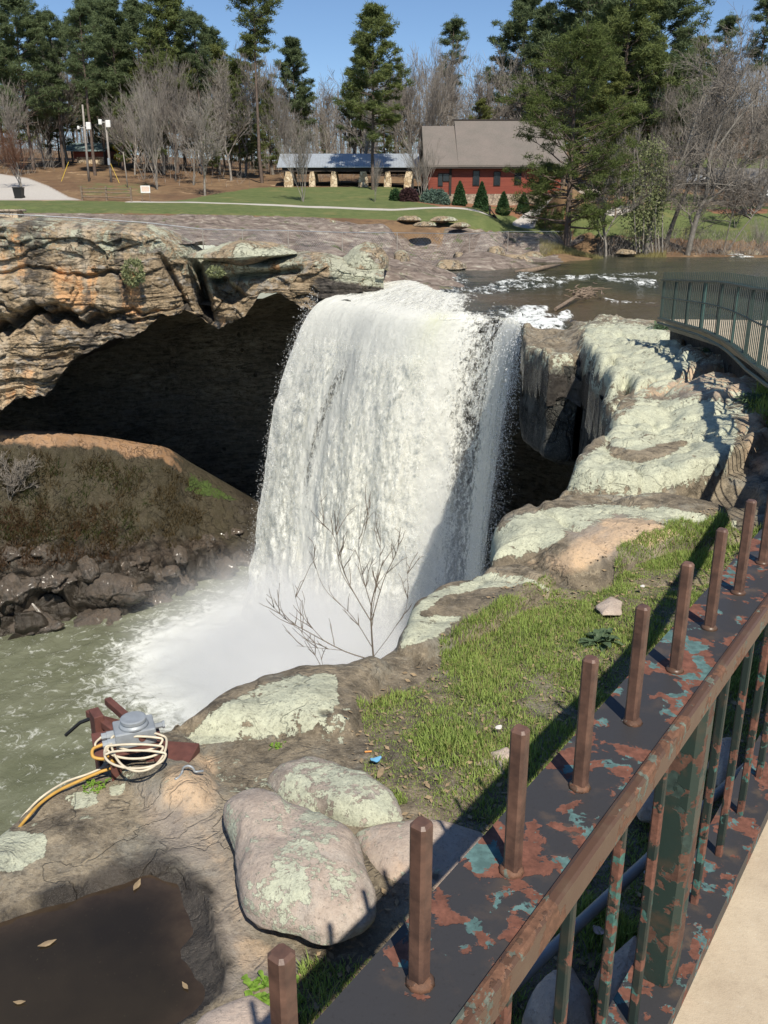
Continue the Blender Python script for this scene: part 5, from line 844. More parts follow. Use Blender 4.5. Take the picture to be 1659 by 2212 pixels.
# rocks along the far cliff top
def crock(x0, x1, yt, yb, Y, dY, label, seed, lich=.6, org=.0, grp=None, name='boulder', aux=.1):
    a = atY(x0, yb, Y); b = atY(x1, yb, Y); zt = atY((x0 + x1) / 2, yt, Y + dY * .3)[2]; cx0, r_ = (a[0] + b[0]) / 2, (b[0] - a[0]) / 2; rg = random.Random(seed)
    pl = [(cx0 + r_ * rg.uniform(.86, 1.08) * math.cos(t), Y + dY / 2 + dY / 2 * rg.uniform(.85, 1.1) * math.sin(t)) for t in np.linspace(0, 2 * math.pi, 11, endpoint=False)]
    a[2] -= .0 if yb - yt > 30 else .25 * max(.3, zt - a[2]) + .12
    return rock(name, None, a[2], max(.3, zt - a[2]), M['cliff'], label, grp, seed, lich, org, aux, 0, .07, 16, .7, pl, 'boulder' if name == 'boulder' else 'rock', .22 if yb - yt > 30 else .15)
sl = crock(372, 648, 522, 566, 50.4, 4.4, 'long pale lichen slab overhanging the far cliff above the dark crevice', 61, .62, 0, None, 'rock_slab'); sl.rotation_euler = (0, math.radians(-2), 0)
crock(732, 842, 530, 596, 50.6, 4.6, 'big lumpy lichen boulder on the cliff left of the waterfall top', 62, .62); crock(668, 728, 552, 596, 50.6, 3, 'low lichen boulder left of the big lumpy one by the falls', 63, .4, .2); crock(846, 890, 540, 580, 61, 3, 'small lichen rock right of the big lumpy boulder', 64, .5)
for i, (x0, x1, yt, yb, Y) in enumerate([(940, 1010, 562, 578, 70), (1000, 1090, 555, 572, 76), (1070, 1160, 552, 566, 81), (1125, 1180, 546, 558, 85), (1050, 1090, 530, 548, 80), (980, 1010, 545, 556, 76)]): crock(x0, x1, yt, yb, Y, 3, 'grey bank rock at the river edge upstream of the falls', 70 + i, .3, .1, 'bank rocks along the river')
for i, (x0, x1, yt, yb, Y) in enumerate([(858, 912, 466, 473, 90), (926, 992, 467, 474, 89), (890, 948, 478, 485, 85), (972, 1024, 480, 487, 87), (705, 730, 474, 482, 84), (1405, 1460, 520, 530, 97), (1560, 1600, 540, 550, 93), (1610, 1659, 538, 550, 93), (1330, 1380, 538, 546, 91)]): crock(x0, x1, yt, yb, Y, 2, 'low weathered rock lying at the lower edge of the lawn', 80 + i, .4, .2, 'rocks along the lawn edge')
# bushes on the cliff face
def bushmesh(name, c, r, n, m, label, cat, seed, sz=.18, group=None, shape='ball', parent=None, off=None, wd=.45):
    rg = np.random.default_rng(seed); d = rg.normal(0, 1, (n, 3)); d /= np.linalg.norm(d, axis=1)[:, None]; rad = rg.uniform(.35, 1, n) ** .5; r = np.broadcast_to(np.asarray(r, float), (3,)); p = d * rad[:, None]
    if shape == 'cone': h = rg.uniform(0, 1, n) ** 1.3; a = rg.uniform(0, 6.28, n); rr_ = (1 - h) ** .75 * np.minimum(1, .55 + h * 4) * rg.uniform(.55, 1, n) ** .5; p = np.c_[np.cos(a) * rr_, np.sin(a) * rr_, h * 2 - 1]
    if shape == 'dome': p[:, 2] = np.abs(p[:, 2]) * 2 - 1
    p = p * (1 + .28 * fbm(d, 3, seed, 2.2))[:, None] * r; dd = p / (np.linalg.norm(p, axis=1)[:, None] + 1e-9) + rg.normal(0, .7, (n, 3)); dd /= np.linalg.norm(dd, axis=1)[:, None]; s = np.cross(dd, rg.normal(0, 1, (n, 3))); s /= np.linalg.norm(s, axis=1)[:, None]; l = sz * rg.uniform(.6, 1.3, n)[:, None]
    V = np.stack([p - s * l * wd, p + dd * l * .6 + s * l * wd * .2, p + s * l * wd, p + dd * l], 1); V = np.stack([V[:, 0], V[:, 2], V[:, 3]], 1).reshape(-1, 3); o = mk(name, V, np.arange(n * 3).reshape(-1, 3), m, parent); 
    if parent is None: o.location = c
    else: o.data.transform(Matrix.Translation(Vector(c)))
    return tag(o, label, cat, group) if parent is None else o
q = atY(288, 588, 49.0); bushmesh('cliff_bush', q, (.6, .5, .75), 900, M['budleaf'], 'small pale green bush growing out of the far cliff face', 'bush', 1, .14)
q = atY(465, 588, 50.2); bushmesh('cliff_bush', q, (.5, .4, .3), 400, M['budleaf'], 'low scrub under the overhanging slab by the crevice', 'bush', 2, .12)
# driftwood
rgd = random.Random(9); mb = MB()
for i in range(70):
    c = atZ(rgd.gauss(1262, 16), rgd.gauss(632, 7), ZW + rgd.uniform(.02, .55)); L_ = rgd.uniform(.3, 1.2); a = rgd.gauss(.5, .5); e = rgd.gauss(.05, .25); d = np.array([math.cos(a) * math.cos(e), math.sin(a) * math.cos(e), math.sin(e)]); mb.tube([c - d * L_ / 2, c + [0, 0, rgd.uniform(-.05, .1)], c + d * L_ / 2], [.03, .035, .015], 5)
mb.tube([atZ(1200, 668, ZW + .1), atZ(1230, 650, ZW + .25), atZ(1262, 628, ZW + .45)], [.09, .10, .06], 7)
o = mb.build('driftwood_pile', M['drift']); tag(o, 'tangled brown driftwood caught on the shallow ledge above the falls', 'driftwood')
mb = MB(); mb.tube([atZ(1112, 590, ZW + .05), atZ(1150, 584, ZW + .25), atZ(1180, 577, ZW + .4), atZ(1210, 572, ZW + .35)], [.22, .2, .17, .08], 8); tag(mb.build('log', M['drift'], None, True), 'stranded tree log lying in the river above the falls', 'log')
# ---------------------------------------------------------------- chain link fence
pp = [(-60, 459, 496, 50.5), (66, 465, 497, 51.2), (190, 472, 504, 52), (318, 481, 514, 53), (437, 495, 536, 54), (523, 497, 526, 55.5), (622, 498, 524, 57), (739, 502, 533, 59), (858, 503, 534, 63), (1015, 505, 530, 78), (1098, 500, 526, 84), (1234, 500, 524, 92)]
T = empty('chain_link_fence', gp(437, 536, 54), 'thin grey chain-link fence with metal posts along the far cliff top', 'fence'); off = np.array(T.location); tops = []
for x, yt, yb, Y in pp:
    t_ = atY(x, yt, Y); b_ = np.array([t_[0], t_[1], min(atY(x, yb, Y)[2], float(TZ(t_[0], t_[1])[0])) - .15]); tops.append((b_, t_)); MB().tube([b_, t_], .035, 6).build('post', M['polewood'], T, off=off)
mb = MB(); mb.tube([t for _, t in tops], .022, 5); mb.build('top_rail', M['grey_metal'], T, off=off)
mb = MB()
for (b0, t0), (b1, t1) in zip(tops[:-1], tops[1:]):
    nn = 26
    for i in range(-nn, nn):
        for sg in (1, -1):
            u0, u1 = (i / nn, i / nn + .30) if sg > 0 else (i / nn + .30, i / nn); lo_, hi_ = 0., 1.
            if min(u0, u1) < 0 or max(u0, u1) > 1: continue
            p0 = b0 + (b1 - b0) * u0; p1 = t0 + (t1 - t0) * u1; mb.tube([p0, p1], .0035, 3, False)
mb.build('wire_mesh', M['grey_metal'], T, off=off)
q = gp(14, 487, 51.5); mb = MB(); mb.box(q + [0, .3, .25], (1.5, 1.0, 1.15), None, .06); T = empty('stone_pier', q, 'tan stone pier with flat cap at the left edge of the far cliff', 'pier'); mb.build('shaft', M['creamstone'], T, off=q); MB().box(q + [0, .3, .88], (1.75, 1.2, .12), None, .03).build('cap', M['stone'], T, off=q)
# ---------------------------------------------------------------- house
Yh = 112.; X0 = atY(921, 400, Yh)[0]; X1 = atY(1216, 400, Yh)[0]; zf = lambda y, Y=Yh: atY(1000, y, Y)[2]; xf = lambda x, Y=Yh: atY(x, 400, Y)[0]
zs, zs2, ze = zf(419), zf(450), zf(357); T = empty('lodge', (X0, Yh, zs2), 'red board lodge with steep grey shingle roof and stone base', 'house'); off = np.array(T.location); D_ = 15.
wall = MB().box(((X0 + X1) / 2, Yh + D_ / 2, (zs + ze + .3) / 2), (X1 - X0, D_, ze + .3 - zs)).build('wall', M['siding'], T, off=off)
MB().box(((X0 + X1) / 2, Yh + D_ / 2 - .06, (zs + zs2 - 1.5) / 2), (X1 - X0 + .1, D_ + .1, zs - zs2 + 1.5)).build('stone_base', M['stone'], T, off=off)
def gable(x0, x1, yf, zeave, ymid, zr, th=.22):
    ya, yb = yf, 2 * ymid - yf; P_ = [(ya, zeave), (ymid, zr), (yb, zeave), (yb, zeave - th), (ymid, zr - th), (ya, zeave - th)]; V = [(x0, a, b) for a, b in P_] + [(x1, a, b) for a, b in P_]; return V, [(5, 4, 3, 2, 1, 0), (6, 7, 8, 9, 10, 11)] + [(i, (i + 1) % 6, 6 + (i + 1) % 6, 6 + i) for i in range(6)]
Ym = Yh + D_ / 2; rf = MB(); rf.add(*gable(xf(988), X1 + .5, Yh - .8, ze, Ym, zf(260, Ym))); rf = rf.build('roof', M['shingle'], T, off=off)
rf.data.materials.clear(); k = NM('lodge shingles'); nb_ = k.noise(6, 4, .8, 0, k.co('Object', (1, 3, 3))); M['lshing'] = k.fin(k.mix(k.thr(k.noise(.5, 4), .3, .7), k.mix(k.thr(nb_, .35, .65), (.115, .103, .09), (.185, .165, .145)), k.mix(k.thr(nb_, .35, .65), (.15, .125, .11), (.215, .185, .165))), .95, k.bump(nb_, .4, .03)); rf.data.materials.append(M['lshing'])
MB().add(*gable(X0 - .35, xf(988) - .003, Yh - .78, ze - .02, Ym - .6, zf(272, Ym - .6))).build('lower_roof', M['lshing'], T, off=off)
MB().add([(X0 + .05, Yh + .02, ze - .3), (X0 + .05, 2 * Ym - Yh - 1.3, ze - .3), (X0 + .05, Ym - .6, zf(272, Ym - .6) - .4), (xf(988), Yh + .02, ze - .3), (xf(988), 2 * Ym - Yh - 1.3, ze - .3), (xf(988), Ym - .6, zf(272, Ym - .6) - .4)], [(0, 1, 2), (5, 4, 3), (0, 2, 5, 3), (1, 4, 5, 2), (0, 3, 4, 1)]).build('gable', M['siding'], T, off=off)
MB().box(((X0 + X1) / 2, Yh - .72, ze - .30), (X1 - X0 + .7, .06, .2)).box(((X0 + X1) / 2, Yh - .35, ze - .36), (X1 - X0 + .5, .7, .04)).build('eave_trim', M['darkwood'], T, off=off)
MB().box(((xf(988) + X1) / 2, Ym, zf(260, Ym) + .05), (X1 - xf(988) + .5, .3, .14)).build('ridge_cap', M['darkwood'], T, off=off)
for x0, x1, ya, yb in [(947, 955, 376, 401), (957, 969, 376, 391), (1022, 1034, 370, 400), (1067, 1079, 372, 400), (1112, 1124, 374, 398), (1165, 1176, 374, 400)]:
    a, b, z0_, z1_ = xf(x0), xf(x1), zf(yb), zf(ya); wv_ = MB().box(((a + b) / 2, Yh - .02, (z0_ + z1_) / 2), (b - a + .16, .10, z1_ - z0_ + .16)).build('window', M['darkwood'], T, off=off); MB().box(((a + b) / 2, Yh - .085, (z0_ + z1_) / 2), (b - a, .04, z1_ - z0_)).build('pane', M['glass'], wv_)
    wv_.children[0].data.transform(Matrix.Translation(-Vector(off)))
for x in (922.5, 972.5, 1214): MB().box((xf(x), Yh - .05, (zf(422) + ze) / 2), (.28, .24, ze - zf(422))).build('corner_post', M['darkwood'], T, off=off)
# ---------------------------------------------------------------- pavilion
Yp = 121.; zp = lambda y, Y=Yp: atY(700, y, Y)[2]; xp = lambda x, Y=Yp: atY(x, 380, Y)[0]; T = empty('picnic_pavilion', (xp(600), Yp, zp(404)), 'long open picnic pavilion with pale tin roof and stone pillars', 'pavilion'); off = np.array(T.location)
XA, XB = xp(601), xp(906); rr_ = MB().add(*gable(XA, XB, Yp - 1.0, zp(360, Yp - 1), Yp + 3.2, zp(332, Yp + 3.2), .1)).build('roof', M['tin'], T, off=off)
mb = MB()
for i in range(52): x = XA + (XB - XA) * (i + .5) / 52; a = np.array([x, Yp - 1.0, zp(360, Yp - 1) + .02]); b = np.array([x, Yp + 3.2, zp(332, Yp + 3.2) + .02]); mb.tube([a, b], .022, 4)
mb.build('roof_seams', M['tin'], T, off=off)
MB().box(((XA + XB) / 2, Yp - .6, zp(366)), (XB - XA - 1.2, .25, .62)).box(((XA + XB) / 2, Yp + 6.9, zp(366)), (XB - XA - 1.2, .25, .62)).box(((XA + XB) / 2, Yp + 3.2, zp(364) + .2), (XB - XA - 1.5, 6.6, .1)).build('beam', M['darkwood'], T, off=off)
for k_, (x0, x1) in enumerate([(614, 634), (668, 682), (714, 729), (774, 796), (829, 846), (872, 894)]):
    for yy, ms in ((Yp - .4, 1), (Yp + 6.4, .8)):
        a, b = xp(x0), xp(x1); c = (a + b) / 2; zb_, zt_ = zp(405) - .6, zp(371); wd = (b - a) * ms
        V = [(c - wd / 2, yy - .45, zb_), (c + wd / 2, yy - .45, zb_), (c + wd / 2, yy + .45, zb_), (c - wd / 2, yy + .45, zb_), (c - wd * .46, yy - .4, zt_ - .9), (c + wd * .46, yy - .4, zt_ - .9), (c + wd * .46, yy + .4, zt_ - .9), (c - wd * .46, yy + .4, zt_ - .9), (c - wd * .22, yy - .3, zt_ + .3), (c + wd * .22, yy - .3, zt_ + .3), (c + wd * .22, yy + .3, zt_ + .3), (c - wd * .22, yy + .3, zt_ + .3)]
        MB().add(V, [(0, 1, 5, 4), (1, 2, 6, 5), (2, 3, 7, 6), (3, 0, 4, 7), (4, 5, 9, 8), (5, 6, 10, 9), (6, 7, 11, 10), (7, 4, 8, 11), (8, 9, 10, 11)]).build('stone_pillar', M['creamstone'], T, off=off)
MB().box(((XA + XB) / 2, Yp + 3, zp(405) - .35), (XB - XA - .5, 9.5, .3)).build('floor_slab', M['concrete'], T, off=off)
def picnic(loc, label, first=None):
    if first is None:
        T = empty('picnic_table', loc, label, 'picnic table', 'dark picnic tables inside the pavilion'); l = np.array([0, 0, 0.]); MB().box((0, 0, .75), (2.6, .8, .06)).build('table_top', M['darkwood'], T)
        for s in (-1, 1): MB().box((0, s * .7, .45), (2.6, .28, .05)).build('bench', M['darkwood'], T)
        for s in (-1, 1): MB().box((s * .95, 0, .42), (.08, 1.5, .08)).box((s * .95, .35, .37), (.09, .09, .72), None).box((s * .95, -.35, .37), (.09, .09, .72)).build('leg_frame', M['darkwood'], T)
        return T
    r = first.copy(); C.objects.link(r); r.location = loc; r['label'] = label
    for ch in first.children: c = ch.copy(); C.objects.link(c); c.parent = r
    return r
p0 = None
for i, (x, nm_) in enumerate([(650, 'between the two leftmost pillars'), (698, 'between the second and third pillars'), (752, 'in the wide middle bay'), (812, 'just left of the fifth pillar'), (860, 'between the two rightmost pillars')]):
    o = picnic((xp(x), Yp + 2.4, zp(405) - .2), 'dark picnic table in the pavilion ' + nm_, p0); p0 = p0 or o
# ---------------------------------------------------------------- shack
Ys = 150.; zq = lambda y, Y=Ys: atY(190, y, Y)[2]; xq = lambda x, Y=Ys: atY(x, 330, Y)[0]; T = empty('shack', (xq(185), Ys, zq(353)), 'low hut with blue-green tin roof and pale stone wall base on the hillside', 'hut'); off = np.array(T.location)
MB().add(*gable(xq(141), xq(232), Ys - 1, zq(325, Ys - 1), Ys + 3, zq(309, Ys + 3), .12)).build('roof', M['bluetin'], T, off=off); MB().box(((xq(157) + xq(228)) / 2, Ys + 3, zq(333)), (xq(228) - xq(157), 5.6, zq(322) - zq(341))).build('wall', M['siding'], T, off=off)
MB().box(((xq(165) + xq(228)) / 2, Ys + 2.9, zq(348)), (xq(229) - xq(166), 5.9, zq(340.5) - zq(358))).build('stone_base', M['creamstone'], T, off=off)
for x in (144, 158, 229): MB().box((xq(x), Ys - .6, zq(339)), (.25, .25, zq(324) - zq(356))).build('post', M['darkwood'], T, off=off)
# ---------------------------------------------------------------- poles, bin, sign, fences
def pole(x, yb, yt, xt, Y, label, lamps=(), trans=False, r=.16):
    b_ = gp(x, yb, Y); t_ = atY(xt, yt, Y); T = empty('utility_pole', b_, label, 'pole'); off = b_; MB().tube([b_ - [0, 0, .3], (b_ + t_) / 2, t_], [r, r * .85, r * .65], 8).build('shaft', M['polewood'], T, True, off)
    for dx, dz, sz in lamps: MB().box(t_ + [dx, -.2, dz], (sz, .35, sz * 1.5), None, .06).box(t_ + [dx / 2, -.1, dz], (abs(dx), .05, .05)).build('lamp', M['white'], T, off=off)
    if trans: MB().tube([b_ + [0, -.3, 2.0], b_ + [0, -.3, 2.8]], .16, 8).build('meter_box', M['grey_metal'], T, off=off)
    return T, t_
_, ta = pole(193, 396, 226, 178, 118, 'grey wooden light pole with a white floodlight left of the shack front', [(.55, -2.4, .55), (-.7, -2.6, .25)])
_, tb = pole(241, 396, 262, 228, 118, 'shorter light pole with two white lamps and meter box', [(-.6, -.1, .4), (.35, -.3, .55)], True)
_, tc = pole(277, 412, 328, 266, 112, 'thin leaning pole just right of the two light poles', r=.07)
for i, (a, b, lb) in enumerate([(gp(133, 398, 118), atY(148, 350, 121), 'yellow guy-wire marker leaning on the slope left of the poles'), (gp(258, 396, 117), atY(238, 352, 118), 'yellow guy-wire marker leaning on the lamp pole')]): tag(MB().tube([a, b], .035, 5).build('guy_marker', M['yellow']), lb, 'guy wire')
mb = MB(); w0 = atY(1000, 316, 150); pts = [atY(430, 312, 135), atY(560, 318, 138), atY(700, 322, 140), atY(920, 318, 145)]; tag(MB().tube(spline(pts, 20), .02, 4).build('power_line', M['black']), 'thin power line sagging behind the pavilion roof', 'power line')
q = gp(42, 427, 99); T = empty('trash_bin', q, 'dark wheeled trash bin beside the gravel drive', 'bin'); MB().add([(-.36, -.36, 0), (.36, -.36, 0), (.36, .36, 0), (-.36, .36, 0), (-.46, -.46, 1.0), (.46, -.46, 1.0), (.46, .46, 1.0), (-.46, .46, 1.0)], [(3, 2, 1, 0), (0, 1, 5, 4), (1, 2, 6, 5), (2, 3, 7, 6), (3, 0, 4, 7), (4, 5, 6, 7)]).build('body', M['black'], T); MB().box((0, 0, 1.06), (1.0, 1.0, .10), None, .03).build('lid', M['black'], T); MB().tube([(-.45, .3, .15), (-.33, .3, .15)], .15, 10).tube([(.33, .3, .15), (.45, .3, .15)], .15, 10).build('wheel', M['black'], T)
def railfence(pts, label, h=1.25, rails=(.35, .75, 1.1), pr=.09):
    W = [gp(*p) for p in pts]; T = empty('rail_fence', W[0], label, 'fence'); off = W[0]
    for p in W: MB().box(p + [0, 0, h / 2 - .1], (pr * 2, pr * 2, h + .2), None, .02).build('post', M['wood'], T, off=off)
    for a, b in zip(W[:-1], W[1:]):
        for r in rails: MB().tube([a + [0, -.08, r], (a + b) / 2 + [0, -.08, r + random.uniform(-.04, .03)], b + [0, -.08, r]], .055, 6).build('rail', M['wood'], T, off=off)
railfence([(178, 433, 98), (231, 434, 98), (284, 434, 98)], 'short split-rail fence beside the gravel drive', 1.4, (.35, .8, 1.15))
railfence([(1058, 459, 101.5), (1110, 460, 102), (1162, 461, 103), (1215, 460, 104), (1270, 457, 106)], 'split-rail fence around the mulch bed by the lodge', 1.15, (.4, .85)); railfence([(1330, 452, 111), (1390, 450, 113), (1450, 449, 115), (1510, 449, 116), (1570, 449, 117), (1630, 449, 118), (1690, 449, 119)], 'long split-rail fence crossing the lawn on the right', 1.15, (.4, .85))
q = gp(316, 434, 98); T = empty('notice_board', q, 'white notice board with orange lettering on two short legs', 'sign'); MB().box((0, 0, 1.2), (.98, .06, .72), None, .01).build('panel', M['white'], T)
for s in (-1, 1): MB().box((s * .4, .03, .5), (.06, .06, 1.1)).build('leg', M['wood'], T)
mb = MB()
for r_, z in enumerate((1.42, 1.30, 1.16, 1.04)):
    x = -.38
    while x < .36: l = random.uniform(.04, .12); mb.box((x + l / 2, -.035, z), (l, .01, .06)); x += l + .025
mb.build('lettering', M['orangep'], T)
q = gp(433, 345, 140); tag(MB().box(atY(433, 331, 140), (.7, .1, .9), None, .02).tube([atY(433, 332, 140.1) - [0, 0, 0], gp(433, 345, 140.1)], .06, 5).build('white_sign', M['white']), 'small white board standing among the trunks', 'sign')
# play slide
q = gp(255, 340, 150); mb = MB(); pts = [q + np.array([.55 * math.cos(t), .5 * math.sin(t), .3 + t * .23]) for t in np.linspace(0, 12, 50)]; mb.tube(pts, .16, 6); mb.tube([q, q + [0, 0, 3.3]], .08, 6); tag(mb.build('spiral_slide', M['yellow']), 'yellow spiral slide far back among the trees', 'slide')
# shrubs
for x0, x1, yt, yb, lb in [(977, 1008, 402, 448, 'leftmost cone-shaped evergreen shrub by the lodge'), (1023, 1056, 396, 449, 'tallest cone-shaped evergreen shrub by the lodge'), (1072, 1102, 404, 446, 'third cone-shaped evergreen shrub from the left by the lodge'), (1117, 1144, 411, 446, 'smallest cone-shaped evergreen shrub, next to the pine')]:
    q = gp((x0 + x1) / 2, yb, 108); h = (yb - yt) * .0545; bushmesh('cone_shrub', q + [0, 0, h / 2], ((x1 - x0) * .029, (x1 - x0) * .029, h / 2), 3800, M['shrub'], lb, 'shrub', int(x0), .2, 'cone shrubs along the lodge', 'cone')
for x0, x1, yt, yb, m, lb in [(905, 972, 416, 447, 'bluesh', 'wide blue-green juniper bush at the lodge corner'), (858, 906, 419, 447, 'purple', 'dark purple shrub left of the juniper'), (842, 866, 419, 444, 'shrub', 'small dark green bush left of the purple shrub'), (1058, 1072, 450, 463, 'purple', 'small round bush by the fence post'), (1096, 1110, 452, 464, 'purple', 'small round bush in the middle of the mulch bed'), (1135, 1150, 453, 464, 'purple', 'small round bush at the right of the mulch bed'), (1540, 1553, 444, 454, 'purple', 'small round bush on the right-hand mulch, left one'), (1556, 1568, 444, 454, 'purple', 'small round bush on the right-hand mulch, right one')]:
    q = gp((x0 + x1) / 2, yb, 106 if yb < 449 else 102); h = (yb - yt) * .053; bushmesh('shrub', q + [0, 0, h * .45], ((x1 - x0) * .027, (x1 - x0) * .025, h / 2), 3600 if x1 - x0 > 30 else 900, M[m], lb, 'shrub', int(x0), .2, None, 'dome')
q = gp(1268, 436, 118); rock('stone_mound', None, q[2] - .2, 1.9, M['boulder'], 'rounded grey stone mound behind the path right of the pine', seed=5, lich=.1, aux=.2, rough=.05, unw=[(q[0] + 2.0 * math.cos(t), q[1] + 1.5 * math.sin(t)) for t in np.linspace(0, 6.28, 12, endpoint=False)], cat='mound')
# parked cars
def car(x, y, Y, rz, col, label):
    q = gp(x, y, Y); q[2] += .22; T = empty('parked_car', q, label, 'car', 'cars parked by the road'); T.rotation_euler[2] = rz
    prof = [(-2.2, .35), (-2.25, .7), (-2.1, .95), (-1.2, 1.02), (-.7, 1.42), (.7, 1.45), (1.35, 1.0), (2.1, .88), (2.25, .6), (2.2, .35)]; n = len(prof); V = []
    for s, k_ in ((-.85, 1), (-.72, 1.0), (.72, 1.0), (.85, 1)):
        for a, b in prof: ins = .80 if b > 1.1 else 1; V.append((a, s * ins if abs(s) > .8 else s * ins, b + (.03 if abs(s) < .8 else 0)))
    Fc = [(r * n + j, r * n + (j + 1) % n, (r + 1) * n + (j + 1) % n, (r + 1) * n + j) for r in range(3) for j in range(n)] + [tuple(range(n))[::-1], tuple(3 * n + j for j in range(n))]
    mk('body', V, Fc, simple('car paint', col, .2, .05, 1), T)
    MB().box((0, -.705, 1.22), (1.5, .04, .26)).box((0, .705, 1.22), (1.5, .04, .26)).box((1.12, 0, 1.2), (.06, 1.15, .3), np.array([[.6, 0, .8], [0, 1, 0], [-.8, 0, .6]])).build('windows', M['glass'], T)
    for sx in (-1.35, 1.35):
        for sy in (-.8, .8): MB().tube([(sx, sy - .1, .32), (sx, sy + .1, .32)], .32, 14).build('wheel', M['black'], T)
    for sy in (-.55, .55): MB().box((2.22, sy, .7), (.08, .3, .14)).build('headlight', M['white'], T)
for a in [(1500, 396, 143, .3, (.7, .7, .7), 'white parked car left of the leaning trunks'), (1548, 400, 141, .2, (.02, .02, .025), 'black parked car just right of the leaning trunk'), (1592, 401, 141, .25, (.03, .035, .05), 'dark blue parked car farther right by the road'), (1470, 392, 146, .2, (.08, .09, .11), 'grey parked car behind the pale leafy tree'), (1668, 424, 128, .1, (.75, .75, .74), 'white car cut off by the right edge of the picture')]: car(*a)
# ================================================================ trees
def pine_parts(seed, H=22, cb=.45, cr=3.2, r0=.26, lean=0., nl=46, tn=22, tl=.42, tw=.085, top=1.0, dens=1.0, open_=.0, shape='std'):
    rg = random.Random(seed); rn = np.random.default_rng(seed); pts = []; x = y = 0.
    for i in range(13): t = i / 12; x += rg.gauss(0, .06) + lean * H / 12; y += rg.gauss(0, .05); pts.append((x, y, t * H))
    pts = np.array(pts); segs = [(pts[i], pts[i + 1], r0 * (1 - .8 * i / 12), r0 * (1 - .8 * (i + 1) / 12)) for i in range(12)]; tc = []
    def at(t): return np.array([np.interp(t * H, pts[:, 2], pts[:, k_]) for k_ in range(3)])
    for j in range(nl):
        f = (j + rg.random()) / nl
        if open_ and rg.random() < open_ * (1 - f): continue
        t = cb + (1 - cb) * f * top; p = at(t)
        prof = {'std': (1 - f) ** .6 * min(1, .45 + f * 2.2), 'top': (1 - f) ** .45 * min(1, .2 + f * 1.6), 'wide': (1 - f ** 2.2) ** .7 * (.75 + .25 * min(1, f * 3))}[shape]
        L_ = cr * prof * rg.uniform(.65, 1.15) + .35; a = rg.uniform(0, 6.283) ; d = np.array([math.cos(a), math.sin(a), rg.uniform(-.12, .25) + .45 * f]); d /= np.linalg.norm(d); n = 5; q = p.copy(); pl = [q.copy()]
        for i in range(n): d = d + np.array([rg.gauss(0, .16), rg.gauss(0, .16), rg.gauss(.03, .08)]); d /= np.linalg.norm(d); q = q + d * L_ / n; pl.append(q.copy())
        rb = .02 + r0 * .28 * (1 - f) ; segs += [(pl[i], pl[i + 1], rb * (1 - .16 * i), rb * (1 - .16 * (i + 1))) for i in range(n)]
        for i in range(2 if L_ > 1.4 else 1, n + 1):
            for _ in range(rg.choice((1, 2, 2, 3)) if i < n else 2):
                e = d + np.array([rg.gauss(0, .8), rg.gauss(0, .8), rg.gauss(.2, .25)]); e /= np.linalg.norm(e); l = rg.uniform(.3, .9) * (.5 + L_ * .14); g_ = pl[i] + e * l; segs.append((pl[i], g_, rb * .35, .015)); tc.append(g_); 
                if rg.random() < .7: tc.append(g_ + np.array([rg.gauss(0, .35), rg.gauss(0, .35), rg.gauss(.05, .15)]))
    for _ in range(int(10)): tc.append(at(1.0) + np.array([rg.gauss(0, .35), rg.gauss(0, .35), rg.gauss(-.2, .4)]))
    tc = np.array(tc); k_ = int(tn * dens); c = np.repeat(tc, k_, 0); n = len(c); d = rn.normal(0, 1, (n, 3)); d[:, 2] = d[:, 2] * .75 + .25; d /= np.linalg.norm(d, axis=1)[:, None]; c = c + rn.normal(0, .20, (n, 3)) * [1, 1, .55]; s = np.cross(d, rn.normal(0, 1, (n, 3))); s /= np.linalg.norm(s, axis=1)[:, None]; l = tl * rn.uniform(.6, 1.25, n)[:, None]
    V = np.stack([c - s * tw / 2, c + s * tw / 2, c + d * l], 1).reshape(-1, 3); return segs_mesh(segs, 0, 5), (V, np.arange(n * 3).reshape(-1, 3))
class Proto: pass
def proto(kind, trunk, crown, tm, cm, h):
    p = Proto(); p.h = h; p.k = kind
    def mesh(nm, V, Fc, m): o = mk(nm, V, Fc, m, None, nm == 'trunk'); me = o.data; bpy.data.objects.remove(o); return me
    p.t = mesh('trunk', *trunk, tm); p.c = mesh('crown' if kind == 'pine_tree' else 'branches', *crown, cm) if crown is not None else None; return p
PT = [proto('pine_tree', *pine_parts(s, **kw), M['pinebark'], M[mm], kw.get('H', 22)) for s, mm, kw in [
    (1, 'pine2', dict(cb=.26, cr=5.4, nl=88, tn=34, tl=.55, tw=.10, shape='wide')), (2, 'pine', dict(cb=.34, cr=4.9, nl=80, tn=32, tl=.5, tw=.1)), (3, 'pine2', dict(cb=.22, cr=4.6, nl=84, tn=32, tl=.5, tw=.1)), (4, 'pine3', dict(cb=.15, cr=5.0, nl=80, tn=30, tl=.5, tw=.1, shape='wide')),
    (5, 'pine', dict(cb=.70, cr=4.0, nl=40, tn=30, shape='top')), (6, 'pine2', dict(cb=.55, cr=3.0, nl=50, tn=28, open_=.3, shape='top')), (7, 'pine', dict(cb=.12, cr=3.0, nl=64, tn=26))]]
def bare_proto(seed, tm, H=18, **kw):
    s = bare(random.Random(seed), H, **kw); big = [q for q in s if q[2] > .05]; tw = [q for q in s if q[2] <= .05]; return proto('bare_tree', segs_mesh(big, 0, 5), segs_mesh(tw, .015, 3), tm, tm if tm is M['palebark'] else M['twig'], H)
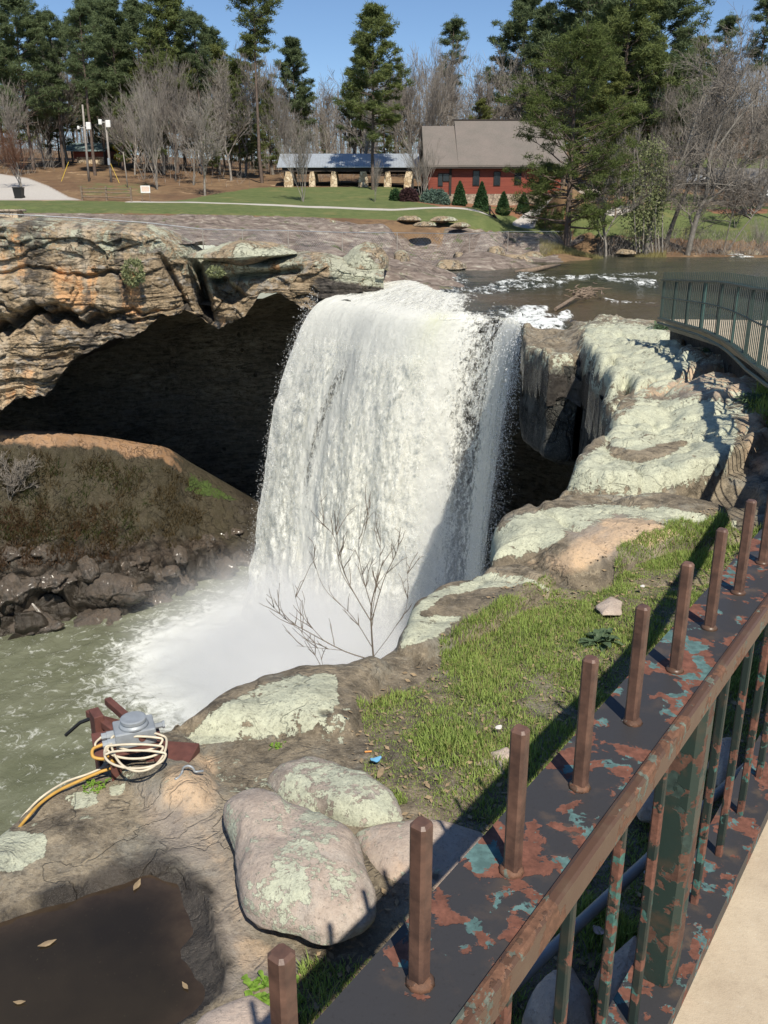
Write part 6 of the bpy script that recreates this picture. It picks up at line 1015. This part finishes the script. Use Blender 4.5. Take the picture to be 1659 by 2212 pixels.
BT = [bare_proto(11, M['bark'], r0=.24, levels=5, spread=.42, up=.35, kids=3, l0=.36, trunk=.5), bare_proto(12, M['palebark'], r0=.20, levels=5, spread=.5, up=.3, kids=3, l0=.34, trunk=.45), bare_proto(13, M['bark'], r0=.30, levels=5, spread=.62, up=.22, kids=3, l0=.30, trunk=.5, wob=.16),
      bare_proto(14, M['palebark'], r0=.12, levels=4, spread=.32, up=.45, kids=3, l0=.45, trunk=.3, multi=4), bare_proto(15, M['bark'], r0=.16, levels=5, spread=.36, up=.42, kids=3, l0=.40, trunk=.35, multi=2), bare_proto(16, M['bark'], r0=.34, levels=6, spread=.50, up=.28, kids=2, l0=.24, trunk=.6, wob=.18)]
def place(p, x, yb, Y, yt, label, group=None, rz=None, sx=1.0, lean=(0, 0), name=None, cat='tree', cmat=None):
    b = gp(x, yb, Y); zt = atY(x, yt, Y)[2]; s = (zt - b[2]) / p.h; T = empty(name or p.k, b - np.array([0, 0, .15]), label, cat, group); T.rotation_euler = (lean[0], lean[1], random.uniform(0, 6.28) if rz is None else rz); T.scale = (s * sx, s * sx, s)
    o = bpy.data.objects.new('trunk', p.t); C.objects.link(o); o.parent = T
    if p.c:
        o = bpy.data.objects.new('crown', p.c); C.objects.link(o); o.parent = T
        if cmat: o.material_slots[0].link = 'OBJECT'; o.material_slots[0].material = cmat
    return T
W1 = 'in the woods left of the shack'; 
pines = [(0, 72, 372, 135, -4, 'tall dense pine at the far left of the picture'), (1, 18, 385, 150, 60, 'pine cut by the left edge behind the gravel drive'), (3, 130, 360, 155, 150, 'low bushy pine left of the shack'), (2, 112, 365, 150, 55, 'slimmer pine just right of the far-left dense pine'), (5, 140, 372, 138, 30, 'open pine with dark trunk above the shack roof left end'),
 (0, 228, 350, 150, 0, 'broad-crowned pine rising directly behind the shack'), (5, 205, 385, 128, 20, 'leaning pine with clumped crown behind the first light pole'), (2, 268, 372, 140, 6, 'dense pine right of the shack roof'), (0, 318, 362, 150, 12, 'rounded pine crown right of the shack'), (3, 295, 370, 142, 110, 'yellow-green pine beside the white blossom tree'),
 (1, 385, 372, 140, -30, 'tall pine reaching above the picture top left of centre'), (3, 400, 365, 150, 95, 'yellow-green pine in the middle of the left woods'), (6, 340, 380, 135, 120, 'low branched pine behind the multi-stem sapling'), (5, 440, 378, 138, 32, 'thin-crowned pine against the sky left of the lone tall pine'), (3, 470, 372, 146, 105, 'bushy pine left of the lone tall pine'), (6, 520, 380, 140, 130, 'low green pine just left of the lone tall pine trunk'), (4, 567, 386, 126, -26, 'lone tall pine with bare trunk and high crown'),
 (6, 585, 384, 145, 175, 'narrow young pine right of the lone tall pine'), (2, 640, 380, 150, 88, 'dense pine against sky left of the gap above the pavilion'), (6, 655, 385, 150, 190, 'dark low pine behind the left end of the pavilion'), (1, 808, 418, 116, 18, 'tall pine standing in front of the pavilion'), (2, 780, 372, 150, 110, 'dark pine behind the pavilion middle'), (6, 830, 378, 146, 215, 'low yellow-green pine behind the pavilion roof'), (6, 700, 378, 165, 270, 'small pine far behind the pavilion ridge'),
 (5, 972, 360, 190, 48, 'distant pine against the sky above the lodge lower ridge'), (3, 1035, 360, 150, 215, 'low evergreen just behind the lodge ridge'), (0, 1118, 372, 160, 4, 'dark-topped pine behind the lodge roof right part'), (2, 1165, 380, 150, 20, 'pine rising behind the foreground river-bank pine'), (0, 1245, 400, 145, -70, 'huge dark pine behind the river-bank pine'), (1, 1330, 420, 125, -95, 'tallest dark pine with heavy crown right of the river-bank pine'), (0, 1395, 418, 130, -70, 'heavy-crowned pine right of the tallest dark pine'), (3, 1300, 425, 122, 150, 'bushy green pine low behind the white-barked tree'), (2, 1440, 400, 150, 70, 'pine left of the two sky-line pines at top right'),
 (5, 1535, 372, 185, 42, 'round-topped pine on the skyline at upper right'), (5, 1615, 372, 190, -10, 'layered pine on the skyline near the right edge'), (1, 1480, 370, 180, 85, 'dark pine behind the road on the right'), (2, 1700, 372, 190, 20, 'pine beyond the right edge of the picture'), (0, -60, 380, 140, 10, 'pine just beyond the left edge of the picture')]
pines += [(3, 50, 365, 165, 100, 'yellow-green pine between the far-left pines'), (4 - 4, 165, 360, 170, 60, 'broad pine filling the woods above the shack left end'), (3, 250, 362, 165, 80, 'deep pine behind the two right-hand shack pines'), (3, 360, 362, 165, 60, 'pine behind the gap right of the rounded crown'), (2, 425, 365, 165, 110, 'dark pine filling the middle of the left woods'), (3, 500, 368, 160, 150, 'low pine crown left of the lone tall pine, farther back'), (0, 470, 365, 175, 70, 'distant pine behind the thin-crowned pine'), (3, 545, 368, 165, 110, 'pine immediately behind the lone tall pine'), (6, 270, 372, 138, 200, 'small pine under the blossom tree'), (6, 460, 378, 138, 215, 'low pine behind the pale lawn-edge tree'), (6, 560, 378, 140, 230, 'low pine at the foot of the lone tall pine'), (3, 860, 370, 160, 190, 'pine behind the right end of the pavilion'), (2, 1210, 385, 160, 40, 'pine between the river-bank pine and the huge dark pine'), (3, 1290, 400, 140, 60, 'green pine beneath the tallest dark pine'), (3, 1360, 400, 140, 90, 'green pine under the heavy-crowned pine'), (1, 1290, 390, 160, -40, 'back pine behind the tallest dark pine'), (3, 1420, 385, 165, 130, 'pine low behind the heavy-crowned pine')]
for a in pines: place(PT[a[0]], a[1], a[2], a[3], a[4], a[5], 'pines in the park woods')
# the pine on the river bank
V1, V2 = pine_parts(77, H=18, cb=.12, cr=6.6, r0=.33, nl=105, tn=36, tl=.38, tw=.06, open_=.18, shape='wide', lean=.008); pr = proto('pine_tree', V1, V2, M['pinebark'], M['bankpine'], 18); place(pr, 1224, 536, 90.5, 72, 'large river-bank pine in front of the lodge, trunk at the water', None, 1.0)
V1, V2 = pine_parts(78, H=18, cb=.05, cr=2.6, r0=.12, nl=60, tn=26, tl=.34, tw=.06); pr2 = proto('pine_tree', V1, V2, M['pinebark'], M['pine3'], 18); place(pr2, 1180, 470, 100, 355, 'small dense evergreen against the lodge right end', None, 2.0, 1.8)
bares = [(0, 38, 388, 125, 205, 'bare tree right of the far-left pine trunk'), (1, 98, 372, 140, 170, 'bare tree with pale branches left of the shack'), (3, 340, 405, 112, 185, 'pale multi-stem bare sapling right of the light poles'), (4, 312, 390, 124, 190, 'bare bushy tree right of the light poles'), (1, 443, 424, 108, 165, 'pale bare tree at the lawn edge with spreading top'), (0, 418, 400, 120, 190, 'bare tree behind the pale lawn-edge tree'), (4, 380, 395, 125, 175, 'twiggy bare tree in the left woods'), (1, 500, 388, 130, 160, 'bare tree with silver limbs left of the lone tall pine'), (0, 530, 385, 140, 120, 'grey bare tree reaching up beside the lone tall pine'), (4, 615, 395, 128, 240, 'bare tree at the left end of the pavilion'), (5, 790, 395, 126, 38, 'old bare oak with crooked limbs above the pavilion'), (2, 720, 372, 170, 90, 'wispy bare tree in the sky gap'), (1, 700, 378, 150, 250, 'small pale bare tree behind the pavilion roof left'), (0, 860, 378, 150, 140, 'bare tree behind the pavilion right end'), (1, 880, 380, 140, 165, 'pale bare tree between pavilion and lodge'), (4, 905, 385, 135, 130, 'reddish bare tree behind the pavilion chimney end'), (1, 925, 375, 145, 95, 'thin straight bare tree left of the lodge roof'), (2, 985, 365, 155, 75, 'fan-shaped bare tree behind the lodge'), (2, 1045, 362, 150, 38, 'large bare oak directly above the lodge ridge'), (1, 1090, 365, 155, 60, 'bare tree left of the dark-topped pine'), (0, 960, 362, 180, 95, 'distant grey bare tree on the skyline'), (1, 1200, 390, 140, 60, 'bare limbs showing above the river-bank pine'),
 (1, 1310, 546, 92, 245, 'white-barked bare sycamore at the water right of the river-bank pine'), (0, 1500, 430, 120, 150, 'grey bare tree behind the leaning trunks'), (2, 1560, 430, 120, 130, 'wide bare tree above the parked cars'), (1, 1600, 400, 145, 90, 'pale bare tree at upper right'), (2, 1640, 430, 118, 60, 'bare brown tree at the right edge'), (4, 1450, 430, 125, 170, 'twiggy bare tree behind the pale leafy tree'), (0, 1680, 470, 110, 120, 'bare tree just past the right edge'), (5, 1560, 380, 165, 60, 'dark bare tree beyond the road'), (4, 1350, 460, 112, 260, 'bare thicket tree left of the pale leafy tree'), (2, 1420, 375, 165, 90, 'grey bare tree high on the right-hand slope'), (3, 1640, 545, 94, 470, 'low bare brush at the river edge far right'), (4, 1590, 470, 108, 330, 'bare russet thicket by the lawn on the right')]
bares += [(0, 150, 375, 145, 110, 'tall bare tree between the shack pines'), (0, 210, 368, 155, 130, 'bare dark tree just behind the shack roof'), (1, 292, 385, 132, 215, 'silver bare tree right of the lamp poles'), (0, 355, 385, 135, 130, 'bare tree rising through the middle of the left woods'), (1, 475, 385, 140, 120, 'tall bare tree left of the lone tall pine'), (0, 590, 382, 145, 150, 'bare tree between the lone tall pine and the pavilion'), (2, 765, 376, 155, 60, 'bare crown left of the old oak'), (1, 1130, 375, 150, 90, 'pale bare tree over the lodge roof'), (2, 1475, 400, 140, 40, 'dark bare crown above the leaning trunks'), (1, 1530, 410, 135, 110, 'silver-limbed bare tree above the road'), (1, 1640, 390, 150, 60, 'pale crooked bare tree by the right edge')]
for a in bares: place(BT[a[0]], a[1], a[2], a[3], a[4] - (50 if a[4] > 100 and a[3] > 124 else 0), a[5], 'bare trees in the park', None, .75 if a[0] in (3, 4) else 1.0)
place(BT[3], 655, 434, 103, 270, 'young pinkish bare tree on the lawn before the pavilion', None, None, .8, name='young_tree'); place(BT[3], 810, 431, 104, 345, 'small staked bare sapling on the lawn beside the pavilion pine', None, None, .5, name='young_tree'); place(BT[3], 912, 420, 108, 300, 'clump of upright bare stems at the lodge corner', None, None, .9, name='bare_shrub')
place(BT[3], 45, 400, 110, 285, 'russet-leaved young tree beside the gravel drive', None, None, 1.5, name='young_tree', cmat=M['redbud']); q = gp(45, 400, 110); 
# leaning trunks at the water on the right
def leaner(pts, r0, r1, Y, label, seed, tw=26, m='bark', limbs=()):
    W = spline([atY(x, y, Y + dy) for x, y, dy in pts], 22); rg = random.Random(seed); segs = []; W[0][2] -= .3
    R_ = np.linspace(r0, r1, 22); segs += [(W[i], W[i + 1], R_[i], R_[i + 1]) for i in range(21)]; big = len(segs)
    for lp in limbs:
        q = spline([atY(x, y, Y + dy) for x, y, dy in lp], 14); R2 = np.linspace(r1 * 1.5, r1 * .5, 14); segs += [(q[i], q[i + 1], R2[i], R2[i + 1]) for i in range(13)]; W = np.vstack([W, q])
    tws = []
    for _ in range(tw):
        i = rg.randint(9, len(W) - 1); st = bare(rg, rg.uniform(3, 6.5), r0=.06, levels=3, spread=.6, up=.2, kids=3, l0=.45, trunk=.2, wob=.2); ax = rg.uniform(0, 6.28); tl = rg.uniform(.2, 1.2); Rm = Matrix.Rotation(ax, 3, 'Z') @ Matrix.Rotation(tl, 3, 'Y'); Rm = np.array(Rm); tws += [(Rm @ a + W[i], Rm @ b + W[i], c, d) for a, b, c, d in st]
    b = np.array(segs[0][0]); T = empty('leaning_tree', b, label, 'tree'); V, Fc = segs_mesh(segs, 0, 7); mk('trunk', V - b, Fc, M[m], T, True); V, Fc = segs_mesh(tws, .012, 3); mk('crown', V - b, Fc, M['twig'], T); return T
leaner([(1395, 548, 0), (1408, 480, 0), (1425, 430, 0), (1450, 400, 0), (1490, 300, .5), (1520, 200, 1)], .26, .07, 92, 'leaning grey trunk right of the pale leafy tree', 1, limbs=[[(1415, 450, 0), (1450, 405, -.5), (1520, 396, -1), (1590, 402, -1)]])
leaner([(1440, 520, 3), (1470, 440, 3), (1500, 380, 3), (1530, 290, 3), (1560, 180, 3)], .24, .07, 92, 'straight dark leaning trunk in the middle of the right-hand group', 2, m='bark')
leaner([(1485, 548, 0), (1505, 470, 0), (1525, 420, 0), (1535, 330, 0), (1560, 260, 0), (1620, 130, 0)], .30, .08, 92, 'thick mottled trunk leaning right at the river edge', 3, limbs=[[(1525, 440, 0), (1570, 400, -.5), (1600, 350, -1)], [(1535, 340, 0), (1600, 250, 0), (1659, 190, 0)], [(1500, 500, 0), (1490, 470, 0), (1492, 462, 0)]])
leaner([(1570, 545, 1), (1600, 500, 1), (1630, 460, 1), (1655, 400, 1)], .09, .03, 93, 'slim dark stem leaning out at the river edge near the right', 4, 14); leaner([(1562, 545, 1), (1580, 470, 1), (1592, 420, 1)], .07, .03, 93, 'slim upright stem beside the leaning dark stem', 5, 10)
# pale leafy multi-stem tree
b = gp(1395, 546, 92); T = empty('leafing_tree', b, 'multi-stem tree with pale spring leaves at the water', 'tree'); rg = random.Random(4); segs = []
for i in range(9):
    x0 = 1375 + i * 7; pts = spline([atY(x0, 546, 92), atY(x0 + rg.uniform(-10, 10), 450, 92 + rg.uniform(-1, 1)), atY(x0 + rg.uniform(-22, 22), 330 + rg.uniform(-20, 40), 92 + rg.uniform(-1.5, 1.5))], 9); segs += [(pts[k_], pts[k_ + 1], .09 - .008 * k_, .082 - .008 * k_) for k_ in range(8)]
V, Fc = segs_mesh(segs, .02, 5); mk('trunk', V - b, Fc, M['palebark'], T, True)
cr_ = atY(1402, 400, 92) - b; bushmesh('crown', cr_, (2.1, 1.7, 4.4), 3600, M['budleaf'], None, None, 5, .22, None, 'ball', T); cr_ = atY(1395, 450, 92) - b; bushmesh('crown', cr_, (2.4, 1.7, 4.0), 1500, M['budleaf'], None, None, 6, .2, None, 'ball', T)
# white blossom tree far back
b = gp(243, 352, 165); T = empty('blossom_tree', b, 'white blossoming tree behind the pines right of the shack', 'tree'); pts = [b, b + [0, 0, 6], atY(243, 280, 165), atY(246, 215, 165)]; mb = MB(); mb.tube(pts, [.25, .2, .15, .05], 6); mb.build('trunk', M['bark'], T, True, b)
for (x, y, rx, rz) in ((237, 240, 2.3, 2.8), (250, 222, 2.2, 2.2), (238, 272, 1.9, 2.6), (258, 208, 1.6, 1.5), (228, 258, 1.3, 1.8)): bushmesh('crown', atY(x, y, 165) - b, (rx * 1.1, 2, rz * 1.1), 1500, M['white_fl'], None, None, x, .34, None, 'ball', T)
# thickets and the far woods
rn = np.random.default_rng(12)
def twigmass(name, n, fn, l, wd, m, seed, up=1.0):
    rn = np.random.default_rng(seed); P_ = fn(rn, n); n = len(P_); d = rn.normal(0, .55, (n, 3)); d[:, 2] = np.abs(d[:, 2]) + up; d /= np.linalg.norm(d, axis=1)[:, None]; s = np.cross(d, rn.normal(0, 1, (n, 3))); s /= np.linalg.norm(s, axis=1)[:, None]; L_ = l * rn.uniform(.5, 1.3, n)[:, None]
    V = np.stack([P_ - s * wd / 2, P_ + s * wd / 2, P_ + d * L_], 1).reshape(-1, 3); return tag(mk(name, V, np.arange(n * 3).reshape(-1, 3), m), kind='stuff')
def far_pts(rn, n):
    Y = rn.uniform(185, 300, n); th = rn.uniform(-.62, .68, n); X = Y * th; top = np.interp(th * 885 * 2.16 + 829, [-400, 0, 150, 300, 600, 700, 780, 900, 1000, 1100, 1300, 1659, 2200], [.7, .7, .7, .9, .9, .6, .75, .95, .9, .95, 1, 1, 1]); h = rn.uniform(0, 1, n) ** 1.15 * 24 * top * (.75 + .25 * fbm(p3(X * .06, Y * .02), 3, 5, 1)); return p3(X, Y, TZ(X, Y) + h)
M['fartwig'] = simple('far twigs', (.23, .21, .20), .95, .3, .2); twigmass('distant_woods', 95000, far_pts, 2.3, .085, M['fartwig'], 3, .9)
# far trunks as part of the wood mass
segs = []; rr2 = random.Random(8)
for i in range(430):
    Y_ = rr2.uniform(160, 280); X_ = Y_ * rr2.uniform(-.6, .66); z_ = float(TZ(X_, Y_)[0]); h = rr2.uniform(9, 19); dx = rr2.gauss(0, .8); segs.append((np.array([X_, Y_, z_ - .3]), np.array([X_ + dx * .5, Y_, z_ + h * .5]), .20, .15)); segs.append((np.array([X_ + dx * .5, Y_, z_ + h * .5]), np.array([X_ + dx, Y_, z_ + h]), .15, .05))
V, Fc = segs_mesh(segs, 0, 4); tag(mk('distant_trunks', V, Fc, M['bark']), kind='stuff')
def under_pts(rn, n):
    Y = rn.uniform(118, 175, n); th = rn.uniform(-.6, .66, n); X = Y * th; z = TZ(X, Y); px, py = proj(p3(X, Y, z)); ok = ~((px > 560) & (px < 1230) & (Y < 128)) & ~((px > 120) & (px < 300) & (Y < 152)) & ~((px > 1380) & (Y < 172)); ok &= fbm(p3(X, Y), 3, 9, .12) > -.05; return p3(X[ok], Y[ok], z[ok] + rn.uniform(0, 1, ok.sum()) ** 1.6 * 6.5)
twigmass('undergrowth', 42000, under_pts, 1.3, .045, M['twig'], 4, .8)
def bank_pts(rn, n):
    x = rn.uniform(1290, 1700, n); Y = rn.uniform(91.5, 96, n); P_ = np.array([atY(a, 540, b) for a, b in zip(x, Y)]); return p3(P_[:, 0], P_[:, 1], TZ(P_[:, 0], P_[:, 1]) + rn.uniform(0, 1, n) ** 2 * 2.2)
twigmass('bank_brush', 5000, bank_pts, .9, .03, M['twig'], 5, .7)
def bankg(rn, n):
    x = rn.uniform(1165, 1440, n); Y = rn.uniform(87.5, 93, n); P_ = np.array([atY(a, 540, b) for a, b in zip(x, Y)]); z = TZ(P_[:, 0], P_[:, 1]); ok = z > -4.7; return p3(P_[ok, 0], P_[ok, 1], z[ok])
twigmass('bank_grass', 9000, bankg, .45, .05, M['drygrass'], 6, 1.2)

# scrub on the gorge slope at the left edge
for i, (r, c, h, lb) in enumerate([(.10, -60, 3.4, 'bare grey brush at the left edge just under the cave mouth'), (.28, 30, 2.6, 'spreading leafless shrub on the gorge slope at the left edge')]):
    b = TAL[int(r * (NT2 - 1)) + 3, int((c + 900) / 1660 * (NC2 - 1))]; s_ = bare(random.Random(60 + i), h, r0=.035, levels=4, spread=.6, up=.2, kids=3, l0=.5, trunk=.1, wob=.22, multi=3); V, Fc = segs_mesh(s_, .010, 3); o = mk('bare_shrub', V, Fc, M['twig']); o.location = b; tag(o, lb, 'shrub')
